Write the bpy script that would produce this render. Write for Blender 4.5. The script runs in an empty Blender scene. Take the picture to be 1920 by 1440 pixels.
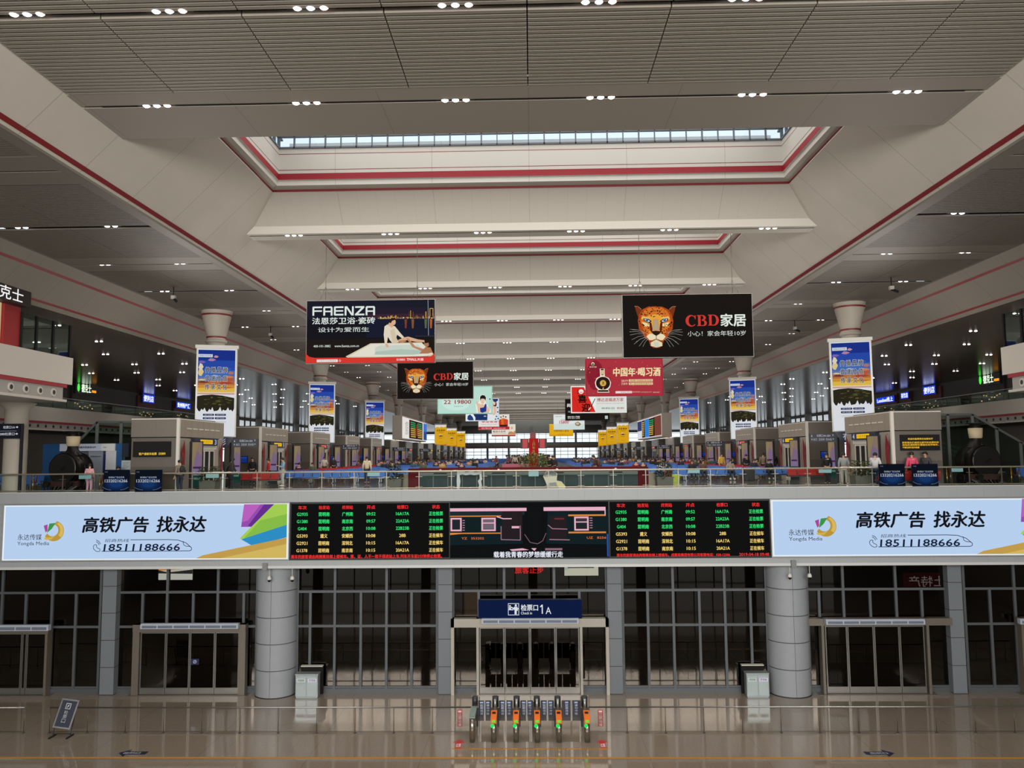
# Railway station waiting hall seen from the balcony opposite. Units: metres.
# X to the right of the hall axis, Y along the hall away from the camera, Z up; ground floor Z = 0.
import bpy, math, random
from mathutils import Matrix, Vector
R = math.radians
random.seed(7)
SC = bpy.context.scene
COL = SC.collection

# ------------------------------------------------------------------ camera
F_PX, VPX, VPY, ROLL = 1510.0, 997.0, 852.0, 0.0085
ZC = 11.25                                 # eye height over the ground floor
ZF = 9.5                                   # waiting hall floor
_yd = Vector((VPX - 960.0, -(VPY - 720.0), -F_PX)).normalized()      # hall axis in camera space
_xd = Vector((1.0, ROLL, 0.0)); _xd = (_xd - _yd * _xd.dot(_yd)).normalized()
_zd = _xd.cross(_yd)
CAM_ROT = Matrix((_xd, _yd, _zd))          # rows: world axes in camera space -> camera to world
cam_data = bpy.data.cameras.new('camera')
cam_data.sensor_width = 36.0
cam_data.lens = 36.0 * F_PX / 1920.0
cam_data.clip_start, cam_data.clip_end = 0.3, 1000.0
cam = bpy.data.objects.new('camera', cam_data)
cam.matrix_world = Matrix.Translation((0, 0, ZC)) @ CAM_ROT.to_4x4()
COL.objects.link(cam)
SC.camera = cam

def at(px, py, Y):
    """point of the hall at depth Y that lies in the direction of the photo's pixel (px, py)"""
    d = CAM_ROT @ Vector((px - 960.0, -(py - 720.0), -F_PX))
    t = Y / d.y
    return Vector((d.x * t, Y, ZC + d.z * t))

# ------------------------------------------------------------------ world, lights, exposure
SC.view_settings.view_transform = 'Standard'
SC.view_settings.look = 'None'
SC.view_settings.gamma = 1.0
SC.view_settings.exposure = 0.0
SC.view_settings.use_curve_mapping = False
wd = bpy.data.worlds.new('overcast_sky'); SC.world = wd; wd.use_nodes = True
bgn = wd.node_tree.nodes['Background']
bgn.inputs[0].default_value = (0.88, 0.955, 1.0, 1)
bgn.inputs[1].default_value = 1.1

def area_light(name, loc, rot, sx, sy, power, color=(1, 1, 1)):
    l = bpy.data.lights.new(name, 'AREA'); l.shape = 'RECTANGLE'
    l.size, l.size_y, l.energy, l.color = sx, sy, power, color
    o = bpy.data.objects.new(name, l); o.location = loc; o.rotation_euler = rot
    COL.objects.link(o); return o
NB, BAY, BEAM0 = 18, 12.0, 35.85            # nave bays: transverse beams at BEAM0 + 12 k
for k in range(9):                           # daylight under every skylight roof (nearest ones first)
    area_light('skylight_daylight', (0, BEAM0 - 5.9 + BAY * k, ZC + 14.7), (0, 0, 0), 20.0, 7.0, 700.0, (1.0, 0.95, 0.88))
for k in range(9, NB, 2):
    area_light('skylight_daylight', (0, BEAM0 + BAY * k, ZC + 14.7), (0, 0, 0), 20.0, 18.0, 1500.0, (1.0, 0.95, 0.88))
area_light('rear_facade_daylight', (0, -13.0, 16.0), (R(90), 0, 0), 64.0, 6.4, 26000.0, (1.0, 0.96, 0.9))

# watts of the single ceiling downlights (nave front, nave beams, inner aisles, outer aisles) and of the fill lights added on the booth roofs to brighten the ceilings
NAVE_W0, NAVE_W, AISLE_W, OUTER_W, FILL_AREA_W, FILL_SPOT_W = 350.0, 300.0, 160.0, 150.0, 130.0, 1900.0

# ------------------------------------------------------------------ colours and materials
def lin(c):
    if isinstance(c, str):
        c = tuple(int(c[i:i + 2], 16) for i in (0, 2, 4))
    return tuple((x / 255 / 12.92 if x / 255 <= 0.04045 else ((x / 255 + 0.055) / 1.055) ** 2.4) for x in c)
_MC = {}
def mat(c, rough=0.6, metal=0.0, spec=0.5):
    k = ('m', c, rough, metal, spec)
    if k not in _MC:
        m = bpy.data.materials.new('surface_' + str(len(_MC))); m.use_nodes = True
        b = m.node_tree.nodes['Principled BSDF']
        b.inputs['Base Color'].default_value = (*lin(c), 1)
        b.inputs['Roughness'].default_value = rough
        b.inputs['Metallic'].default_value = metal
        b.inputs['Specular IOR Level'].default_value = spec
        _MC[k] = m
    return _MC[k]
def glow(c, s=1.0):
    """a surface that gives off light: lamp, backlit print or screen"""
    k = ('g', c, s)
    if k not in _MC:
        m = bpy.data.materials.new('lit_' + str(len(_MC))); m.use_nodes = True
        b = m.node_tree.nodes['Principled BSDF']
        b.inputs['Base Color'].default_value = (0.0015, 0.0015, 0.0015, 1)
        b.inputs['Roughness'].default_value = 0.6
        b.inputs['Specular IOR Level'].default_value = 0.01
        b.inputs['Emission Color'].default_value = (*lin(c), 1)
        b.inputs['Emission Strength'].default_value = s
        m.cycles.emission_sampling = 'NONE'
        _MC[k] = m
    return _MC[k]
def glass(tint, clear=0.9, refl=1.0, rough=0.0, name='glass', sheen=(0.9, 0.92, 0.92)):
    k = ('gl', tint, clear, refl, rough, sheen)
    if k not in _MC:
        m = bpy.data.materials.new(name); m.use_nodes = True
        nt = m.node_tree; nt.nodes.clear()
        out = nt.nodes.new('ShaderNodeOutputMaterial')
        tr = nt.nodes.new('ShaderNodeBsdfTransparent'); gl = nt.nodes.new('ShaderNodeBsdfGlossy')
        mx = nt.nodes.new('ShaderNodeMixShader'); fr = nt.nodes.new('ShaderNodeFresnel'); ml = nt.nodes.new('ShaderNodeMath')
        c = lin(tint)
        tr.inputs[0].default_value = (c[0] * clear, c[1] * clear, c[2] * clear, 1)
        gl.inputs['Roughness'].default_value = rough; gl.inputs[0].default_value = (*sheen, 1)
        fr.inputs[0].default_value = 1.5
        ml.operation = 'MULTIPLY'; ml.inputs[1].default_value = refl
        geo = nt.nodes.new('ShaderNodeNewGeometry')      # same reflectance from both faces of a pane
        nt.links.new(fr.outputs[0], ml.inputs[0]); nt.links.new(ml.outputs[0], mx.inputs[0])
        nt.links.new(tr.outputs[0], mx.inputs[1]); nt.links.new(gl.outputs[0], mx.inputs[2])
        nt.links.new(mx.outputs[0], out.inputs[0])
        _MC[k] = m
    return _MC[k]

def nodes_of(m):
    nt = m.node_tree
    return nt, nt.nodes['Principled BSDF']
def seam_mask(nt, axis, period, width, coord):
    """1 on thin lines every period metres along an axis"""
    sep = nt.nodes.new('ShaderNodeSeparateXYZ'); nt.links.new(coord, sep.inputs[0])
    d = nt.nodes.new('ShaderNodeMath'); d.operation = 'DIVIDE'; d.inputs[1].default_value = period
    nt.links.new(sep.outputs[axis], d.inputs[0])
    fr = nt.nodes.new('ShaderNodeMath'); fr.operation = 'FRACT'; nt.links.new(d.outputs[0], fr.inputs[0])
    lt = nt.nodes.new('ShaderNodeMath'); lt.operation = 'LESS_THAN'; lt.inputs[1].default_value = width / period
    nt.links.new(fr.outputs[0], lt.inputs[0])
    return lt.outputs[0]
def panelled(name, c, seams, dark=0.72, rough=0.6, noise=0.0, nscale=8.0, spec=0.5, vary=None):
    """surface with thin joints: seams = [(axis, period, width), ...]"""
    m = bpy.data.materials.new(name); m.use_nodes = True
    nt, b = nodes_of(m)
    tc = nt.nodes.new('ShaderNodeTexCoord'); co = tc.outputs['Object']
    col = nt.nodes.new('ShaderNodeRGB'); col.outputs[0].default_value = (*lin(c), 1)
    cur = col.outputs[0]
    if noise:
        nz = nt.nodes.new('ShaderNodeTexNoise'); nz.inputs['Scale'].default_value = nscale; nz.inputs['Detail'].default_value = 6
        nt.links.new(co, nz.inputs['Vector'])
        mr = nt.nodes.new('ShaderNodeMapRange'); mr.inputs[3].default_value = 1 - noise; mr.inputs[4].default_value = 1 + noise
        mr.inputs[1].default_value = 0.3; mr.inputs[2].default_value = 0.7
        nt.links.new(nz.outputs[0], mr.inputs[0])
        mm = nt.nodes.new('ShaderNodeMix'); mm.data_type = 'RGBA'; mm.blend_type = 'MULTIPLY'; mm.inputs[0].default_value = 1
        nt.links.new(cur, mm.inputs[6]); nt.links.new(mr.outputs[0], mm.inputs[7]); cur = mm.outputs[2]
    for ax, per, wdt in seams:
        s = seam_mask(nt, ax, per, wdt, co)
        mm = nt.nodes.new('ShaderNodeMix'); mm.data_type = 'RGBA'
        nt.links.new(s, mm.inputs[0]); nt.links.new(cur, mm.inputs[6])
        dk = lin(c); mm.inputs[7].default_value = (dk[0] * dark, dk[1] * dark, dk[2] * dark, 1)
        cur = mm.outputs[2]
    nt.links.new(cur, b.inputs['Base Color'])
    b.inputs['Roughness'].default_value = rough
    b.inputs['Specular IOR Level'].default_value = spec
    return m

# ------------------------------------------------------------------ mesh builder
class MB:
    def __init__(s): s.v, s.f, s.m, s.s = [], [], [], []
    def face(s, pts, mi=0, smooth=False):
        n = len(s.v); s.v += [tuple(p) for p in pts]; s.f.append(tuple(range(n, n + len(pts)))); s.m.append(mi); s.s.append(smooth)
        return s
    def mesh(s, vs, fs, mi=0, smooth=False):
        n = len(s.v); s.v += [tuple(p) for p in vs]
        for f in fs:
            s.f.append(tuple(i + n for i in f)); s.m.append(mi); s.s.append(smooth)
        return s
    def box(s, x0, x1, y0, y1, z0, z1, mi=0):
        v = [(x0, y0, z0), (x1, y0, z0), (x1, y1, z0), (x0, y1, z0), (x0, y0, z1), (x1, y0, z1), (x1, y1, z1), (x0, y1, z1)]
        return s.mesh(v, [(0, 3, 2, 1), (4, 5, 6, 7), (0, 1, 5, 4), (1, 2, 6, 5), (2, 3, 7, 6), (3, 0, 4, 7)], mi)
    def beam(s, p0, p1, w, h, mi=0, up=(0, 0, 1)):
        p0, p1 = Vector(p0), Vector(p1); d = (p1 - p0).normalized(); u = Vector(up)
        if abs(d.dot(u)) > 0.98: u = Vector((0, 1, 0))
        a = d.cross(u).normalized() * w / 2; b = a.cross(d).normalized() * h / 2
        v = [p + i * a + j * b for p in (p0, p1) for i, j in ((-1, -1), (1, -1), (1, 1), (-1, 1))]
        return s.mesh(v, [(3, 2, 1, 0), (4, 5, 6, 7), (0, 1, 5, 4), (1, 2, 6, 5), (2, 3, 7, 6), (3, 0, 4, 7)], mi)
    def cyl(s, p0, p1, r0, r1=None, n=10, mi=0, caps=True, smooth=True):
        r1 = r0 if r1 is None else r1
        p0, p1 = Vector(p0), Vector(p1); d = (p1 - p0).normalized()
        u = Vector((0, 0, 1)) if abs(d.z) < 0.9 else Vector((1, 0, 0))
        a = d.cross(u).normalized(); b = a.cross(d)
        vs = [p + (a * math.cos(t) + b * math.sin(t)) * r for p, r in ((p0, r0), (p1, r1)) for t in [2 * math.pi * i / n for i in range(n)]]
        s.mesh(vs, [(i, i + n, (i + 1) % n + n, (i + 1) % n) for i in range(n)], mi, smooth)
        if caps:
            s.mesh(vs[:n], [tuple(range(n))], mi); s.mesh(vs[n:], [tuple(reversed(range(n)))], mi)
        return s
    def tube(s, pts, r, n=6, mi=0):
        for a, b in zip(pts, pts[1:]): s.cyl(a, b, r, n=n, mi=mi)
        return s
    def lathe(s, prof, c=(0, 0, 0), n=24, mi=0, smooth=True, a0=0, a1=2 * math.pi):
        full = abs(a1 - a0 - 2 * math.pi) < 1e-6; k = n if full else n + 1
        vs = [(c[0] + r * math.cos(a0 + (a1 - a0) * i / n), c[1] + r * math.sin(a0 + (a1 - a0) * i / n), c[2] + z) for r, z in prof for i in range(k)]
        fs = []
        for j in range(len(prof) - 1):
            for i in range(n):
                q = (i + 1) % k
                fs.append((j * k + i, j * k + q, (j + 1) * k + q, (j + 1) * k + i))
        return s.mesh(vs, fs, mi, smooth)
    def prism(s, pts, axis, a, b, mi=0):
        """polygon in the two other axes, extruded along axis from a to b"""
        def P(p, t):
            q = list(p); q.insert(axis, t); return tuple(q)
        n = len(pts); vs = [P(p, a) for p in pts] + [P(p, b) for p in pts]
        s.mesh(vs, [tuple(range(n)), tuple(range(2 * n - 1, n - 1, -1))] + [(i, i + n, (i + 1) % n + n, (i + 1) % n) for i in range(n)], mi)
        return s
    def ball(s, c, rx, ry=None, rz=None, n=12, k=8, mi=0):
        ry = ry or rx; rz = rz or rx
        vs = [(c[0] + rx * math.sin(math.pi * j / k) * math.cos(2 * math.pi * i / n), c[1] + ry * math.sin(math.pi * j / k) * math.sin(2 * math.pi * i / n), c[2] + rz * math.cos(math.pi * j / k)) for j in range(k + 1) for i in range(n)]
        fs = [(j * n + i, j * n + (i + 1) % n, (j + 1) * n + (i + 1) % n, (j + 1) * n + i) for j in range(k) for i in range(n)]
        return s.mesh(vs, fs, mi, True)
    def data(s, name, mats):
        me = bpy.data.meshes.new(name); me.from_pydata(s.v, [], s.f)
        for m in (mats if isinstance(mats, (list, tuple)) else [mats]): me.materials.append(m)
        me.polygons.foreach_set('material_index', s.m); me.polygons.foreach_set('use_smooth', s.s)
        me.validate(); me.update()
        return me
    def build(s, name, mats, parent=None, label=None, recalc=True):
        me = s.data(name, mats)
        if recalc:
            import bmesh
            bm = bmesh.new(); bm.from_mesh(me); bmesh.ops.remove_doubles(bm, verts=bm.verts, dist=1e-5)
            bmesh.ops.recalc_face_normals(bm, faces=bm.faces); bm.to_mesh(me); bm.free()
        o = bpy.data.objects.new(name, me); COL.objects.link(o)
        if parent: o.parent = parent
        if label: o['label'] = label
        return o

def tag(o, label, cat, group=None, kind=None):
    if label: o['label'] = label
    if cat: o['category'] = cat
    if group: o['group'] = group
    if kind: o['kind'] = kind
    return o
def thing(name, label, cat, loc=(0, 0, 0), rz=0.0, group=None):
    o = bpy.data.objects.new(name, None); COL.objects.link(o)
    o.empty_display_size = 0.2; o.location = loc; o.rotation_euler = (0, 0, rz)
    return tag(o, label, cat, group)
def dup(root, loc, label=None, rz=None, group=None):
    kids = {}
    for o in KIDS(root): kids.setdefault(o.parent, []).append(o)
    r = root.copy(); COL.objects.link(r); r.location = loc
    if rz is not None: r.rotation_euler = (0, 0, rz)
    if label: r['label'] = label
    if group: r['group'] = group
    def rec(src, dst):
        for ch in kids.get(src, []):
            c = ch.copy(); COL.objects.link(c); c.parent = dst; rec(ch, c)
    rec(root, r)
    return r
def KIDS(o):
    out = list(o.children)
    for c in list(out): out += list(c.children)
    return out
def struct(o): o['kind'] = 'structure'; return o
def join_words(n):
    ones = ['first', 'second', 'third', 'fourth', 'fifth', 'sixth', 'seventh', 'eighth', 'ninth', 'tenth', 'eleventh', 'twelfth', 'thirteenth', 'fourteenth', 'fifteenth', 'sixteenth', 'seventeenth', 'eighteenth', 'nineteenth', 'twentieth']
    if n < 20: return ones[n]
    tens = {2: 'twenty', 3: 'thirty', 4: 'forty'}[(n + 1) // 10]
    r = (n + 1) % 10
    return tens + '-' + ones[r - 1] if r else {'twenty': 'twentieth', 'thirty': 'thirtieth', 'forty': 'fortieth'}[tens]
ORD = join_words

# ------------------------------------------------------------------ lettering and printed panels
_TC = {}
def glyphs(txt, bold=0.0):
    """(vertices, faces) of a line of text, normalised to the unit box"""
    k = (txt, bold)
    if k not in _TC:
        cu = bpy.data.curves.new('t', 'FONT'); cu.body = txt; cu.size = 1.0; cu.offset = bold
        cu.resolution_u = 2
        o = bpy.data.objects.new('t', cu); COL.objects.link(o)
        dg = bpy.context.evaluated_depsgraph_get()
        me = bpy.data.meshes.new_from_object(o.evaluated_get(dg))
        vs = [v.co.copy() for v in me.vertices]; fs = [tuple(p.vertices) for p in me.polygons]
        bpy.data.objects.remove(o); bpy.data.curves.remove(cu); bpy.data.meshes.remove(me)
        if not vs: vs = [Vector((0, 0, 0)), Vector((1, 1, 0))]
        x0, x1 = min(v.x for v in vs), max(v.x for v in vs); y0, y1 = min(v.y for v in vs), max(v.y for v in vs)
        dx, dy = max(x1 - x0, 1e-3), max(y1 - y0, 1e-3)
        _TC[k] = ([((v.x - x0) / dx, (v.y - y0) / dy) for v in vs], fs)
    return _TC[k]
class Print:
    """flat printed matter on a panel w x h metres (local x right, z up, faces -y, origin at panel centre).
    Drawn in picture units: box = (left, top, right, bottom); tilt = how far the right edge lies lower than the left."""
    def __init__(s, w, h, box, tilt=0.0, lit=True, strength=1.0, step=0.004, y=0.0):
        s.w, s.h, s.box, s.tilt, s.lit, s.st, s.step, s.y = w, h, box, tilt, lit, strength, step, y
        s.mb, s.mats, s.idx, s.n = MB(), [], {}, 0
    def mi(s, c):
        if c not in s.idx:
            s.idx[c] = len(s.mats); s.mats.append(glow(c, s.st) if s.lit else mat(c, 0.55))
        return s.idx[c]
    def xy(s, x, y):
        l, t, r, b = s.box; u = (x - l) / (r - l); v = (y - s.tilt * u - t) / (b - t)
        return (u - 0.5) * s.w, (0.5 - v) * s.h
    def poly(s, c, pts):
        s.n += 1; y = s.y - s.step * s.n
        P = [s.xy(*p) for p in pts]
        a = sum(P[i][0] * P[(i + 1) % len(P)][1] - P[(i + 1) % len(P)][0] * P[i][1] for i in range(len(P)))
        if a < 0: P.reverse()
        from mathutils.geometry import tessellate_polygon
        vs = [(p[0], y, p[1]) for p in P]
        tris = tessellate_polygon([[Vector((p[0], p[1], 0)) for p in P]]) if len(P) > 4 else [tuple(range(len(P)))]
        s.mb.mesh(vs, [tuple(t) for t in tris], s.mi(c)); return s
    def rect(s, c, x0, y0, x1, y1):
        t = s.tilt / (s.box[2] - s.box[0]) * (x1 - x0)
        return s.poly(c, [(x0, y0), (x1, y0 + t), (x1, y1 + t), (x0, y1)])
    def disc(s, c, x, y, rx, ry=None, n=20, a0=0, a1=360):
        ry = ry or rx
        return s.poly(c, [(x + rx * math.cos(R(a0 + (a1 - a0) * i / n)), y + ry * math.sin(R(a0 + (a1 - a0) * i / n))) for i in range(n + (0 if a1 - a0 == 360 else 1))])
    def line(s, c, pts, w):
        for (x0, y0), (x1, y1) in zip(pts, pts[1:]):
            dx, dy = x1 - x0, y1 - y0; L = math.hypot(dx, dy) or 1; nx, ny = -dy / L * w / 2, dx / L * w / 2
            s.poly(c, [(x0 + nx, y0 + ny), (x1 + nx, y1 + ny), (x1 - nx, y1 - ny), (x0 - nx, y0 - ny)]); s.n -= 1
        s.n += 1; return s
    def text(s, c, txt, x0, y0, x1, y1, bold=0.0, shear=0.0):
        """bold: stroke spread as a share of the letter height (overprinted copies)"""
        s.n += 1; vs, fs = glyphs(txt); y = s.y - s.step * s.n; m = s.mi(c)
        t = s.tilt / (s.box[2] - s.box[0]) * (x1 - x0); e = bold * (y1 - y0)
        for ox, oy in (((0, 0),) if not bold else ((-e, 0), (e, 0), (0, -e * .7), (0, e * .7))):
            P = []
            for u, v in vs:
                px, py = s.xy(x0 + ox + (x1 - x0) * u + shear * v * (y1 - y0), y1 + oy + t * u + (y0 - y1) * v); P.append((px, y, py))
            s.mb.mesh(P, fs, m)
        return s
    def build(s, name, parent, label=None):
        return s.mb.build(name, s.mats, parent, label, recalc=False)
# ------------------------------------------------------------------ the building
HA, HB, HE = ZC + 8.75, ZC + 10.0, ZC + 7.0      # inner aisle ceiling, nave beams, outer aisle ceiling
HR = ZC + 11.53                                  # rim of the skylight wells
Y0, Y1 = -14.0, 246.0
SY, GY = 37.8, 39.4                              # front of the balcony fascia, plane of the glass wall below
M_CEIL = panelled('ceiling_panel_white', (178, 171, 160), [(1, 3.0, 0.03), (1, 3.0, 0.33)], dark=0.8, rough=0.7)
# (two joints close together every three metres: the second mask starts where the first one ends)
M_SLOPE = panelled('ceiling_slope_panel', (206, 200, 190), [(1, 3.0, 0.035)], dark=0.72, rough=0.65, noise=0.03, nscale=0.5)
M_BEAM = panelled('ceiling_beam_panel', (198, 192, 182), [(0, 4.2, 0.03), (0, 0.84, 0.008)], dark=0.78, rough=0.65)
M_BEAMW = mat((204, 199, 190), 0.6)
M_WHITE = panelled('skylight_curb_white', (222, 220, 214), [(0, 4.2, 0.03)], dark=0.75, rough=0.6)
M_RED = mat((165, 30, 48), 0.5)
M_REDLINE = mat((130, 24, 34), 0.5)
M_SLAT = mat((148, 141, 130), 0.6)
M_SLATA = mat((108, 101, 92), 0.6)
M_BLACK = mat((14, 13, 12), 0.9)
M_DARK = mat((40, 38, 36), 0.6)
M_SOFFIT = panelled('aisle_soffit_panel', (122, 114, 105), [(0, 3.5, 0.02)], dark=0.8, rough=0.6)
M_OUTER = panelled('outer_aisle_ceiling', (98, 88, 78), [(1, 1.0, 0.03), (0, 4.0, 0.03)], dark=0.6, rough=0.2, spec=0.5)
M_ALU = mat((128, 132, 136), 0.4, 0.3)
M_STEEL = mat((150, 150, 148), 0.28, 0.9)
M_FASCIA = panelled('fascia_panel_grey', (158, 162, 165), [(0, 1.22, 0.012)], dark=0.8, rough=0.5)
M_CLAD = panelled('column_cladding_grey', (112, 118, 124), [(2, 1.27, 0.03)], dark=0.15, rough=0.5)
M_CLADR = panelled('round_column_cladding', (150, 155, 160), [(2, 1.22, 0.035)], dark=0.12, rough=0.55, noise=0.02, nscale=3)

def floor_mat(name, c, tile, strong, rough):
    m = panelled(name, c, [(0, tile, 0.008), (1, tile, 0.008), (0, strong, 0.025)], dark=0.7, rough=rough, noise=0.10, nscale=14.0, spec=0.55)
    return m
M_FLOOR = floor_mat('polished_granite_floor', (134, 122, 109), 0.85, 4.25, 0.05)
M_FLOOR.node_tree.nodes['Principled BSDF'].inputs['Specular IOR Level'].default_value = 0.85
M_FLOOR2 = floor_mat('polished_hall_floor', (120, 112, 102), 1.0, 6.0, 0.07)

# floors
struct(MB().box(-34, 34, Y0, 48, -0.3, 0).build('floor', M_FLOOR))
b = MB().box(-68, 68, SY + 0.4, Y1, ZF - 0.5, ZF)
for s in (-1, 1): b.box(min(s * 34, s * 68), max(s * 34, s * 68), Y0, SY + 0.4, ZF - 0.5, ZF)
struct(b.build('floor', M_FLOOR2))
struct(MB().box(-34, 34, -14, -1.2, ZF - 0.5, ZF).build('floor', M_FLOOR2))     # the balcony the picture is taken from

# walls
M_WALL = panelled('wall_stone_grey', (110, 104, 97), [(0, 1.2, 0.02), (1, 1.2, 0.02), (2, 0.8, 0.02)], dark=0.75, rough=0.5)
for s, nm in ((-1, 'wall_left'), (1, 'wall_right')):
    b = MB().box(s * 34 - 0.2, s * 34 + 0.2, Y0, 48, 0, ZF - 0.5)
    b.box(s * 52.3 - 0.2, s * 52.3 + 0.2, Y0, 112, ZF, HE)
    b.box(s * 52.3 - 0.2, s * 52.3 + 0.2, 112, Y1, ZF, ZF + 1.0); b.box(s * 52.3 - 0.2, s * 52.3 + 0.2, 112, Y1, HE - 0.4, HE)
    struct(b.build(nm, M_WALL))
struct(MB().box(-34, 34, 47.6, 48, 0, ZF - 0.5).build('wall_back', mat((74, 66, 58), 0.7)))

# rear facade behind the camera: glazing that the polished floor and the glass wall mirror
b = MB()
for x in [-60 + 2.0 * i for i in range(61)]: b.box(x - 0.06, x + 0.06, -12.75, -12.6, 0, 19.4)
for z in (0.2, 3.2, 6.2, 9.3, 12.4, 15.4, 18.4): b.box(-60, 60, -12.75, -12.6, z - 0.08, z + 0.08)
for x in (-36, -24, -12, 0, 12, 24, 36): b.box(x - 0.5, x + 0.5, -12.8, -12.2, 0, 19.6)
struct(b.build('window_1', M_DARK))
b = MB().box(-68, 68, -14.2, -13.9, 19.4, 27).box(-68, -34, -14.2, -13.9, 0, 19.4).box(34, 68, -14.2, -13.9, 0, 19.4)
struct(b.build('wall_rear', M_WALL))

# far end wall with two storeys of glazing
b = MB().box(-68, 68, Y1, Y1 + 0.5, ZC + 6.4, ZC + 16)
b.box(-68, 68, Y1 - 3.0, Y1 + 0.3, ZC + 1.9, ZC + 3.6).box(-68, 68, Y1, Y1 + 0.5, ZF - 0.5, ZF + 0.5)
for x in (-68, 68): b.box(x - 0.4, x + 0.4, Y1, Y1 + 0.5, ZF, HE)
struct(b.build('wall_end', mat((132, 132, 128), 0.6)))
struct(MB().box(-60, 60, Y1 - 3.02, Y1 - 2.98, ZC + 2.2, ZC + 2.4).build('trim_1', M_REDLINE))
b = MB()
for x in [-19.8 + 2.2 * i for i in range(19)]:
    b.box(x - 0.05, x + 0.05, Y1 + 0.02, Y1 + 0.25, ZC + 3.6, ZC + 8.6)
    b.box(x - 0.05, x + 0.05, Y1 + 0.02, Y1 + 0.25, ZF, ZC + 1.9)
for z in (4.7, 6.1, 7.4): b.box(-68, 68, Y1 + 0.02, Y1 + 0.2, ZC + z - 0.05, ZC + z + 0.05)
for z in (-0.1, 0.9): b.box(-68, 68, Y1 + 0.02, Y1 + 0.2, ZC + z - 0.07, ZC + z + 0.07)
for x in (-13.5, -7, 0.0, 7, 13.5): b.box(x - 0.28, x + 0.28, Y1 - 0.2, Y1 + 0.3, ZF, ZC + 8.6)
w = struct(b.build('window_2', mat((120, 124, 124), 0.5)))

# side glazing of the far outer aisles
for s, n in ((-1, 3), (1, 4)):
    b = MB()
    for i in range(45):
        y = 112.5 + 3.0 * i
        b.box(s * 52.2 - 0.1, s * 52.2 + 0.1, y - 0.12, y + 0.12, ZF + 1, HE - 0.4)
        if i % 4 == 0: b.cyl((s * 50.6, y, ZF), (s * 50.6, y, HE), 0.6, n=14, mi=1)
    for z in (3.0, 5.0, 6.6): b.box(s * 52.2 - 0.08, s * 52.2 + 0.08, 112, Y1, ZF + z - 0.06, ZF + z + 0.06)
    struct(b.build('window_%d' % n, [M_DARK, mat((205, 205, 202), 0.5)]))

# ---- nave ceiling: two slopes, transverse beams, skylight wells
def side(h): return 14.04 - 1.015 * (h - 8.75)          # half width of the nave at height h over the eye
b = MB()
for s in (-1, 1):
    b.face([(s * 14.04, Y0, HA), (s * 14.04, Y1, HA), (s * side(11.53), Y1, HR), (s * side(11.53), Y0, HR)])
struct(b.build('ceiling', M_SLOPE))
b = MB()
for s in (-1, 1):
    for h0, h1 in ((8.90, 9.01),):
        x0, x1 = side(h0) - 0.02, side(h1) - 0.02
        b.face([(s * x0, Y0, ZC + h0), (s * x0, Y1, ZC + h0), (s * x1, Y1, ZC + h1), (s * x1, Y0, ZC + h1)])
struct(b.build('trim_2', M_REDLINE))
# near wide soffit: slats, then a smooth panel with the light slot
b = MB()
y = -10.0
JX = [-9.75, -6.5, -3.25, 0.0, 3.25, 6.5, 9.75]
while y < 21.1:
    skip = any(abs(y - q) < 0.10 for q in (17.13, 14.0))
    if not skip:
        xs = [-12.7] + JX + [12.7]
        for xa, xb in zip(xs, xs[1:]): b.box(xa + 0.015, xb - 0.015, y, y + 0.122, HB, HB + 0.12)
    y += 0.185
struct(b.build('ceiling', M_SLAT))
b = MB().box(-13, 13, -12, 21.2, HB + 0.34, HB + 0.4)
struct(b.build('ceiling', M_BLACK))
b = MB()
b.box(-12.8, 12.8, 21.2, 21.89, HB, HB + 0.3); b.box(-12.8, 12.8, 22.04, 24.3, HB, HB + 0.3)
b.prism([(24.3, HB), (24.3, HB + 1.2), (25.8, HB + 1.9), (25.8, HR)], 0, -12.8, 12.8)
struct(b.build('ceiling', panelled('near_soffit_panel', (158, 150, 139), [(0, 4.2, 0.03)], dark=0.78, rough=0.65)))
struct(MB().box(-12.2, 12.2, 21.88, 22.05, HB + 0.012, HB + 0.2).build('trim_3', M_BLACK))
# beams
b, sl = MB(), MB()
for k in range(NB):
    yb = BEAM0 + BAY * k
    prof = [(yb - 0.53, HB), (yb - 0.28, HB), (yb - 0.28, HB + 0.14), (yb - 0.16, HB + 0.14), (yb - 0.16, HB), (yb + 0.53, HB), (yb + 0.53, HB + 0.35), (yb + 1.7, HR), (yb + 1.7, HR + 0.6), (yb - 1.7, HR + 0.6), (yb - 1.7, HR), (yb - 0.53, HB + 0.35)]
    n = len(b.f)
    b.prism(prof, 0, -12.85, 12.85, 0)
    b.m[n + 2 + 11] = 1                      # the white upright face towards the camera
    for q in (2, 3, 4): b.m[n + q + 1] = 2 if q != 3 else 2
    sl.box(-11.9, 11.9, yb - 0.295, yb - 0.145, HB + 0.012, HB + 0.13)
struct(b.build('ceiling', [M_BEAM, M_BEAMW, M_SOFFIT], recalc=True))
struct(sl.build('trim_4', M_BLACK))
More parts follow.
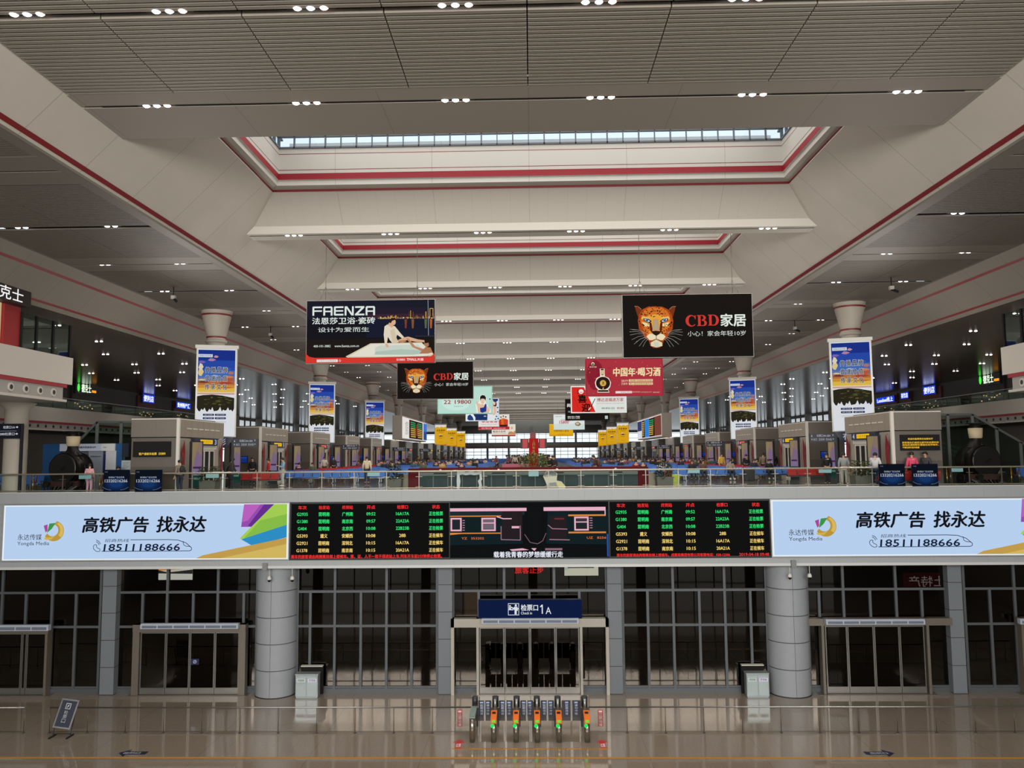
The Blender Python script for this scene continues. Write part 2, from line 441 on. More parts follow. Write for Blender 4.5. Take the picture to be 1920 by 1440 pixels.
# skylight wells
def ring(hx, ya, yb, z): return [(-hx, ya, z), (hx, ya, z), (hx, yb, z), (-hx, yb, z)]
M_LEDGE = mat((186, 182, 172), 0.6)
for k in range(NB):
    ya, yb = BEAM0 + BAY * (k - 1) + 1.7, BEAM0 + BAY * k - 1.7
    if k == 0: ya = 25.8
    steps = [(0.0, 11.53, 0), (0.0, 11.63, 1), (0.28, 11.72, 2), (0.28, 11.93, 0), (0.36, 11.95, 0), (0.36, 12.22, 3), (0.36, 12.36, 0), (0.36, 12.39, 1), (0.36, 13.07, 0), (0.36, 13.10, 1), (0.36, 13.34, 0)]
    b = MB()
    for (i0, h0, m0), (i1, h1, m1) in zip(steps, steps[1:]):
        r0, r1 = ring(11.21 - i0, ya + i0 + .03, yb - i0 - .03, ZC + h0), ring(11.21 - i1, ya + i1 + .03, yb - i1 - .03, ZC + h1)
        for i in range(4):
            j = (i + 1) % 4
            b.face([r0[j], r0[i], r1[i], r1[j]], m1)
    b.box(-11.5, 11.5, ya - 0.2, yb + 0.2, ZC + 14.85, ZC + 15.0, 0)
    struct(b.build('ceiling', [M_WHITE, M_REDLINE, M_LEDGE, M_RED], recalc=False))
    if k > 2: continue
    w = struct(thing('window_%d' % (5 + k), None, None, (0, 0, 0)))
    f = MB(); p = MB()
    hx = 10.86; yw = yb - 0.45
    n = 32
    for i in range(n + 1):
        x = -hx + 2 * hx * i / n
        f.box(x - (0.028 if i % 2 else 0.02), x + (0.028 if i % 2 else 0.02), yw, yw + 0.12, ZC + 13.32, ZC + 14.85)
    for z in (13.36, 13.86, 14.8): f.box(-hx, hx, yw, yw + 0.12, ZC + z - 0.035, ZC + z + 0.035)
    for s in (-1, 1):
        for i in range(13):
            y = ya + 0.4 + (yb - ya - 0.8) * i / 12
            f.box(s * hx - 0.06, s * hx + 0.06, y - 0.04, y + 0.04, ZC + 13.32, ZC + 14.85)
        for z in (13.36, 13.86, 14.8): f.box(s * hx - 0.06, s * hx + 0.06, ya, yb, ZC + z - 0.035, ZC + z + 0.035)
        p.box(s * hx - 0.01, s * hx + 0.01, ya + 0.3, yb - 0.3, ZC + 13.32, ZC + 14.85)
    p.box(-hx, hx, yw + 0.05, yw + 0.06, ZC + 13.32, ZC + 14.85)
    f.build('window_frame', mat((110, 118, 128), 0.5), w); p.build('pane', glass((245, 250, 255), 1.0, 0.3), w)

# ---- inner aisles: slatted ceilings between smooth bands, light slots
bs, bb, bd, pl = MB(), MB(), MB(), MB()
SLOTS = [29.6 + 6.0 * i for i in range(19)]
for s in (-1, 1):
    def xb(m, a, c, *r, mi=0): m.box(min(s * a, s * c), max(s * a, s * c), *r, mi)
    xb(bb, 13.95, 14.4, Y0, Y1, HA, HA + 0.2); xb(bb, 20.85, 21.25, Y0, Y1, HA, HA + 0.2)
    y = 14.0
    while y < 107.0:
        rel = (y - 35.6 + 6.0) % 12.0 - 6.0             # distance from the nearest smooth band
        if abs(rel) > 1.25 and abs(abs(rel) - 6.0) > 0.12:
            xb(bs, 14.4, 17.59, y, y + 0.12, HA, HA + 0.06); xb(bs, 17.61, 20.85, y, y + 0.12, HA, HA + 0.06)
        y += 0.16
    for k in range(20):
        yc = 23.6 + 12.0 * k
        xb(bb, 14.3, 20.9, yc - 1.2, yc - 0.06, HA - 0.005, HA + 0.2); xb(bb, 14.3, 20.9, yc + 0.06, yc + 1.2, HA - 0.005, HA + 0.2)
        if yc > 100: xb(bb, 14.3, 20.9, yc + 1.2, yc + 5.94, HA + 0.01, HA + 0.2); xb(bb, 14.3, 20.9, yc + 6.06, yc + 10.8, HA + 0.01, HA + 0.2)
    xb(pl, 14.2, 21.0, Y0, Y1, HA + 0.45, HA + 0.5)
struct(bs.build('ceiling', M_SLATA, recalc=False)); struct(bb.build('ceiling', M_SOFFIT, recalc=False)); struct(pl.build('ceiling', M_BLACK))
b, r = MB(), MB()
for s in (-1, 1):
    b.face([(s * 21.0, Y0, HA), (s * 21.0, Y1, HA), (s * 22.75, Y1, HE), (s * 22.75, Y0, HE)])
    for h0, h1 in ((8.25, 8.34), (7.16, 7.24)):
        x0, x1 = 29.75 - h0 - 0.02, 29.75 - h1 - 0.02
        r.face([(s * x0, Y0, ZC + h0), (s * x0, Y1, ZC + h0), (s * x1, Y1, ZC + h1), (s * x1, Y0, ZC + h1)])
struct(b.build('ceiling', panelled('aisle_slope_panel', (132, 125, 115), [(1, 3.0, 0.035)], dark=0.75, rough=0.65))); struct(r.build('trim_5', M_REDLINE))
b = MB()
for s in (-1, 1): b.box(min(s * 22.8, s * 68), max(s * 22.8, s * 68), Y0, Y1, HE, HE + 0.2)
struct(b.build('ceiling', M_OUTER))

# ---- front: fascia of the upper floor
zt, zb_ = ZC - 1.62, ZC - 5.17
b = MB().box(-34, 34, SY, SY + 0.45, ZC - 2.13, zt).box(-34, 34, SY, SY + 1.5, zb_, ZC - 4.82).box(-34, 34, SY + 0.12, SY + 1.5, ZC - 4.82, ZC - 2.13)
struct(b.build('wall_fascia', M_FASCIA))
struct(MB().box(-34, 34, SY - 0.02, SY + 0.01, zb_ - 0.02, zb_ + 0.10).box(-34, 34, SY + 0.02, SY + 0.3, zt, zt + 0.03).build('trim_6', mat((196, 198, 198), 0.4)))

# ---- front: square and round columns, curtain wall
for i, (xa, xb2) in enumerate(((190, 216), (822, 848), (1140, 1166), (1782, 1808))):
    a, c = at(xa, 1180, 39.0).x, at(xb2, 1180, 39.0).x
    struct(MB().box(a, c, 39.0, 39.7, 0, zb_).build('wall_pillar', M_CLAD))
for i, xc in enumerate((519.5, 1477)):
    x = at(xc, 1190, 39.35).x
    b = MB().lathe([(0.95, 0), (0.95, zb_)], (x, 39.3, 0), 40)
    b.lathe([(0.98, 0), (0.98, 0.02)], (x, 39.3, 0), 40, mi=1)
    for k in range(6): b.box(x - 0.006, x + 0.006, 39.3 - 0.955, 39.3 - 0.94, 1.22 * k, 1.22 * k + 1.2, 1)
    struct(b.build('wall_round_column', [M_CLADR, M_DARK]))
M_PANE = glass((150, 140, 128), 0.16, 1.0, name='dark_glass', sheen=(1.0, 0.87, 0.74))
M_MULL = mat((92, 96, 100), 0.45, 0.4)
def gz(py, px=997, Y=GY): return at(px, py, Y).z
Z_T1, Z_T2, Z_SILL = gz(1107), gz(1172), 0.12
bays = [  # (left px, right px, lower mullions, upper mullions)
    (-160, 190, [-143, -95, -47, 3, 48, 97, 142], [-95, 3, 97]),
    (216, 484, [267, 313, 362, 408, 457], [313, 408]),
    (556, 822, [582, 628, 677, 725, 772], [628, 725]),
    (848, 1140, [898, 946, 993, 1040, 1087], [946, 1040]),
    (1166, 1440, [1215, 1263, 1312, 1360, 1408], [1263, 1360]),
    (1513, 1782, [1537, 1583, 1633, 1682, 1730], [1583, 1682]),
    (1808, 2120, [1858, 1905, 1953, 2000, 2050], [1905, 2000])]
def X(px, py=1180, Y=GY): return at(px, py, Y).x
for n, (l, r_, lo, up) in enumerate(bays):
    w = struct(thing('window_%d' % (10 + n), None, None, (0, GY, 0)))
    xl, xr = X(l), X(r_)
    f = MB()
    def vm(x, z0, z1, t=0.06): f.box(x - t, x + t, -0.08, 0.10, z0, z1)
    for x in [X(q) for q in lo]: vm(x, 0, Z_T1)
    for x in [X(q) for q in up]: vm(x, Z_T1, zb_)
    vm(xl + 0.05, 0, zb_); vm(xr - 0.05, 0, zb_)
    for z in (Z_T1, Z_T2): f.box(xl, xr, -0.085, 0.10, z - 0.055, z + 0.055)
    f.box(xl, xr, -0.085, 0.1, 0, 0.2); f.box(xl, xr, -0.03, 0.1, 0.2, 0.3)
    f.build('window_frame', M_MULL, w)
    xs = [xl] + [X(q) for q in lo] + [xr]; xu = [xl] + [X(q) for q in up] + [xr]
    rows = [(xs, 0.25, Z_T2), (xs, Z_T2, Z_T1), (xu, Z_T1, zb_)]
    for XS, z0, z1 in rows:
        for a, c in zip(XS, XS[1:]):
            if c - a < 0.15: continue
            ti = random.uniform(-0.002, 0.002)          # panes are never perfectly in line
            MB().mesh([(a + .05, 0.02, z0 + .05), (c - .05, 0.02 + ti, z0 + .05), (c - .05, 0.02 + ti * 2, z1 - .05), (a + .05, 0.02 + ti, z1 - .05)], [(0, 1, 2, 3)]).build('pane', M_PANE, w, recalc=False)
# sliding doors in front of the glazing
M_DOORFR = mat((120, 112, 102), 0.35, 0.4)
M_BRUSH = mat((140, 138, 134), 0.3, 0.8)
def door(n, l, r_, jl, jr, y0, y1, leaves, header_full, jw=0.06):
    d = struct(thing('door_%d' % n, None, None, (0, GY - 0.35, 0)))
    YD = GY - 0.35
    f = MB()
    L, Rr, JL, JR = (at(q, 1230, YD).x for q in (l, r_, jl, jr))
    zh, zl = at(997, y0, YD).z, at(997, y1, YD).z
    f.box(JL - jw, JL + jw, -0.12, 0.25, 0, zh).box(JR - jw, JR + jw, -0.12, 0.25, 0, zh)
    f.box(L, Rr, -0.15, 0.25, zl, zh)
    if header_full: f.box(L, L + 0.15, -0.15, 0.25, 0, zh).box(Rr - 0.15, Rr, -0.15, 0.25, 0, zh)
    f.box(JL - 0.3, JR + 0.3, -0.25, 0.3, 0, 0.015)
    f.build('door_frame', mat((166, 160, 150), 0.35, 0.4) if header_full else M_DOORFR, d)
    xs = [at(q, 1230, YD).x for q in leaves]
    for a, c in zip(xs, xs[1:]):
        lf = MB().box(a + 0.01, a + 0.06, -0.03, 0.03, 0.03, zl).box(c - 0.06, c - 0.01, -0.03, 0.03, 0.03, zl)
        lf.box(a + 0.06, c - 0.06, -0.03, 0.03, 0.03, 0.33).box(a + 0.06, c - 0.06, -0.03, 0.03, zl - 0.08, zl)
        o = lf.build('door_leaf', M_BRUSH, d)
        MB().box(a + 0.06, c - 0.06, -0.006, 0.006, 0.33, zl - 0.08).build('pane', M_PANE, o)
    return d
door(1, -70, 92, -60, 88, 1171, 1183, [-52, -5, 41, 50, 86], False)
door(2, 250, 461, 256, 455, 1168, 1182, [263, 311, 356, 403, 449], False, 0.16)
door(3, 846, 1142, 896, 1090, 1159, 1175, [899, 946, 994, 1042, 1087], True)
door(4, 1513, 1786, 1543, 1740, 1161, 1174, [1548, 1590, 1640, 1688, 1735], False)
door(5, 1912, 2090, 1918, 2080, 1161, 1174, [1924, 1960, 2000, 2040, 2076], False)
# ------------------------------------------------------------------ fascia: light boxes, departure boards, video screen
def panel_frame(w, h, d, rim, mats, root, name='frame'):
    """open tray frame round a panel (front at y = 0)"""
    f = MB().box(-w / 2 - rim, w / 2 + rim, 0.0, d, h / 2, h / 2 + rim).box(-w / 2 - rim, w / 2 + rim, 0.0, d, -h / 2 - rim, -h / 2)
    f.box(-w / 2 - rim, -w / 2, 0.0, d, -h / 2, h / 2).box(w / 2, w / 2 + rim, 0.0, d, -h / 2, h / 2)
    f.box(-w / 2, w / 2, d - 0.03, d, -h / 2, h / 2)
    return f.build(name, mats, root)
ZS0, ZS1 = ZC - 4.80, ZC - 2.15                     # lower and upper edge of the band of screens
XA, XB, XC, XD = at(543, 1000, SY).x, at(844, 1000, SY).x, at(1141, 1000, SY).x, at(1445, 1000, SY).x
XL = at(4, 1000, SY).x; XR = XD + (XA - XL)
SKY1, INK, NAVYINK = 'bdd6f6', '16171c', '14203c'

def media_box(name_label, xl, xr):
    w, h = xr - xl - 0.12, ZS1 - ZS0 - 0.1
    root = thing('light_box_sign', name_label, 'sign', ((xl + xr) / 2, SY - 0.03, (ZS0 + ZS1) / 2))
    panel_frame(w, h, 0.13, 0.05, mat((170, 174, 178), 0.4, 0.3), root)
    p = Print(w, h, (22, 148, 1625, 455), tilt=-11, y=0.02, strength=0.92)
    p.rect('f4fbff', 22, 148, 1625, 455); p.rect(SKY1, 30, 154, 1617, 449)
    o = p.build('lit_panel', root)
    q = Print(w, h, (22, 148, 1625, 455), tilt=0, y=0.0, strength=0.9)
    # coloured corner artwork
    q.poly('9b50b4', [(1376, 150), (1545, 150), (1420, 276), (1362, 276)])
    q.poly('c063c4', [(1376, 150), (1470, 150), (1400, 240), (1368, 250)])
    q.poly('6a2f94', [(1490, 150), (1552, 150), (1425, 276), (1400, 270)])
    q.poly('a8d455', [(1545, 150), (1618, 150), (1618, 265), (1375, 345), (1355, 340)])
    q.poly('8bc34a', [(1470, 240), (1618, 205), (1618, 265), (1375, 345)])
    q.poly('2e93cc', [(1365, 345), (1618, 265), (1618, 335), (1428, 381)])
    q.poly('c9a24f', [(1115, 449), (1150, 432), (1618, 337), (1618, 449)])
    q.poly('d9bc62', [(1250, 449), (1618, 372), (1618, 449)])
    q.build('corner_artwork', root)
    q = Print(w, h, (22, 148, 1625, 455), tilt=0, y=-0.03, strength=0.9)
    # round emblem: gold crescent with three petals
    def arc(cx, cy, r0, r1, a0, a1, n=22):
        return [(cx + r0 * math.cos(R(a0 + (a1 - a0) * i / n)), cy + r0 * math.sin(R(a0 + (a1 - a0) * i / n))) for i in range(n + 1)] + [(cx + r1 * math.cos(R(a1 + (a0 - a1) * i / n)) - 8, cy + r1 * math.sin(R(a1 + (a0 - a1) * i / n)) - 4) for i in range(n + 1)]
    q.poly('c29a3c', arc(312, 292, 57, 33, -75, 150)); q.poly('e0bf62', arc(312, 292, 54, 44, -60, 40))
    q.poly('b0489c', [(254, 262), (276, 254), (276, 290), (266, 300)]); q.poly('3f9a4c', [(286, 250), (322, 246), (300, 280), (274, 302)])
    q.poly('d7b652', [(256, 330), (300, 326), (322, 318), (300, 340), (268, 340)])
    q.build('emblem', root)
    q = Print(w, h, (22, 148, 1625, 455), tilt=0, y=-0.05, strength=0.9)
    q.text('20242c', '永达传媒', 110, 308, 246, 342, 0.0); q.text('20242c', 'Yongda Media', 110, 350, 290, 376, 0.0)
    q.text(INK, '高铁广告', 472, 216, 838, 302, 0.035, 0.16); q.text(INK, '找永达', 888, 214, 1160, 302, 0.035, 0.16)
    q.text(NAVYINK, '招商热线', 602, 337, 738, 356, 0.0, 0.2); q.text(NAVYINK, '18511188666', 598, 366, 1024, 404, 0.03, 0.12)
    q.line(NAVYINK, [(748, 343), (960, 343), (1015, 346), (1060, 362), (1092, 390), (1090, 402), (1078, 406), (588, 406)], 3.5)
    q.line(NAVYINK, [(1043, 352), (1046, 372), (1060, 380), (1086, 382)], 3)
    q.line(NAVYINK, [(548, 368), (541, 378), (543, 392), (556, 404), (568, 408), (580, 404), (578, 392), (566, 388), (558, 380), (560, 370), (548, 368)], 3)
    q.line(NAVYINK, [(556, 352), (568, 358), (574, 370)], 3); q.line(NAVYINK, [(556, 343), (572, 350), (582, 366)], 3)
    q.build('lettering', root)
media_box('wide pale blue light box with black Chinese lettering and colour wedges, left of the boards', XL, XA)
media_box('wide pale blue light box with black Chinese lettering, right of the boards', XD, XR)

RED, GRN, YEL = 'ff3434', '35f07c', 'ffdc7a'
ROWS = [('G2935', '昆明南', '广州南', '09:52', '16A17A', '正在检票'), ('G1380', '昆明南', '南京南', '09:57', '22A23A', '正在检票'), ('G404', '昆明南', '北京西', '10:08', '22B23B', '正在检票'),
        ('G5393', '遵义', '安顺西', '10:08', '28B', '正在候车'), ('G2921', '昆明南', '深圳北', '10:15', '16A17A', '正在候车'), ('G1378', '昆明南', '南京南', '10:15', '20A21A', '正在候车')]
def board(label, xl, xr, foot, date):
    w, h = xr - xl, ZS1 - ZS0 + 0.0
    root = thing('departure_board', label, 'departure board', ((xl + xr) / 2, SY - 0.02, (ZS0 + ZS1) / 2))
    MB().box(-w / 2 + .005, w / 2 - .005, 0, 0.12, -h / 2, h / 2).build('casing', mat((12, 12, 13), 0.5), root)
    W_, H_ = 1260.0, 452.0
    def P(y=0.0): return Print(w, h, (0, 0, W_, H_), y=y, strength=1.0)
    P(0.0).rect('0c0c0c', 12, 12, W_ - 8, H_ - 14).build('screen', root)
    cx = [100, 272, 456, 640, 888, 1150]; wd_ = [66, 84, 84, 66, 84, 60]
    q = P(-0.01)
    for c, wdt, t in zip(cx, wd_, ('车次', '始发站', '终到站', '开点', '检票口', '状态')): q.text(RED, t, c - wdt / 2, 26, c + wdt / 2, 56, 0.02); q.n = 1
    q.build('heading', root)
    for r, row in enumerate(ROWS):
        q = P(-0.01); y = 78 + 57 * r
        for c, t, i in zip(cx, row, range(6)):
            tw = [17 * len(t), 28 * len(t), 28 * len(t), 70, 17 * len(t), 108][i]
            hh = 32 if i in (1, 2, 5) else 25; o = 0 if i in (1, 2, 5) else 3
            q.text(GRN if r < 3 else YEL, t, c - tw / 2, y + o, c + tw / 2, y + o + hh, 0.02); q.n = 1
        q.build('timetable_row', root, label='green row, now boarding' if r < 3 else 'yellow row, now waiting')
    q = P(-0.01)
    if date:
        q.text(RED, foot, 60, 416, 938, 440, 0.02); q.text(RED, date, 1010, 416, 1240, 438, 0.02)
    else: q.text(RED, foot, 16, 412, 1196, 442, 0.02)
    q.build('ticker_line', root)
board('black departure board between the left light box and the train video screen', XA, XB, '乘车的旅客请由两侧乘扶梯上楼候车。票、证、人不一致不得进站上车,列车开车前3分钟停止检票。', None)
board('black departure board with the date at its lower right, beside the right light box', XC, XD, '乘车的旅客请由两侧乘扶梯上楼候车。成都局集团有限公司客服电话：028-12306', '2019-04-18 09:48')
def video():
    xl, xr = XB, XC; w, h = xr - xl, ZS1 - ZS0 + 0.0
    root = thing('video_screen', 'video screen showing dark green railway carriages, between the two departure boards', 'screen', ((xl + xr) / 2, SY - 0.02, (ZS0 + ZS1) / 2))
    MB().box(-w / 2, w / 2, 0, 0.12, -h / 2, h / 2).build('casing', mat((12, 12, 13), 0.5), root)
    q = Print(w, h, (844, 938, 1141, 1046), y=0.0, strength=0.95, step=0.003)
    q.rect('0a0d10', 844, 940, 1141, 1044)
    G, PK, OR = '0e1f24', 'e9b3c6', 'e08a3c'
    # left carriage
    q.poly(G, [(844, 955), (976, 955), (980, 1018), (844, 1020)]); q.rect(PK, 844, 951, 988, 957); q.rect('1b2c33', 844, 958, 984, 964)
    q.rect(OR, 844, 965, 940, 967); q.rect(OR, 844, 997, 940, 999); q.poly(OR, [(858, 999), (866, 999), (876, 997), (844, 1001), (844, 999)])
    def frame(x0, y0, x1, y1, c=PK): q.rect(c, x0, y0, x1, y1); q.rect('20262c', x0 + 3, y0 + 3, x1 - 3, y1 - 3)
    frame(845, 969, 866, 994); frame(903, 969, 930, 994); q.rect('6f6470', 906, 972, 927, 990); q.rect(PK, 903, 978, 930, 980)
    q.rect('241c20', 942, 958, 980, 1008); q.line('a8798c', [(940, 985), (940, 1010), (976, 1011), (976, 984)], 1.4); q.rect(PK, 960, 985, 974, 989); q.line(PK, [(932, 967), (944, 971), (960, 971)], 2)
    # right carriage
    q.poly(G, [(1028, 955), (1141, 955), (1141, 1020), (1024, 1018)]); q.rect(PK, 1020, 950, 1136, 957); q.rect(OR, 1066, 964, 1136, 967); q.rect(OR, 1066, 996, 1136, 999); q.rect(PK, 1134, 950, 1136, 966)
    frame(1077, 968, 1104, 994); q.rect('3b343c', 1080, 971, 1101, 976); q.rect(PK, 1077, 977, 1104, 979)
    for i in range(5): q.rect('b58d9c', 1106, 970 + 4.5 * i, 1111, 971.5 + 4.5 * i); q.rect('b58d9c', 868, 973 + 4.5 * i, 872, 974.5 + 4.5 * i)
    q.rect('241c20', 1030, 966, 1062, 1010); q.line('a8798c', [(1028, 983), (1036, 990), (1064, 991)], 1.6); q.line('a8798c', [(1030, 1010), (1068, 1011)], 1.6); q.rect('6a2a2c', 1040, 970, 1058, 973)
    # gangway between them and the buffers
    q.rect('0b0e11', 990, 958, 1018, 1012); q.line('7b5a68', [(984, 1000), (994, 1015), (1008, 1018), (1018, 1012), (1024, 998)], 1.4)
    q.poly(PK, [(956, 1028), (980, 1026), (992, 1029), (960, 1031)]); q.poly(PK, [(996, 1026), (1006, 1026), (1002, 1031)]); q.rect('8d6878', 1022, 1026, 1054, 1030)
    q.rect('2450a8', 1137, 1000, 1140, 1042)
    q.text('ee7a3c', 'YZ   353202', 866, 1005, 908, 1009, 0.01); q.text('ee7a3c', 'UZ   8256', 1100, 1005, 1136, 1009, 0.01)
    q.build('moving_picture', root)
    q = Print(w, h, (844, 938, 1141, 1046), y=-0.10, strength=1.0)
    q.text('f0f4ff', '载着我青春的梦想缓缓行走', 926, 1032, 1055, 1043, 0.02); q.build('subtitle', root)
video()

# ------------------------------------------------------------------ dome cameras hung from the fascia and their boxes
dome = None
for i, (px, lb) in enumerate(((505, 'white dome camera on a short rod before the left round column, left of two'), (548, 'white dome camera on a short rod by the right edge of the left round column'),
                              (1481, 'white dome camera on a short rod before the right round column'), (1518, 'white dome camera on a short rod just right of the right round column'))):
    x = at(px, 1080, SY + 0.3).x
    if dome is None:
        dome = thing('dome_camera', lb, 'camera', (x, SY + 0.3, zb_), group='dome cameras under the fascia')
        MB().cyl((0, 0, 0.0), (0, 0, -0.42), 0.02, n=8).build('rod', mat((205, 205, 203), 0.4), dome)
        MB().lathe([(0.0, -0.40), (0.06, -0.41), (0.10, -0.5), (0.10, -0.58), (0.0, -0.58)], n=16).build('housing', mat((215, 215, 213), 0.4), dome)
        MB().lathe([(0.085, -0.575), (0.07, -0.64), (0.03, -0.68), (0.0, -0.69)], n=16).build('dome', mat((16, 16, 18), 0.1), dome)
    else: dup(dome, (x, SY + 0.3, zb_), lb)
for px, lb in ((498, 'small grey junction box under the fascia above the left round column'), (1487, 'small grey junction box under the fascia above the right round column')):
    tag(MB().box(-0.11, 0.11, -0.14, 0, -0.14, 0.18).build('junction_box', mat((120, 123, 126), 0.5)), lb, 'box').location = (at(px, 1060, SY).x, SY - 0.0, zb_ + 0.06)

# ------------------------------------------------------------------ check-in sign over the middle door
def checkin():
    YS = GY - 0.72
    a, c = at(897, 1125, YS), at(1091, 1158, YS); w, h = c.x - a.x, a.z - c.z
    r = thing('hanging_sign', 'navy check-in sign reading 1A over the middle sliding door', 'sign', ((a.x + c.x) / 2, YS, (a.z + c.z) / 2))
    MB().box(-w / 2, w / 2, 0, 0.3, -h / 2, h / 2).build('casing', mat((13, 24, 58), 0.4), r)
    MB().box(-w / 2 + .3, -w / 2 + .36, 0.3, 0.64, -0.1, 0.1).box(w / 2 - .36, w / 2 - .3, 0.3, 0.64, -0.1, 0.1).build('bracket', M_DARK, r)
    q = Print(w, h, (770, 255, 1352, 350), y=-0.002, strength=0.85)
    q.rect('0c1a44', 770, 255, 1352, 350)
    q.rect('e8eef6', 937, 273, 999, 336); q.rect('0c1a44', 940, 276, 996, 333)
    q.disc('e8eef6', 948, 287, 5); q.poly('e8eef6', [(943, 293), (954, 293), (954, 308), (943, 308)]); q.rect('e8eef6', 941, 304, 968, 309)
    q.disc('e8eef6', 981, 284, 6); q.poly('e8eef6', [(972, 291), (990, 291), (992, 312), (986, 313), (986, 331), (974, 331), (974, 308), (966, 302), (954, 296), (956, 290), (968, 297)])
    q.rect('e8eef6', 990, 298, 996, 304)
    q.text('eef3fa', '检票口', 1010, 279, 1106, 312, 0.02); q.text('eef3fa', 'Check in', 1010, 317, 1072, 331, 0.01)
    q.poly('eef3fa', [(1127, 280), (1133, 280), (1133, 328), (1127, 328)]); q.poly('eef3fa', [(1127, 280), (1133, 280), (1127, 290), (1118, 294), (1118, 289)]); q.text('eef3fa', 'A', 1149, 293, 1180, 329, 0.0)
    q.build('lettering', r)
checkin()
# ------------------------------------------------------------------ air curtains above the doors
def air_curtain(px0, px1, py0, py1, lb):
    YA = GY - 0.75
    a, c = at(px0, py0, YA), at(px1, py1, YA); w, h = c.x - a.x, a.z - c.z
    r = thing('air_curtain', lb, 'air curtain', ((a.x + c.x) / 2, YA, (a.z + c.z) / 2), group='air curtains over the sliding doors')
    MB().prism([(0.0, -h / 2), (0.25, -h / 2), (0.25, h / 2), (0.06, h / 2), (0, h / 4)], 0, -w / 2, w / 2).build('housing', mat((176, 184, 198), 0.35), r)
    for i in range(6):
        x0 = -w / 2 + 0.05 + (w - 0.1) / 6 * i
        MB().box(x0 + 0.03, x0 + (w - 0.1) / 6 - 0.03, -0.012, 0.01, -h / 2 + 0.04, h / 4 - 0.02).build('grille', mat((104, 112, 128), 0.4), r)
for a in ((-92, 90, 1173, 1183, 'long pale air curtain over the leftmost sliding door, cut by the picture edge'), (263, 446, 1170, 1179, 'long pale air curtain over the second sliding door, left of the left round column'),
          (903, 1085, 1160, 1169, 'long pale air curtain under the navy check-in sign'), (1549, 1735, 1162, 1171, 'long pale air curtain over the door right of the right round column'), (1913, 2090, 1161, 1170, 'pale air curtain just showing at the right edge of the photo')): air_curtain(*a)

# things behind and in the glass: red scrolling text and lit screens of the room behind, and a built sign reflection
def rear_lit(name, lb, cat, px0, py0, px1, py1, Y, draw):
    a, c = at(px0, py0, Y), at(px1, py1, Y); w, h = c.x - a.x, a.z - c.z
    r = thing(name, lb, cat, ((a.x + c.x) / 2, Y, (a.z + c.z) / 2))
    MB().box(-w / 2, w / 2, 0.0, 0.12, -h / 2, h / 2).build('casing', M_BLACK, r)
    MB().box(-0.03, 0.03, 0.04, 0.1, h / 2, ZF - 0.5 - r.location.z).build('hanger', M_DARK, r)
    q = Print(w, h, (px0, py0, px1, py1), y=-0.002, strength=12.0); draw(q); q.build('lit_face', r)
rear_lit('text_display', 'red scrolling text display behind the glass above the check-in sign', 'display', 958, 1044, 1026, 1076, 41.0, lambda q: q.text('ff2020', '旅客止步', 965, 1063, 1019, 1075, 0.03))
def scr(q):
    l, t, r_, b = q.box
    q.rect('bfe3e0', l, t, r_, b); q.rect('4f8f93', l, t, r_, t + 10); q.poly('dfeee8', [(l, t + 20), (l + (r_ - l) * .4, t + 8), (l + (r_ - l) * .7, t + 16), (r_, t + 9), (r_, b), (l, b)])
    q.rect('3a4a4c', l + (r_ - l) * .1, t + 12, r_ - 8, t + 15)
rear_lit('poster_screen', 'lit pale green poster behind the glass right of the red text display', 'poster', 1058, 1050, 1122, 1079, 42.0, scr)
def ochre(q):
    l, t, r_, b = q.box; q.rect('2a1e08', l, t, r_, b)
rear_lit('ochre_board', 'ochre board behind the glass left of the navy check-in sign', 'board', 872, 1108, 897, 1153, 41.5, ochre)
rear_lit('sign_reflection', 'dim reflection of a shop sign in the right glass, mirrored characters', 'sign', 1692, 1074, 1778, 1106, 42.5, lambda q: (q.rect('1c0303', 1692, 1074, 1778, 1106), q.text('6a6a70', '土特产', 1772, 1080, 1704, 1100, 0.0)))  # reflection of a sign behind the camera, built as a glowing mirrored panel
p = at(365, 1241, GY - 0.42); r = thing('door_notice', 'small navy notice on the glass of the second sliding door', 'notice', (p.x, GY - 0.40, p.z))
MB().box(-.2, .2, 0, .006, -.14, .14).build('sheet', mat((24, 30, 70), .5), r); q = Print(.4, .28, (0, 0, 40, 28), y=-.001, lit=False); q.disc('c8ccd8', 20, 14, 8); q.disc('182050', 20, 14, 6); q.line('c8ccd8', [(14, 20), (26, 8)], 2); q.build('symbol', r)
def scr2(q):
    l, t, r_, b = q.box
    q.rect('d5e6ea', l, t, r_, b); q.poly('e0a050', [(l, t), (r_, t), (r_, t + 14), (l, t + 18)]); q.poly('30343a', [(l, t + 17), (l + 18, t + 21), (r_, t + 16), (r_, t + 24), (l, t + 23)])
rear_lit('poster_screen', 'lit orange and white poster behind the glass near the left round column', 'poster', 298, 1052, 361, 1087, 42.0, scr2)

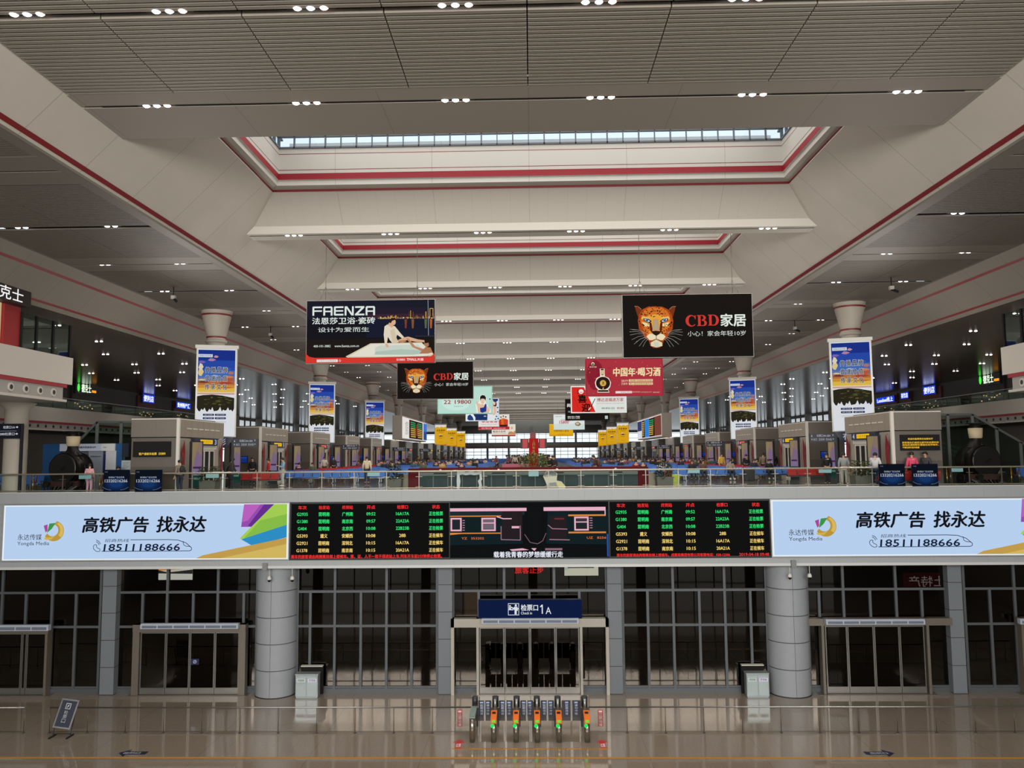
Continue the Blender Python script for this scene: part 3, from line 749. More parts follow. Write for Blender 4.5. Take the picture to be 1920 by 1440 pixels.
# ------------------------------------------------------------------ litter bins by the round columns
def bin_(px0, px1, lb):
    Y = 38.5
    x0, x1 = at(px0, 1280, Y).x, at(px1, 1280, Y).x; w = (x1 - x0) / 2; h = at(997, 1265, Y).z
    r = thing('litter_bin', lb, 'bin', ((x0 + x1) / 2, Y, 0), group='steel litter bins')
    st = mat((150, 160, 162), 0.35, 0.5)
    MB().box(-w, w, 0, 0.42, 0.05, h).box(-w + .03, w - .03, 0.03, 0.4, 0, 0.05).build('body', st, r)
    MB().box(-w - .02, w + .02, -0.02, 0.44, h, h + 0.05).build('lid', st, r)
    for s in (-1, 1):
        d = MB().box(s * w / 2 - w / 2 + .03, s * w / 2 + w / 2 - .03, -0.02, 0.0, 0.1, h - 0.06).build('door', mat((158, 168, 170), 0.3, 0.5), r)
        q = Print(w * .8, 0.17, (0, 0, 100, 40), y=-0.021, lit=False)
        q.rect('c4d2d0' if s < 0 else 'd4d4e8', 0, 0, 100, 40); q.text('30343a', '可回收' if s < 0 else '不可收', 14, 8, 86, 30, 0.01)
        o = q.build('label_plate', d); o.location = (s * w / 2, 0, h - 0.24)
bin_(554, 596, 'steel twin litter bin beside the left round column'); bin_(1400, 1442, 'steel twin litter bin beside the right round column')
def shelf_stand(px0, px1, lb):
    Y = 39.0
    x0, x1 = at(px0, 1280, Y).x, at(px1, 1280, Y).x
    r = thing('display_stand', lb, 'stand', ((x0 + x1) / 2, Y, 0)); w = (x1 - x0) / 2
    MB().box(-w, w, 0.12, 0.26, 0, 1.28).build('cabinet', M_BLACK, r)
    MB().box(-w, w, 0.05, 0.28, 1.28, 1.33).build('top_ledge', mat((190, 188, 180), 0.5), r)
shelf_stand(563, 604, 'black stand with a pale top ledge behind the left litter bin'); shelf_stand(1392, 1434, 'black stand with a pale top ledge behind the right litter bin')

# ------------------------------------------------------------------ ticket gates
GYF = 32.6
gx = [at(q, 1380, GYF).x for q in (885, 925.5, 967.5, 1007.5, 1048.5, 1101.5)]
M_GATE = mat((150, 142, 130), 0.25, 0.85); M_GDK = mat((44, 46, 48), 0.4); M_ORG = mat((232, 112, 36), 0.45)
gate_words = ['leftmost slim ticket gate without an orange head', 'first orange-headed ticket gate from the left', 'second orange-headed ticket gate from the left', 'third orange-headed ticket gate, in the middle of the row', 'fourth orange-headed ticket gate from the left', 'orange-headed ticket gate at the right end of the row']
g1 = None
for i, x in enumerate(gx):
    if i == 0:
        r = thing('ticket_gate', gate_words[0], 'ticket gate', (x, GYF, 0), group='ticket gates in a row')
        MB().cyl((0, 0.14, 0), (0, 0.14, 1.0), 0.11, n=18).box(-0.11, 0.11, 0.14, 1.9, 0, 0.96).build('cabinet', M_GATE, r)
        MB().prism([(0.0, 0.98), (0.3, 1.05), (1.2, 1.05), (1.2, 0.96), (0, 0.94)], 0, -0.12, 0.12).build('reader_head', mat((120, 138, 134), 0.3), r)
        MB().cyl((0, 1.75, 0.9), (0, 1.75, 1.28), 0.12, n=14).build('rear_post', M_GDK, r)
        MB().box(0.1, 0.16, 1.3, 1.45, 0.2, 0.9).build('hinge_box', M_GDK, r)
    elif g1 is None:
        g1 = r = thing('ticket_gate', gate_words[i], 'ticket gate', (x, GYF, 0), group='ticket gates in a row')
        MB().cyl((0, 0.14, 0), (0, 0.14, 0.88), 0.11, n=18).box(-0.11, 0.11, 0.14, 1.9, 0, 0.86).build('cabinet', M_GATE, r)
        o = MB().prism([(-0.01, 0.74), (-0.03, 0.92), (0.62, 1.06), (0.66, 0.9), (0.15, 0.74)], 0, -0.115, 0.115).build('reader_head', M_ORG, r)
        MB().prism([(0.34, 1.015), (0.48, 1.045), (0.48, 1.05), (0.34, 1.02)], 0, -0.07, 0.07).build('scan_window', M_BLACK, o)
        MB().box(-0.07, 0.07, -0.045, -0.02, 0.80, 0.88).build('ticket_slot', glow('4fe84a', 1.0), o, 'lit green ticket slot')
        MB().box(-0.12, 0.12, 0.66, 1.25, 0.86, 1.0).build('hood', mat((92, 88, 80), 0.3, 0.6), r)
        b = MB().cyl((0, 1.42, 0.86), (0, 1.42, 1.26), 0.055, n=10, mi=0)
        b.build('bracket', mat((170, 172, 168), 0.3, 0.6), r)
        MB().cyl((0, 1.75, 0.86), (0, 1.75, 1.28), 0.13, n=14).build('rear_post', M_GDK, r)
        MB().cyl((-0.05, 0.03, 0.66), (-0.05, -0.03, 0.66), 0.07, n=16).build('indicator_lamp', glow('18e058', 1.1), r, 'round green lamp')
        MB().box(-0.16, -0.1, 1.3, 1.45, 0.2, 0.9).box(0.1, 0.16, 1.3, 1.45, 0.2, 0.9).build('hinge_box', M_GDK, r)
    else:
        dup(g1, (x, GYF, 0), gate_words[i])
# swing panels with upright blue notices
n = 0
flap = {}
lane_words = ['first', 'second', 'third', 'fourth', 'fifth and widest']
for i in range(5):
    xa, xb3 = gx[i] + 0.162, gx[i + 1] - 0.162
    for s in (0, 1):
        mid = (xa + xb3) / 2
        a, c = (xa, mid - 0.012) if s == 0 else (mid + 0.012, xb3)
        w = c - a; Yp = GYF + 1.37
        r = thing('gate_panel', '%s dark swing panel with a blue notice, %s lane from the left' % ('left' if s == 0 else 'right', lane_words[i]), 'gate panel', ((a + c) / 2, Yp, 0), group='swing panels of the ticket gates')
        MB().box(-w / 2, w / 2, -0.015, 0.015, 0.42, 1.22).build('leaf', mat((34, 22, 20), 0.25), r)
        MB().box(-w / 2 if s else w / 2 - 0.02, -w / 2 + 0.02 if s else w / 2, -0.022, 0.022, 0.40, 1.24).build('edge_strip', M_STEEL, r)
        key = s
        q = Print(0.19, 0.56, (0, 0, 50, 150), y=-0.018, lit=False)
        q.rect('16264e', 0, 0, 50, 150); q.rect('9fb2d2', 8, 6, 42, 24)
        for j, ch in enumerate('蓝票通道' if s == 0 else '请勿冲撞'): q.rect('16264e', 6, 30 + 29 * j, 44, 56 + 29 * j); q.text('e8eefa', ch, 9, 32 + 29 * j, 41, 56 + 29 * j, 0.055); q.n = 3
        o = q.build('notice', r); o.location = ((-0.01 if s else 0.01), 0, 0.92)

# red notices on the railing glass, floor arrows and floor lines
def flat_on_floor(name, lb, cat, x, y, pts, c, letters=None, wc='d8dce4', rz=0):
    r = thing(name, lb, cat, (x, y, 0.002), rz)
    MB().prism(pts, 2, 0.0, 0.003).build('backing', mat(c, 0.4), r)
    if letters:
        txt, x0, y0, x1, y1 = letters
        vs, fs = glyphs(txt, 0.02)
        MB().mesh([(x0 + (x1 - x0) * u, y0 + (y1 - y0) * v, 0.0045) for u, v in vs], fs).build('lettering', mat(wc, 0.5), r, recalc=False)
    return r
for s, px, lb in ((-1, 859, 'red arrow sticker on the floor left of the ticket gates'), (1, 1131, 'red arrow sticker on the floor right of the ticket gates')):
    p = at(px, 1396, GYF - 0.4)
    x = p.x
    flat_on_floor('floor_arrow', lb, 'floor sticker', x, 32.05, [(-0.11, 0), (0.11, 0), (0.11, 0.62), (0.26, 0.62), (0, 0.95), (-0.26, 0.62), (-0.11, 0.62)], (190, 40, 40), ('红票', -0.09, 0.1, 0.09, 0.5), rz=0)
for px, lb, sgn in ((249, 'navy arrow sticker pointing left on the floor', -1), (1649, 'navy arrow sticker pointing right on the floor', 1)):
    p = at(px, 1409, 31.55)
    pts = [(-sgn * 0.55, -0.16), (sgn * 0.2, -0.16), (sgn * 0.2, -0.36), (sgn * 0.55, 0.0), (sgn * 0.2, 0.36), (sgn * 0.2, 0.16), (-sgn * 0.55, 0.16)]
    flat_on_floor('floor_arrow', lb, 'floor sticker', p.x, 31.55, pts, (22, 24, 48), ('出站口', -0.34 * 1, -0.1, 0.3, 0.1), 'aab0c0')
tag(MB().box(-33.5, 33.5, 31.02, 31.13, 0.001, 0.004).build('floor_line', mat((190, 130, 30), 0.5)), 'long yellow line across the polished floor in the foreground', 'floor marking')
r = thing('floor_line', 'short yellow waiting line on the floor before the ticket gates', 'floor marking', (at(994, 1403, 32.0).x, 32.0, 0))
MB().box(-3.0, 3.0, -0.05, 0.05, 0.001, 0.004).build('tape', mat((190, 130, 30), 0.5), r)
b = MB()
for i in range(5):
    for j in range(8): b.box(-2.9 + 1.22 * i + 0.085 * j, -2.86 + 1.22 * i + 0.085 * j, -0.03, 0.03, 0.0041, 0.005)
b.build('lettering', mat((70, 50, 20), 0.6), r)

# ------------------------------------------------------------------ railings on the lower floor
M_RG = glass((254, 254, 254), 0.995, 0.12, name='railing_glass')
def rail(lb, xa, xb4, sp, first_loop=False, notice=None):
    r = thing('floor_railing', lb, 'railing', (xa, 33.75, 0))
    L = xb4 - xa
    MB().cyl((0, 0, 1.02), (L, 0, 1.02), 0.03, n=10).build('handrail', M_STEEL, r)
    n = max(2, round(L / sp))
    for i in range(n + 1):
        x = L * i / n
        MB().cyl((x, 0, 0), (x, 0, 1.0), 0.014, n=8).cyl((x, 0, 0), (x, 0, 0.03), 0.05, n=10).build('post', mat((92, 86, 80), 0.35, 0.6), r)
        if i < n:
            w = L / n
            MB().box(x + 0.06, x + w - 0.06, -0.006, 0.006, 0.08, 0.93).build('glass_panel', M_RG, r)
    MB().box(0, L, -0.012, 0.012, 0.05, 0.07).build('bottom_rail', mat((92, 86, 80), 0.35, 0.6), r)
    return r
xr0 = at(94, 1330, 33.75).x
rail('steel floor railing with glass panels left of the ticket gates', xr0, gx[0] - 0.12, 1.52)
rail('steel floor railing with glass panels right of the ticket gates', gx[5] + 0.14, 30.0, 1.52)
rail('short floor railing at the lower left edge, before the tilted sign', -30.0, at(46, 1330, 33.75).x, 1.52)
for px, lb in ((862, 'red upright notice on the railing glass left of the gates'), (1126, 'red upright notice on the railing glass right of the gates')):
    p = at(px, 1347, 33.7)
    q = Print(0.2, 0.66, (0, 0, 50, 165), y=0, lit=False)
    q.rect('a0202c', 0, 0, 50, 165); q.rect('e0b8b8', 8, 6, 42, 26)
    for j, ch in enumerate('红票通道'): q.text('fbe8e8', ch, 8, 32 + 33 * j, 42, 60 + 33 * j, 0.055); q.n = 2
    o = q.build('railing_notice', None); o.location = (p.x, 33.73, p.z); tag(o, lb, 'notice')
# tilted sign on a castor frame at the left
p = at(116, 1345, 33.3)
r = thing('sign_stand', 'tilted navy sign in a chrome frame on a low stand, lower left of the floor', 'sign', (p.x, 33.3, 0))
MB().beam((-0.36, 0, 0.0), (-0.36, 0.35, 0.9), 0.03, 0.03).beam((0.36, 0, 0.0), (0.36, 0.35, 0.9), 0.03, 0.03).beam((-0.36, 0.02, 0.12), (0.36, 0.02, 0.12), 0.025, 0.025).build('stand_frame', M_DARK, r)
for s in (-1, 1): MB().box(s * 0.36 - 0.03, s * 0.36 + 0.03, -0.25, 0.25, 0, 0.05).build('foot', M_BLACK, r)
q = MB()
R0 = Matrix.Rotation(R(-38), 4, 'X') @ Matrix.Translation((0, 0, 0))
def tilt(o): o.location = (0.06, 0.18, 0.86); o.rotation_euler = (R(-22), R(7), 0); return o
tilt(MB().box(-0.36, 0.36, 0.0, 0.05, -0.56, 0.56).build('chrome_frame', mat((200, 204, 206), 0.2, 0.9), r))
q = Print(0.60, 1.0, (0, 0, 60, 100), y=-0.004, lit=False)
q.rect('1c2236', 0, 0, 60, 100); q.rect('c8ccd4', 20, 10, 40, 32); q.rect('1c2236', 22, 12, 38, 30); q.line('c8ccd4', [(26, 27), (34, 15)], 2); q.line('c8ccd4', [(28, 16), (32, 24)], 2)
for j, ch in enumerate('检票口'): q.text('c8ccd4', ch, 22, 38 + 16 * j, 38, 52 + 16 * j, 0.01); q.n = 4
tilt(q.build('face', r))
# ------------------------------------------------------------------ the glass balustrade on the edge of the upper floor
YB = SY + 0.2
zr = at(997, 882, YB).z
bal = thing('glass_balustrade', 'long glass balustrade with a pale steel handrail along the upper floor edge', 'balustrade', (0, YB, 0))
M_RAILW = mat((196, 190, 172), 0.3, 0.5); M_POSTB = mat((120, 116, 106), 0.3, 0.7)
M_BG = glass((250, 253, 251), 0.99, 0.12, name='balustrade_glass')
MB().cyl((-33, 0, zr), (33, 0, zr), 0.038, n=10).build('handrail', M_RAILW, bal)
MB().cyl((-33, 0, zt + 0.09), (33, 0, zt + 0.09), 0.022, n=8).build('bottom_rail', M_RAILW, bal)
post_x = [at(1028.6 + 60.7 * k, 900, YB).x for k in range(-22, 19)]
for i, x in enumerate(post_x):
    MB().box(x - 0.018, x + 0.018, -0.03, 0.03, zt, zr).box(x - 0.16, x + 0.16, -0.045, -0.025, zr - 0.26, zr - 0.24).box(x - 0.16, x + 0.16, -0.045, -0.025, zt + 0.14, zt + 0.16).build('post', M_POSTB, bal)
    if i + 1 < len(post_x):
        MB().box(x + 0.03, post_x[i + 1] - 0.03, -0.008, 0.008, zt + 0.13, zr - 0.05).build('glass_panel', M_BG, bal)
for l, t, r_, b_ in ((148, 891, 171, 898), (386, 888.5, 410, 896), (689, 886, 712, 892.5), (991, 882.5, 1010, 893), (1290, 880.5, 1312, 887), (1535, 880, 1559, 886.5), (1784, 878, 1806, 884.5)):
    a, c = at(l, t, YB - 0.02), at(r_, b_, YB - 0.02)
    MB().box(a.x, c.x, -0.02, -0.012, c.z, a.z).build('glass_sticker', mat((112, 158, 160), 0.4), bal, 'pale turquoise sticker')
# blue poster stands on the balustrade
def poster(px0, py0, px1, py1, lb):
    Y = SY - 0.01
    a, c = at(px0, py0, Y), at(px1, py1, Y); w, h = c.x - a.x, a.z - c.z
    r = thing('poster_board', lb, 'poster', ((a.x + c.x) / 2, Y, (a.z + c.z) / 2))
    MB().box(-w / 2, w / 2, 0, 0.05, -h / 2, h / 2).build('backing', mat((16, 20, 32), 0.5), r)
    q = Print(w, h, (1250, 905, 1550, 1170), y=-0.002, lit=True, strength=0.55)
    q.rect('0c1526', 1250, 905, 1550, 1170)
    for i, (f, cc) in enumerate(((1.0, '0d1f42'), (.85, '102a56'), (.68, '14356a'), (.48, '1b4480'))): q.disc(cc, 1400, 1075, 148 * f, 92 * f)
    q.text('c8d4e4', '玻璃贴广告位招商', 1308, 985, 1492, 1006, 0.01); q.text('e4e8ee', '13320216266', 1268, 1020, 1530, 1056, 0.02)
    q.text('8fa0b8', '传媒', 1264, 924, 1300, 938, 0)
    for s in (-1, 1):
        for j in range(6):
            x = 1400 + s * (55 + 16 * j); y = 1150 - 1.1 * j * j
            q.line('7f9fc4', [(x, y), (x + s * 10, y - 9), (x + s * 17, y - 3)], 3)
    q.build('print', r)
    return r
poster(195, 881, 242, 922, 'dark blue poster on the balustrade with a phone number, far left one beside the locomotive'); poster(254, 881, 303, 922, 'dark blue poster on the balustrade with a phone number, before the grey left booth')
poster(1647, 870, 1698, 911.5, 'dark blue poster on the balustrade with a phone number, before red seats at right'); poster(1709, 870, 1760, 911.5, 'dark blue poster on the balustrade with a phone number, beside the right locomotive')

# ------------------------------------------------------------------ columns of the inner aisles
COLS = [47.6, 71.5, 95.5, 114.0, 139.0, 164.5, 187.0, 211.0]
XC_ = 18.9
M_COL = mat((176, 168, 156), 0.55)
M_COLR = mat((120, 30, 34), 0.5)
colm = {}
for y in COLS:
    for s in (-1, 1):
        if 'd' not in colm:
            b = MB().cyl((0, 0, ZF), (0, 0, ZC + 6.85), 0.5, n=24, caps=False)
            b.lathe([(0.5, ZC + 6.8), (0.62, ZC + 6.85), (0.62, ZC + 6.97), (0.55, ZC + 6.99), (0.56, ZC + 7.09)], n=24)
            b.lathe([(0.575, ZC + 7.09), (0.585, ZC + 7.19)], n=24, mi=1)
            b.lathe([(0.56, ZC + 7.19), (0.85, ZC + 8.43)], n=24); b.lathe([(0.865, ZC + 8.43), (0.885, ZC + 8.53)], n=24, mi=1); b.lathe([(0.86, ZC + 8.53), (0.92, HA)], n=24)
            o = b.build('wall_column', [M_COL, M_COLR]); o.location = (s * XC_, y, 0); struct(o); colm['d'] = o
        else:
            o = colm['d'].copy(); COL.objects.link(o); o.location = (s * XC_, y, 0)

# tall sunset banners on the first three columns, yellow banners on the far ones
def sunset_art(q):
    l, t, r_, b = q.box
    q.rect('f0f4fa', l, t, r_, b); q.rect('2340a8', 88, 165, 668, 700)
    rnd = random.Random(3)
    for y0, y1, c in ((165, 300, '1d3694'), (300, 430, '2a4fb4'), (430, 520, '4a74c4'), (520, 570, '6d7fb0'), (570, 620, 'c07a48'), (620, 660, 'e09a3c'), (660, 712, 'f2c84a'), (712, 730, 'f6e0b0'), (728, 745, 'd8a8a0')):
        q.rect(c, 88, y0, 668, y1)
    def streak(c, x, y, w, h): q.poly(c, [(x, y), (x + w * .3, y - h), (x + w * .7, y - h * .8), (x + w, y - h * .2), (x + w * .6, y + h * .5), (x + w * .25, y + h * .4)])
    for x, y, w, h, c in ((90, 470, 90, 80, 'f0d898'), (96, 400, 80, 60, 'f2e6c4'), (90, 330, 120, 22, '8a6ac0'), (240, 300, 130, 26, 'c08ab4'), (330, 258, 80, 22, 'd4a0b0'), (380, 420, 240, 40, '3f62b8'), (470, 560, 195, 46, 'c4603c'), (500, 520, 165, 22, 'd88a64'), (410, 600, 250, 22, 'b8483a'), (90, 590, 190, 18, '7a3a2c'), (250, 640, 300, 14, 'f2b848'), (90, 560, 140, 16, 'e8d2a0'), (420, 660, 240, 14, 'd86c34'), (300, 510, 120, 20, 'a4b4dc'), (560, 470, 100, 26, 'c87a68')):
        streak(c, x, y, w, h)
    hill = [(88, 770), (180, 756), (320, 748), (480, 760), (600, 780), (668, 790), (668, 900)]
    low = [(668, 930)] + [(668 - 580 * i / 24, 945 + 38 * math.sin(i * 1.9) * math.cos(i * .7) + rnd.uniform(-8, 8)) for i in range(1, 24)] + [(88, 920)]
    q.poly('2c2a1c', hill + low)
    for i in range(26):
        x, y = rnd.uniform(110, 620), rnd.uniform(785, 890); streak(rnd.choice(['4a4a26', '5e5a2c', '3a3a20', '6a6030']), x, y, rnd.uniform(30, 90), rnd.uniform(6, 14))
    for j, ln in enumerate(('传播品牌', '传递价值', '传承文化')):
        y = 395 + 110 * j
        for i, ch in enumerate(ln):
            x = 208 + 92 * i
            q.text('e8ecf4', ch, x - 3, y - 3, x + 73, y + 75, 0.045); q.text('16181e', ch, x, y, x + 70, y + 72, 0.012); q.n = 60 + 2 * (4 * j + i) % 3
    q.n = 64
    q.rect('dfe8f4', 98, 228, 320, 268); q.text('6080a8', '铁路文化传媒', 118, 238, 300, 258, 0)
    for x in (190, 375):
        for y in (998, 1042):
            q.rect('1b2860', x + 10, y, x + 162, y + 26); q.disc('1b2860', x + 12, y + 13, 13); q.disc('1b2860', x + 160, y + 13, 13); q.text('e8ecf4', '品牌广告位招租', x + 22, y + 6, x + 150, y + 20, 0); q.n = 66
    q.line('9aa4b4', [(200, 1096), (550, 1096)], 3); q.line('9aa4b4', [(200, 1112), (550, 1112)], 3); q.n += 1
def tall_banner(lb, s, y, top, bot, w, art, box, grp, rz, frame_c=(196, 194, 188), tail=None):
    h = top - bot
    r = thing('column_banner', lb, 'banner', (s * (XC_ - 0.45), y - 0.98, (top + bot) / 2), s * -rz, grp)
    mf = mat(frame_c, 0.45, 0.2)
    f = MB().box(-w / 2 - .07, w / 2 + .07, 0, 0.34, -h / 2 - .05, h / 2 + .05); f.build('case', mf, r)
    MB().box(-w / 2 - .14, w / 2 + .14, -0.06, 0.40, h / 2 + .05, h / 2 + .24).build('top_rail', mf, r)
    MB().box(-0.35, 0.35, 0.34, 0.62, h / 2 - 1.2, h / 2 - 0.9).box(-0.35, 0.35, 0.34, 0.62, -h / 2 + 0.9, -h / 2 + 1.2).build('bracket', mat((110, 108, 104), 0.5), r)
    q = Print(w, h, box, y=-0.003, strength=0.75); art(q); q.build('print', r)
    if tail:
        MB().prism([(-w / 2, 0), (w / 2, 0), (w / 2 - 0.35, -0.62), (-w / 2 + 0.35, -0.62)], 1, 0.0, 0.3).build('lower_case', mat((18, 24, 58), 0.4), r).location = (0, 0, -h / 2 - 0.05)
        q = Print(0.5, 0.5, (0, 0, 10, 10), y=-0.006, strength=0.7); q.text('c8cce0', tail, 1, 1, 9, 9, 0.01); o = q.build('lower_lettering', r); o.location = (-s * 0.4, 0, -h / 2 - 0.34)
    return r
bt, bb_ = at(400, 655, 46.6).z, at(400, 818, 46.6).z
col_words = ['nearest', 'second', 'third']
for s, side_w in ((-1, 'left'), (1, 'right')):
    first = None
    for k in range(3):
        lb = 'tall sunset sky banner on the %s column of the %s aisle' % (col_words[k], side_w)
        y = COLS[k]
        if first is None: first = tall_banner(lb, s, y, bt, bb_, 2.12, sunset_art, (80, 155, 678, 1285), 'sunset banners on the columns', R(16), tail='彩' if s < 0 else '有')
        else: dup(first, (first.location.x, y - 0.98, first.location.z), lb)
def yellow_art(q):
    q.rect('f4f2ec', 0, 0, 100, 230); q.poly('f0b41c', [(0, 34), (22, 20), (38, 30), (55, 18), (72, 28), (100, 16), (100, 230), (0, 230)])
    q.rect('d89c14', 0, 210, 100, 230)
    q.text('3a2408', '多彩贵州', 14, 50, 86, 72, 0.02); q.text('5a3a10', '山地旅游', 26, 78, 74, 88, 0.0)
    q.poly('f6f0e0', [(28, 122), (46, 104), (58, 112), (72, 122)]); q.poly('6a3a1c', [(26, 124), (50, 112), (76, 124), (50, 130)])
    q.text('5a3a10', '欢迎您', 34, 140, 66, 150, 0); q.rect('c89010', 34, 186, 66, 190); q.poly('d86040', [(72, 230), (88, 212), (100, 218), (100, 230)])
first = None
for s, side_w in ((-1, 'left'), (1, 'right')):
    for k, nm in ((5, 'nearest'), (6, 'middle'), (7, 'farthest')):
        lb = '%s of three yellow column banners on the %s side' % (nm, side_w)
        y = COLS[k]
        if first is None: first = tall_banner(lb, s, y, at(830, 797, y).z, at(830, 836, y).z, 2.3, yellow_art, (0, 0, 100, 230), 'yellow banners on the far columns', R(10))
        else: dup(first, (s * (XC_ - 0.45), y - 0.98, first.location.z), lb, rz=-s * R(10))

# long slanted-looking screens along the aisles at the fourth column
for s, side_w in ((-1, 'left'), (1, 'right')):
    ya, yb2 = 97.0, 119.0; z0, z1 = ZC + 2.1, ZC + 4.7
    r = thing('aisle_screen', 'long hanging departure screen facing the hall from the %s aisle' % side_w, 'departure board', (s * 15.6, (ya + yb2) / 2, (z0 + z1) / 2), -s * R(90))
    L, h = yb2 - ya, z1 - z0
    MB().box(-L / 2, L / 2, 0.02, 1.2, -h / 2 - 0.15, h / 2 + 0.15).build('casing', mat((176, 168, 156), 0.5), r)
    MB().box(-L / 2 + 1, -L / 2 + 1.3, 0.4, 0.7, h / 2, HA - (z0 + z1) / 2).build('hanger', mat((150, 144, 134), 0.5), r)
    MB().box(L / 2 - 1.3, L / 2 - 1, 0.4, 0.7, h / 2, HA - (z0 + z1) / 2).build('hanger', mat((150, 144, 134), 0.5), r)
    q = Print(L, h, (0, 0, 280, 120), y=0.0, strength=0.9, step=0.006)
    q.rect('efe9e4', 0, 0, 280, 120)
    if s < 0:
        q.rect('231410', 70, 6, 230, 116)
        for x in (84, 160):
            for i in range(8):
                q.rect('2c9c5a' if i < 3 else 'c8a04a', x, 16 + 12 * i, x + 56, 23 + 12 * i)
        q.rect('b0402c', 144, 24, 154, 96); q.rect('3c78d8', 232, 6, 278, 60); q.rect('26508c', 232, 60, 278, 116); q.text('8a8078', '旅客须知', 20, 20, 50, 100, 0)
    else:
        q.rect('7a4034', 200, 4, 278, 116); q.rect('1a1410', 150, 6, 210, 116); q.rect('2a84dc', 100, 4, 150, 116); q.rect('1a1410', 62, 6, 100, 116); q.rect('343c70', 4, 6, 60, 70); q.rect('dfe2ec', 4, 72, 60, 116)
        for i in range(8): q.rect('2c9c5a' if i < 3 else 'c8a04a', 156, 16 + 12 * i, 204, 23 + 12 * i); q.rect('c8a04a', 68, 16 + 12 * i, 96, 23 + 12 * i)
    q.build('screen', r)

# ------------------------------------------------------------------ check-in booths in two rows
M_BO1 = panelled('booth_panel_grey', (118, 110, 102), [(0, 1.1, 0.012), (1, 1.1, 0.012)], dark=0.7, rough=0.35)
M_BO2 = mat((84, 77, 70), 0.4); M_BO3 = panelled('booth_fascia_tan', (150, 138, 122), [(1, 0.74, 0.02)], dark=0.45, rough=0.3)
M_BOF = mat((158, 149, 136), 0.5); M_TRIMW = mat((214, 210, 200), 0.4)
M_BGL = glass((120, 120, 116), 0.5, 1.0, name='booth_door_glass')
XBF = 17.35; BL, BW, BH = 5.8, 2.3, 3.62
booth_names = ['nearest', 'second', 'third', 'fourth', 'fifth', 'sixth', 'seventh', 'eighth', 'ninth', 'tenth', 'eleventh', 'twelfth', 'thirteenth', 'fourteenth', 'fifteenth', 'sixteenth']
def rot_print(q, name, par, loc, rz):
    o = q.build(name, par); o.location = loc; o.rotation_euler = (0, 0, rz); return o
def booth(s, k, detail):
    y = 39.2 + 12 * k
    lb = '%s grey check-in booth in the %s row' % (booth_names[k], 'left' if s < 0 else 'right')
    if k == 0: lb += ', amber screen on its end'
    r = thing('check_in_booth', lb, 'booth', (s * XBF, y, ZF), 0, 'check-in booths along the hall')
    def bx(m, d0, d1, *a, mi=0): m.box(min(s * d0, s * d1), max(s * d0, s * d1), *a, mi); return m      # d: depth behind the front
    b = bx(MB(), 0.06, BW, 0.0, BL, 1.3, 2.72, mi=0); bx(b, 0.06, BW, 0.0, BL, 0, 1.3, mi=1)
    b.build('body', [M_BO1, M_BO2], r)
    bx(MB(), 0.04, BW + 0.02, -0.03, BL, 2.76, BH).build('upper_casing', M_BO1, r)
    bx(MB(), -0.03, 0.05, 0.0, BL, 2.76, BH).build('fascia', M_BO3, r)
    f = bx(MB(), 0.0, 0.07, 0.0, 1.7, 0, 2.7); bx(f, 0.0, 0.07, 4.5, BL, 0, 2.7); bx(f, 0.0, 0.07, 1.7, 4.5, 2.15, 2.7)
    f.build('front', M_BOF, r)
    bx(MB(), -0.08, 0.06, -0.06, 0.08, 0, BH + 0.06).build('corner_post', M_TRIMW, r, 'white corner post')
    bx(MB(), -0.02, BW + 0.02, -0.04, BL, BH, BH + 0.05).build('top_edge', M_TRIMW, r)
    d = bx(MB(), -0.10, -0.005, 1.6, 4.6, 2.15, 2.36).build('door_header', M_TRIMW, r)
    for j in range(4):
        ya = 1.75 + 0.68 * j
        lf = bx(MB(), -0.06, -0.01, ya, ya + 0.07, 0.0, 2.15); bx(lf, -0.06, -0.01, ya + 0.6, ya + 0.67, 0, 2.15); bx(lf, -0.06, -0.01, ya + 0.07, ya + 0.6, 0, 0.12); bx(lf, -0.06, -0.01, ya + .07, ya + .6, 2.05, 2.15)
        o = lf.build('door_leaf', M_TRIMW, r)
        bx(MB(), -0.04, -0.03, ya + 0.07, ya + 0.6, 0.12, 2.05).build('pane', M_BLACK, o)
    sg = bx(MB(), -0.2, -0.005, 1.5, 4.5, 2.36, 2.74).build('door_sign', mat((18, 22, 44), 0.4), r)
    q = Print(3.0, 0.38, (0, 0, 300, 38), y=-0.002, strength=1.0)
    amber = k not in (2, 4, 6)
    q.rect('f0c020' if amber else 'e03418', 70, 8, 230, 30); q.text('8a5a08' if amber else 'ffc8a0', '开始检票请排队', 78, 12, 222, 27, 0)
    q.text('b8c4e4', '%d' % (3 + 2 * k if s < 0 else 4 + 2 * k), 256 if s < 0 else 20, 6, 280 if s < 0 else 44, 32, 0.01)
    rot_print(q, 'sign_text', sg, (-s * 0.205, 3.0, 2.55), -s * R(90))
    if k < 5:
        for j in range(6): bx(MB(), -0.06, -0.03, 0.95 + 0.74 * j, 1.45 + 0.74 * j, 3.16, 3.22).build('fascia_bar', M_TRIMW, r)
    bx(MB(), 0.3, BW - 0.3, 0.4, BL - 0.4, BH + 0.05, BH + 0.12).build('fill_light_tray', M_DARK, r)  # tray added under the fill lights
    if k < 12:  # added fill spot, no fixture of the hall: brightens the nave ceiling
        l = bpy.data.lights.new('booth_fill_spot', 'SPOT'); l.energy = FILL_SPOT_W; l.spot_size = R(120); l.spot_blend = 1.0; l.shadow_soft_size = 0.35; l.color = (1.0, 0.96, 0.9)
        o = bpy.data.objects.new('booth_fill_spot', l); o.location = (s * (XBF + 1.3), y + BL / 2, ZF + BH + 0.4); COL.objects.link(o)
        aim = Vector((s * -3.0, y + BL / 2 - (16 if k == 0 else 4), HB)) - o.location; o.rotation_euler = aim.to_track_quat('-Z', 'Y').to_euler()
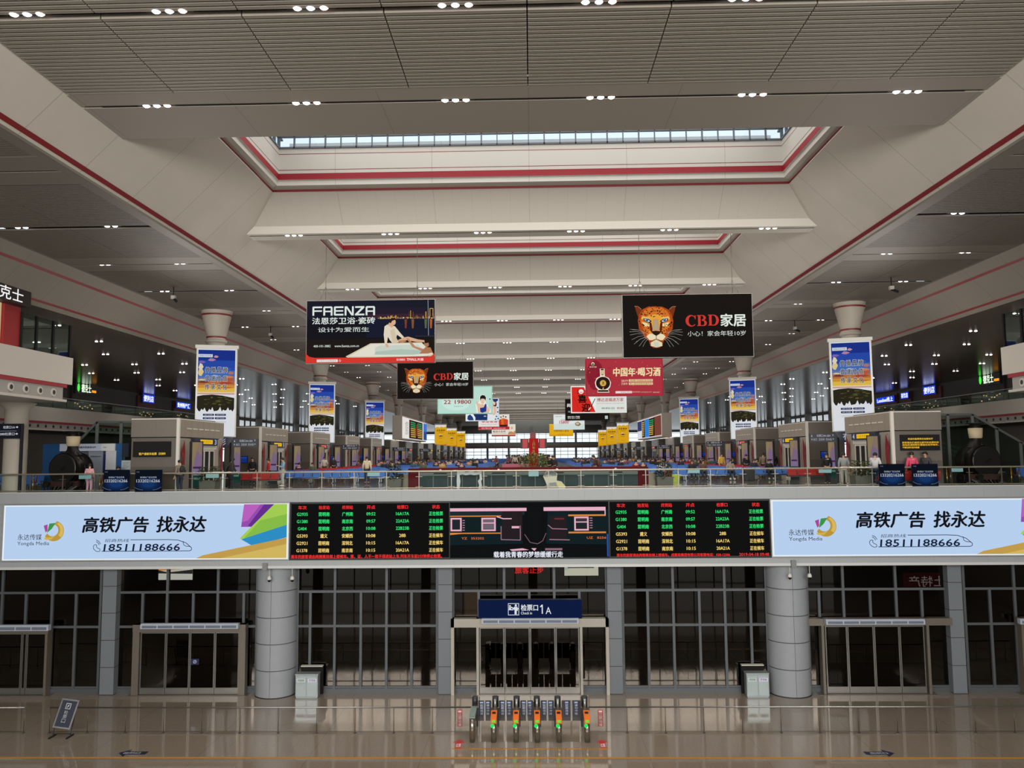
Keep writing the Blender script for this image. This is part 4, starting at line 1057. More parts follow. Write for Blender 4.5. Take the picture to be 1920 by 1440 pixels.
    if k < 12: area_light('booth_fill_area', (s * (XBF + BW / 2), y + BL / 2, ZF + BH + 0.2), (R(180), 0, 0), BW - 0.8, BL - 1.0, FILL_AREA_W, (1.0, 0.95, 0.87))  # added fill light aimed up, brightens the aisle ceiling
    if k == 0:
        w, h = 1.86, 0.76
        bx(MB(), BW / 2 + 0.1 - w / 2, BW / 2 + 0.1 + w / 2, -0.08, 0.0, 1.78, 1.78 + h).build('led_casing', M_BLACK, r)
        q = Print(w, h, (1615, 525, 2015, 700), y=-0.085, strength=1.0)
        if s < 0: q.text('ffd040', '客户请候车检票', 1680, 650, 1870, 678, 0.02); q.text('ffd040', '正在候车', 1890, 650, 1965, 676, 0.02)
        else:
            q.text('ffd040', '欢迎光临贵阳北站候车厅', 1690, 562, 1945, 582, 0.02)
            for t_, yy, xe in (('旅客朋友们请您注意列车检票时间', 602, 2000), ('进站后请按照车票座位有序候车，', 628, 2000), ('不要在候车室内吸烟', 656, 1800)): q.text('ffc830', t_, 1630, yy, xe, yy + 20, 0.02)
        o = q.build('led_text', r); o.location = (s * (BW / 2 + 0.1), 0, 1.78 + h / 2)
    else:
        sc = bx(MB(), 0.75, 1.45, -0.08, 0.0, 1.36, 1.80).build('side_screen', mat((20, 22, 40), 0.3), r)
        q = Print(0.64, 0.38, (0, 0, 64, 38), y=-0.085, strength=0.8); q.rect('14307c', 0, 0, 64, 38); q.rect('24489c', 3, 4, 60, 10); q.rect('1c3c8c', 3, 14, 60, 17)
        o = q.build('screen_picture', sc); o.location = (s * 1.1, 0, 1.58)
    return r
for s in (-1, 1):
    for k in range(15): booth(s, k, k < 4)
# poster light boxes and red pennants beside the booth doors
def art_poster(q):
    q.rect('b89c8c', 0, 0, 40, 130); q.poly('a88cb0', [(8, 20), (40, 40), (40, 100), (10, 110)]); q.poly('c0a878', [(0, 0), (26, 0), (6, 60), (0, 60)]); q.rect('5a3a78', 4, 72, 36, 78); q.rect('a494bc', 2, 80, 38, 96); q.rect('1d4a40', 0, 98, 40, 130); q.rect('7fa08c', 8, 104, 34, 110)
lbx = None; pen = None
for s, sw in ((-1, 'left'), (1, 'right')):
    for k in range(6):
        for j, (dy, w) in enumerate(((1.0, 'before'), (6.35, 'behind'))):
            lb = 'tall poster light box %s the %s %s booth' % ('beside the door of' if j == 0 else 'past the far end of', booth_names[k], sw)
            loc = (s * (XBF - 0.55), 39.2 + 12 * k + dy, ZF)
            if lbx is None:
                lbx = thing('poster_light_box', lb, 'poster', loc, -s * R(50), 'poster light boxes by the booths')
                MB().box(-0.32, 0.32, 0, 0.16, 0, 2.55).build('case', mat((40, 42, 46), 0.4), lbx)
                q = Print(0.52, 2.2, (0, 0, 40, 130), y=-0.002, strength=0.45); art_poster(q); o = q.build('print', lbx); o.location = (0, 0, 1.4)
            else: dup(lbx, loc, lb, rz=-s * R(50))
        for j, dy in enumerate((0.45, 5.35)):
            if k > 4: continue
            lb = 'red cloth pennant hung at the %s end of the %s %s booth' % ('near' if j == 0 else 'far', booth_names[k], sw)
            loc = (s * (XBF - 0.05), 39.2 + 12 * k + dy, ZF + 2.55)
            if pen is None:
                pen = thing('pennant', lb, 'pennant', loc, -s * R(90), 'red pennants on the booths')
                m = MB()
                P = [(0, -0.10, 0.0), (0.20, -0.05, -0.55), (0.13, -0.07, -0.9), (0.08, -0.05, -1.9), (-0.08, -0.05, -1.9), (-0.13, -0.09, -0.9), (-0.2, -0.05, -0.55)]
                m.face(P); m.face([(p[0], p[1] + 0.03, p[2]) for p in reversed(P)])
                for i in range(7): a, c = P[i], P[(i + 1) % 7]; m.face([a, (a[0], a[1] + .03, a[2]), (c[0], c[1] + .03, c[2]), c])
                m.build('cloth', mat((128, 20, 26), 0.7), pen)
                MB().cyl((0, 0.02, 0.04), (0, -0.14, 0.02), 0.012, n=6).build('hook', M_STEEL, pen)
            else: dup(pen, loc, lb, rz=-s * R(90))

# ------------------------------------------------------------------ dark direction signs on posts
dirs = None
for s, sw in ((-1, 'left'), (1, 'right')):
    for k in range(6):
        y = 40.7 if k == 0 else 54.0 + 3.5 * round((24 * k - 14.4) / 3.5)
        if y > 190: continue
        a, c = at(410, 817, 39.6), at(459, 833.5, 39.6)
        w, h = 1.30, 0.42
        lb = 'navy direction sign with white lettering before the %s row, %s from the front' % (sw, ORD(k))
        r = thing('direction_sign', lb, 'sign', (s * 14.55, y, ZF), 0, 'navy direction signs on posts')
        MB().box(-w / 2, w / 2, 0, 0.14, 2.24, 2.24 + h).build('panel', mat((14, 17, 34), 0.4), r)
        MB().box(s * w / 2 - 0.05, s * w / 2 + 0.05, 0.03, 0.11, 0, 2.66).box(s * w / 2 - 0.3, s * w / 2 + 0.3, -0.1, 0.25, 0, 0.03).build('post', mat((22, 24, 34), 0.5), r)
        q = Print(w, h, (480, 430, 920, 540), y=-0.004, strength=0.7)
        q.text('d4d8e0', '检票口4A-28A', 600, 440, 830, 472, 0.0); q.text('d4d8e0', '出口  卫生间  饮水处', 540, 490, 850, 520, 0.0)
        q.poly('d4d8e0', [(505, 470), (515, 440), (525, 470)]); q.poly('d4d8e0', [(860, 442), (878, 442), (869, 466)]); q.poly('d4d8e0', [(505, 495), (522, 495), (513, 522)]); q.rect('d4d8e0', 862, 496, 880, 506)
        q.build('lettering', r).location = (0, 0, 2.24 + h / 2)

# ------------------------------------------------------------------ near side galleries (third level) and the curved galleries beyond
M_PAR = mat((196, 190, 180), 0.55); M_PARG = mat((160, 156, 150), 0.55)
M_GG = glass((214, 226, 222), 0.93, 0.3, name='gallery_glass')
for s, sw in ((-1, 'left'), (1, 'right')):
    b = MB()
    def bx(d0, d1, *a, mi=0): b.box(min(s * d0, s * d1), max(s * d0, s * d1), *a, mi)
    bx(22.6, 34, 8, 39.0, ZC + 3.6, ZC + 4.92, mi=0); bx(22.62, 34, 8, 38.6, ZC + 3.42, ZC + 3.6, mi=1)
    bx(22.7, 34, 8, 38.4, ZC + 2.84, ZC + 3.42, mi=2); bx(22.55, 34, 8, 38.5, ZC + 2.72, ZC + 2.84, mi=0)
    struct(b.build('wall_gallery', [M_PAR, mat((150, 28, 38), 0.5), M_PARG]))
    for i in range(8):
        y = 37.6 - 1.05 * i
        r = thing('air_nozzle', 'air nozzle under the near %s gallery\'s red stripe, %s from its far end' % (sw, ORD(i)), 'air nozzle', (s * 22.7, y, ZC + 3.13), 0, 'air nozzles of the near galleries')
        m = MB(); 
        m.cyl((0, 0, 0), (-s * 0.05, 0, 0), 0.21, 0.19, n=18); o = m.build('ring', M_PAR, r); MB().cyl((-s * 0.05, 0, 0), (-s * 0.055, 0, 0), 0.11, n=14).build('mouth', M_DARK, r)
    # glazing on the parapet
    r = thing('gallery_screen', 'tall glass screen with black mullions on the near %s gallery parapet' % sw, 'glass screen', (s * 22.75, 0, ZC + 4.93))
    for i, y in enumerate((35.1, 36.2, 37.5, 38.9)):
        MB().box(-0.05, 0.05, y - 0.05, y + 0.05, 0, 1.62).build('mullion', M_BLACK, r)
        if i: MB().box(-0.012, 0.012, (35.1, 36.2, 37.5, 38.9)[i - 1] + 0.06, y - 0.06, 0.02, 1.6).build('glass_panel', M_GG, r)
    # supporting column at the front edge
    o = MB().lathe([(0.52, ZF), (0.52, ZC + 2.4), (0.85, ZC + 2.72)], (s * 25.3, 39.0, 0), 28).build('wall_column', M_COL); struct(o)
# fast-food shop front on the near left gallery
r = thing('shop', 'fast-food shop front with a dark sign at the upper left edge of the photo', 'shop', (-22.45, 29.95, ZC + 4.93))
MB().box(-0.3, 0.12, 0, 5.1, 1.80, 2.58).build('sign_box', mat((34, 22, 20), 0.5), r)
q = Print(5.1, 0.76, (0, 0, 160, 32), y=-0.004, strength=1.0); q.text('f4f4f4', '德克士', 66, 4, 142, 28, 0.01); o = q.build('sign_lettering', r); o.location = (0.122, 2.55, 2.16); o.rotation_euler = (0, 0, R(90))
MB().box(-0.6, -0.33, 4.0, 5.1, 0.0, 1.8).build('red_pier', mat((150, 30, 30), 0.5), r)
MB().box(-0.6, -0.4, 0, 3.9, 0.0, 1.8).build('lit_window', glow('c8b088', 0.9), r)
# direction sign at the left edge, beside the column
a, c = at(-40, 795, 38.25), at(38, 822, 38.25); w, h = c.x - a.x, a.z - c.z
r = thing('direction_sign', 'navy sign with arrows and 28B at the left edge, before the pale column', 'sign', ((a.x + c.x) / 2, 38.25, ZF))
MB().box(-w / 2, w / 2, 0, 0.1, c.z - ZF, a.z - ZF).build('panel', mat((12, 16, 34), 0.4), r)
MB().box(w / 2 - 0.02, w / 2 + 0.1, 0.0, 0.1, 0, a.z - ZF).build('post', mat((22, 24, 34), 0.5), r)
q = Print(w, h, (-270, 345, 245, 515), y=-0.004, strength=0.8)
for y in (385, 462): q.poly('dfe4ec', [(185, y - 4), (200, y - 4), (200, y - 13), (216, y), (200, y + 13), (200, y + 4), (185, y + 4)])
q.text('dfe4ec', '检票口1A', 34, 370, 176, 402, 0.0); q.text('dfe4ec', '28B检票口', -6, 446, 176, 480, 0.0); q.rect('c0c8d4', -270, 428, 200, 430)
o = q.build('lettering', r); o.location = (0, 0, (a.z + c.z) / 2 - ZF)

XG, XS = 39.7, 42.6                          # parapet and shop fronts of the upper galleries
HG = ZC + 4.2
M_SHOPDK = mat((46, 40, 38), 0.5); M_SHOPRED = mat((92, 20, 26), 0.5)
signs = {-1: [(75.5, 1.15, '德克士', 6.6, 3.6), (88.0, 1.0, '便利店', 6.5, 2.8), (97.0, .85, '贵州特产汇', 6.28, 4.2)],
         1: [(75.3, 1.15, '德克士', 6.6, 3.6), (86.5, 1.0, '便利店', 6.45, 2.8), (92.2, .8, '茶饮店', 6.3, 2.0), (97.3, .8, 'London线上', 6.15, 5.2)]}
for s, sw in ((-1, 'left'), (1, 'right')):
    b = MB()
    def bx(m, d0, d1, *a, mi=0): m.box(min(s * d0, s * d1), max(s * d0, s * d1), *a, mi); return m
    bx(b, XG, XG + .25, 40, 108, ZC + 3.04, HG, mi=0); bx(b, XG + .02, XG + .25, 40, 108, ZC + 2.86, ZC + 3.04, mi=1); bx(b, XG + .1, XG + .3, 40, 108, ZC + 2.42, ZC + 2.86, mi=2); bx(b, XG - .03, XG + .4, 40, 108, ZC + 2.30, ZC + 2.42, mi=0)
    bx(b, XG + .3, 52, 40, 108, ZC + 3.0, ZC + 3.2, mi=2); bx(b, 46, 46.3, 40, 108, ZF, ZC + 3.0, mi=3)
    for i in range(62): b.cyl((s * (XG + .1), 42 + 1.05 * i, ZC + 2.64), (s * (XG + .06), 42 + 1.05 * i, ZC + 2.64), 0.12, n=8, mi=4)
    struct(b.build('wall_gallery', [M_PAR, mat((150, 28, 38), 0.5), M_PARG, M_WALL, M_DARK]))
    struct(bx(bx(MB(), XS + .1, XS + .3, 40, 108, ZC + 3.2, HE), XS, 52, 107.8, 108, ZC + 3.2, HE).build('wall_shops', M_SHOPDK))
    r = thing('gallery_balustrade', 'glass balustrade along the upper %s gallery of shops' % sw, 'balustrade', (s * (XG + .12), 0, HG))
    MB().box(-.03, .03, 40, 108, .88, .94).build('handrail', M_STEEL, r)
    for i in range(34): MB().box(-.01, .01, 40.05 + 2 * i, 41.95 + 2 * i, .01, .86).build('glass_panel', M_GG, r)
    for i, (ys, hs, txt, H, L) in enumerate(signs[s]):
        lb = '%s lit shop front on the upper %s gallery' % (['nearest', 'second', 'third', 'farthest'][i], sw)
        r = thing('shop', lb, 'shop', (s * XS, ys, ZC + 3.2), -s * R(90), 'shops on the upper galleries')
        W_ = max(L * .5 + .2, 2.0) if i < 2 else L * .5 + .1
        MB().box(-W_, W_, -0.05, 0.08, 0.0, 3.55).build('cladding', (M_SHOPDK, M_SHOPRED)[i > 0], r)
        MB().box(-L / 2, L / 2, -0.25, -0.05, H - 3.2 - hs / 2, H - 3.2 + hs / 2).build('sign_box', mat((18, 22, 70) if i else (14, 14, 14), 0.4), r)
        qq = Print(L, hs, (0, 0, 100, 30), y=-0.255, strength=1.3)
        if i: qq.rect('1638c8', 3, 2, 97, 28); qq.text('f0f6ff', txt, 9, 5, 91, 25, 0.03)
        else: qq.disc('40e040', 12, 15, 6, 10); qq.text('e8ffe0', txt, 26, 5, 72, 25, 0.02); qq.rect('e09020', 75, 17, 97, 23)
        o = qq.build('sign_lettering', r); o.location = (0, 0, H - 3.2)
        w = MB().box(-W_ * .9, W_ * .9, -0.1, -0.05, 0.1, 2.2).build('window', mat((30, 26, 22), 0.3), r)
        m = MB(); rnd = random.Random(i * 7 + (s > 0))
        for j in range(8): x = -W_ * .85 + W_ * 1.6 * j / 7.5; z = rnd.uniform(1.3, 2.0); m.box(x, x + W_ * .1, -0.12, -0.1, z, z + 0.1)
        m.build('display_light', glow('ffcf80', 1.2), w)

# ------------------------------------------------------------------ glass enclosures of the side escalators
for s, sw, pts, muls in ((-1, 'left', [(138, 838), (183, 791.5), (250, 791.5)], [(183, 791.5), (228, 791.5), (141, 836)]), (1, 'right', [(1935, 841), (1822, 777), (1752, 777)], [(1822, 777), (1776, 777), (1868, 803), (1913, 829)])):
    Y = 44.2
    P = [at(x, y, Y) for x, y in pts]
    r = thing('escalator_enclosure', 'glass escalator enclosure with a sloping top beside the %s booths' % sw, 'escalator', (0, Y, 0))
    x_in = s * 19.75
    P[-1] = Vector((x_in, Y, P[-1].z))
    top = [(p.x, p.z) for p in P]
    poly = top + [(x_in, ZF), (top[0][0], ZF)]
    MB().prism(poly, 1, -0.015, 0.015).build('glass_side', glass((196, 212, 204), 0.95, 0.6, name='escalator_glass'), r)
    m = MB()
    for (xa, za), (xb5, zb5) in zip(top, top[1:]): m.beam((xa, 0, za), (xb5, 0, zb5), 0.12, 0.12)
    m.build('top_frame', mat((100, 104, 102), 0.4, 0.3), r)
    for px, py in muls:
        p = at(px, py, Y); MB().box(p.x - 0.07, p.x + 0.07, -0.06, 0.06, ZF, p.z).build('mullion', mat((108, 112, 110), 0.4, 0.3), r)
    m = MB()
    for j in range(3):
        m.beam((top[0][0] + s * -0.4 * j - s * 0.5, 1.2 + .3 * j, ZF + 0.3 + 0.5 * j), (x_in + s * 0.2, 1.2 + .3 * j, top[-1][1] - 0.9 + 0.25 * j), 0.1, 0.12)
    m.build('balustrade_bar', mat((110, 112, 110), 0.4), r)
# ------------------------------------------------------------------ hanging billboards
def billboard(lb, px0, py0, px1, py1, Y, box, tilt, art, frame_c=(150, 148, 142), strength=0.9, grp='hanging billboards'):
    a, c = at(px0, (py0 + py1) / 2, Y), at(px1, (py0 + py1) / 2, Y)
    zc = at((px0 + px1) / 2, (py0 + py1) / 2, Y).z
    w = c.x - a.x; h = at((px0 + px1) / 2, py0, Y).z - at((px0 + px1) / 2, py1, Y).z
    r = thing('billboard', lb, 'billboard', ((a.x + c.x) / 2, Y, zc), 0, grp)
    MB().box(-w / 2 - .02, w / 2 + .02, 0.0, 0.28, -h / 2 - .02, h / 2 + .02).build('case', mat(frame_c, 0.45, 0.3), r)
    for s in (-1, 1):
        zt_ = HB + 0.35 + 0.70 - zc
        m = MB().cyl((s * w * .36, 0.14, h / 2), (s * w * .36, 0.14, zt_), 0.012, n=6)
        m.tube([(s * w * .36 - .3, 0.14, h / 2), (s * w * .36, 0.14, h / 2 + .7), (s * w * .36 + .3, 0.14, h / 2)], 0.01, 5)
        m.build('suspension_wire', mat((120, 118, 112), 0.4, 0.6), r)
    q = Print(w, h, box, tilt=tilt, y=-0.002, strength=strength)
    art(q); q.build('print', r)
    return r
SKIN, SKIN2 = 'e0b090', 'c08a66'
def faenza(q):
    q.rect('14131c', 40, 62, 1874, 962)
    for y0, y1, c in ((62, 330, '191a28'), (170, 260, '231b2c'), (260, 330, '3a2430')): q.rect(c, 900 if y0 > 100 else 42, y0, 1872, y1)
    q.rect('161a2e', 900, 335, 1872, 600); q.rect('1d1714', 42, 620, 1872, 890)
    rnd = random.Random(5)
    for i in range(46):
        x = 1060 + 18 * i; hh = rnd.uniform(10, 50) if i not in (25, 26, 28, 38) else rnd.uniform(90, 120)
        q.rect(rnd.choice(['c88a3c', 'e0a848', '8a5a34', 'f2d080', '70502c', '5a4a40']), x, 330 - hh, x + rnd.uniform(6, 14), 330); q.n = 8
    for i in range(40):
        x = 1060 + 20 * i + rnd.uniform(0, 12); q.rect(rnd.choice(['ffe8a0', 'ffd060', 'fff4d0', 'e07830']), x, 300 + rnd.uniform(0, 26), x + 7, 306 + rnd.uniform(0, 26)); q.n = 9
    for x, c in ((1460, '7a3c30'), (1560, '8a5434'), (1745, '5a6a4a'), (1820, 'b0602c')): q.poly(c, [(x - 16, 340), (x + 22, 340), (x + 14, 470), (x - 8, 470)]); q.n = 9
    q.n = 10
    q.line('9aa0a8', [(1780, 62), (1788, 580)], 8); q.line('e0b860', [(1808, 300), (1808, 185), (1852, 185), (1852, 300)], 8); q.rect('2a2a38', 1600, 574, 1872, 592)
    # bath
    q.poly('d8ceb0', [(606, 868), (960, 682), (1690, 672), (1872, 850), (1872, 872), (640, 888)]); q.poly('eae6d6', [(650, 868), (975, 694), (1690, 684), (1850, 846), (1700, 872)])
    q.poly('cfd8cc', [(1030, 740), (1100, 712), (1640, 704), (1760, 830), (1560, 850), (1020, 846)]); q.poly('b4c8bc', [(1020, 846), (1040, 800), (1400, 770), (1700, 790), (1760, 830), (1560, 850)])
    for i in range(30): x, y = rnd.uniform(1050, 1720), rnd.uniform(785, 842); q.disc(rnd.choice(['dfeae2', '9fb8ac', 'c4d6cc']), x, y, rnd.uniform(8, 26), rnd.uniform(4, 9), 8); q.n = 14
    q.rect('20201c', 1370, 748, 1476, 758)
    # seated woman in a pale shirt and man in the bath
    q.poly('e6dac4', [(1160, 440), (1200, 412), (1250, 420), (1310, 440), (1390, 540), (1440, 596), (1420, 620), (1340, 560), (1330, 600), (1360, 670), (1280, 690), (1240, 640), (1210, 590), (1195, 690), (1165, 690), (1150, 560)])
    q.poly('d8c8ae', [(1240, 500), (1300, 470), (1330, 600), (1350, 668), (1280, 688)])
    q.poly(SKIN, [(1210, 416), (1232, 380), (1262, 390), (1290, 440), (1262, 466)]); q.disc(SKIN, 1285, 380, 36, 46); q.poly('2a1a14', [(1226, 384), (1226, 344), (1262, 318), (1312, 318), (1330, 348), (1300, 350), (1270, 362), (1250, 396)])
    q.poly(SKIN, [(1350, 640), (1440, 602), (1500, 590), (1640, 632), (1750, 646), (1740, 672), (1620, 668), (1480, 640), (1360, 672)]); q.poly(SKIN2, [(1350, 650), (1450, 640), (1480, 660), (1400, 682)])
    q.poly(SKIN, [(1170, 690), (1196, 690), (1222, 710), (1218, 744), (1190, 740)])
    q.poly(SKIN2, [(1470, 610), (1510, 622), (1600, 730), (1720, 770), (1690, 800), (1560, 740)]); q.poly('b07a58', [(1690, 800), (1750, 740), (1820, 750), (1850, 820), (1780, 836), (1660, 836)])
    q.disc('b07a58', 1765, 690, 36, 50); q.poly('1c1410', [(1730, 650), (1770, 612), (1830, 620), (1830, 720), (1800, 730), (1790, 680), (1740, 690)])
    # lower red band (the cat motif of the advertiser is left out)
    q.poly('dc3a30', [(40, 822), (90, 870), (170, 886), (1780, 884), (1840, 866), (1872, 826), (1872, 962), (40, 962)])
    q.rect('f4f0ec', 200, 912, 500, 950); q.text('8a8078', '法恩莎卫浴旗舰店', 220, 920, 480, 942, 0); q.disc('f4f0ec', 530, 930, 15); q.disc('dc3a30', 530, 930, 10)
    q.text('f6eeee', '官方旗舰店', 1338, 904, 1460, 936, 0.01); q.text('f6eeee', 'TMALL', 1482, 902, 1626, 936, 0.03); q.text('f6eeee', '天猫', 1632, 902, 1720, 938, 0.02)
    # heading built of bars like the wide letters of the sign
    W = 'e6f0ea'
    def bar(x0, y0, x1, y1): q.rect(W, x0, y0, x1, y1); q.n -= 1
    T, B_, S = 150, 282, 24
    q.n += 1
    bar(132, T + 6, 158, B_); bar(140, T, 270, T + S); bar(132, 205, 268, 226)
    bar(288, T + 10, 314, B_); bar(394, T + 10, 420, B_); bar(298, T, 410, T + S); bar(288, 212, 420, 232)
    bar(440, T + 6, 466, B_ - 6); bar(450, T, 576, T + S); bar(440, 205, 572, 226); bar(448, B_ - S, 576, B_)
    bar(594, T, 620, B_); bar(698, T, 724, B_); q.poly(W, [(600, T), (630, T), (720, B_), (690, B_)]); q.n -= 1
    bar(744, T, 874, T + S); bar(742, B_ - S, 876, B_); q.poly(W, [(846, T + 10), (876, T + 20), (774, B_ - 12), (744, B_ - 20)]); q.n -= 1
    bar(894, T + 10, 920, B_); bar(1002, T + 10, 1028, B_); bar(904, T, 1018, T + S); bar(894, 212, 1028, 232); q.n += 1
    q.text(W, '法恩莎卫浴·瓷砖', 130, 312, 1030, 408, 0.022); q.text(W, '设计为爱而生', 216, 454, 946, 522, 0.0)
    q.text(W, '400-101-3882', 154, 706, 398, 738, 0.012); q.text(W, 'www.faenza.com.cn', 456, 704, 802, 738, 0.012)
def leopard(q):
    q.rect('16120f', 50, 70, 1852, 932); q.rect('181311', 56, 76, 1846, 926)
    rnd = random.Random(9)
    O = 'd8742a'
    for s in (-1, 1): q.poly('7a3418', [(505 + s * 150, 300), (505 + s * 200, 255), (505 + s * 285, 218), (505 + s * 268, 290), (505 + s * 240, 380)]); q.line('b07a58', [(505 + s * 195, 262), (505 + s * 240, 225), (505 + s * 288, 222)], 8)
    q.poly('b04a1a', [(505, 222), (600, 226), (680, 262), (730, 330), (752, 420), (738, 540), (690, 590), (660, 660), (610, 700), (590, 770), (540, 796), (470, 796), (425, 770), (405, 700), (352, 660), (320, 590), (272, 540), (258, 420), (280, 330), (330, 262), (410, 226)])
    q.poly(O, [(505, 236), (590, 240), (660, 280), (700, 340), (716, 430), (690, 520), (640, 600), (600, 690), (505, 720), (410, 690), (370, 600), (320, 520), (294, 430), (310, 340), (350, 280), (420, 240)])
    q.poly('efa83c', [(505, 330), (600, 350), (660, 400), (600, 400), (560, 480), (600, 580), (505, 640), (410, 580), (450, 480), (410, 400), (350, 400), (410, 350)])
    for s in (-1, 1):
        q.poly('f4dca0', [(505 + s * 60, 470), (505 + s * 190, 440), (505 + s * 160, 500), (505 + s * 90, 500)])
        q.poly('f0c86a', [(505 + s * 80, 380), (505 + s * 180, 360), (505 + s * 200, 400), (505 + s * 90, 410)])
    q.poly('c89a6a', [(470, 400), (540, 400), (560, 560), (505, 590), (450, 560)]); q.poly('b8a488', [(484, 420), (526, 420), (540, 540), (470, 540)])
    q.poly('f0e2bc', [(505, 620), (590, 600), (640, 640), (600, 690), (505, 690), (410, 690), (370, 640), (420, 600)]); q.poly('e8dcb8', [(430, 720), (505, 690), (585, 720), (590, 770), (505, 792), (430, 770)]); q.poly('cfd4c0', [(470, 720), (540, 720), (540, 775), (505, 784), (475, 775)])
    # eyes
    for s in (-1, 1):
        cx = 505 + s * 122
        q.poly('120c0a', [(cx - s * 66, 430), (cx - s * 20, 396), (cx + s * 50, 388), (cx + s * 42, 424), (cx - s * 10, 448), (cx - s * 44, 452)])
        q.poly('e6eef6', [(cx - s * 46, 432), (cx - s * 10, 406), (cx + s * 36, 396), (cx + s * 26, 424), (cx - s * 14, 442)]); q.disc('5a88b8', cx, 416, 22); q.disc('0c0c10', cx, 414, 11); q.disc('f4f8fc', cx - 6, 408, 4)
        q.poly('5a2410', [(cx - s * 60, 450), (cx - s * 30, 456), (cx - s * 40, 560), (cx - s * 66, 600), (cx - s * 74, 540)])
    # nose, mouth, whiskers
    q.poly('2e1618', [(440, 572), (505, 564), (572, 572), (548, 610), (512, 632), (498, 632), (462, 610)]); q.line('3a1c14', [(505, 630), (505, 688)], 7); q.line('3a1c14', [(416, 728), (470, 690), (505, 680), (540, 690), (594, 728)], 8)
    q.n = 26
    for i in range(150):
        a = rnd.uniform(0, 2 * math.pi); rr = math.sqrt(rnd.uniform(0.05, 1)); x = 505 + 235 * rr * math.cos(a); y = 430 + 205 * rr * math.sin(a)
        if abs(x - 505) < 80 and y > 395 or (375 < y < 470 and 310 < x < 700) or y > 640: continue
        sz = rnd.uniform(6, 15); th = rnd.uniform(0, 3.1)
        q.poly('2a120a', [(x + sz * math.cos(th + j * 1.05) * rnd.uniform(.6, 1.1), y + sz * .7 * math.sin(th + j * 1.05)) for j in range(6)]); q.n = 27
    for s in (-1, 1):
        for j, (dx, dy, ex, ey) in enumerate(((150, 590, 360, 545), (160, 600, 370, 580), (165, 612, 365, 625), (160, 630, 340, 690), (150, 648, 310, 750), (130, 660, 240, 780), (110, 670, 190, 785), (170, 585, 330, 552), (140, 655, 280, 720))):
            q.line('b4b4a8', [(505 + s * dx, dy), (505 + s * (dx + ex) / 2, (dy + ey) / 2 - 14), (505 + s * ex, ey)], 3.2); q.n = 28
    # lettering: heavy roman capitals drawn as shapes
    RC = 'd43c34'
    def arc(cx, cy, rx, ry, a0, a1, n=20): return [(cx + rx * math.cos(R(a0 + (a1 - a0) * i / n)), cy + ry * math.sin(R(a0 + (a1 - a0) * i / n))) for i in range(n + 1)]
    q.poly(RC, arc(995, 424, 78, 80, -40, -320) + list(reversed(arc(1006, 424, 46, 66, -48, -312)))); q.poly(RC, [(1040, 358), (1058, 346), (1058, 400), (1046, 400)])
    q.rect(RC, 1090, 346, 1126, 496); q.rect(RC, 1076, 346, 1150, 356); q.rect(RC, 1076, 486, 1150, 496)
    for y0, y1, xx in ((346, 418, 1196), (414, 496, 1208)):
        cy = (y0 + y1) / 2; q.poly(RC, [(1140, y0)] + arc(xx - 42, cy, 44, (y1 - y0) / 2, -90, 90) + [(1140, y1), (1140, y1 - 10)] + list(reversed(arc(xx - 52, cy, 20, (y1 - y0) / 2 - 11, -90, 90))) + [(1140, y0 + 10)])
    q.rect(RC, 1242, 340, 1278, 490); q.rect(RC, 1228, 340, 1300, 350); q.rect(RC, 1228, 480, 1300, 490)
    q.poly(RC, [(1290, 340)] + arc(1306, 415, 70, 75, -90, 90) + [(1290, 490), (1290, 480)] + list(reversed(arc(1298, 415, 40, 64, -90, 90))) + [(1290, 350)])
    q.text('e8f0e6', '家居', 1402, 330, 1746, 500, 0.03); q.text('e0e6e0', '小心！家会年轻10岁', 938, 568, 1740, 640, 0.0)
billboard('black billboard with white bath brand lettering and a couple at a bathtub, upper left', 575, 563, 815, 680, 37.0, (40, 62, 1874, 962), -8, faenza)
LB = (50, 70, 1852, 932)
billboard('black leopard head billboard, the larger one at upper right', 1168, 552, 1411, 669, 37.0, LB, -32, leopard)
billboard('black leopard head billboard, the smaller one left of centre', 745, 678.5, 887, 747.5, 61.0, LB, -4, leopard)
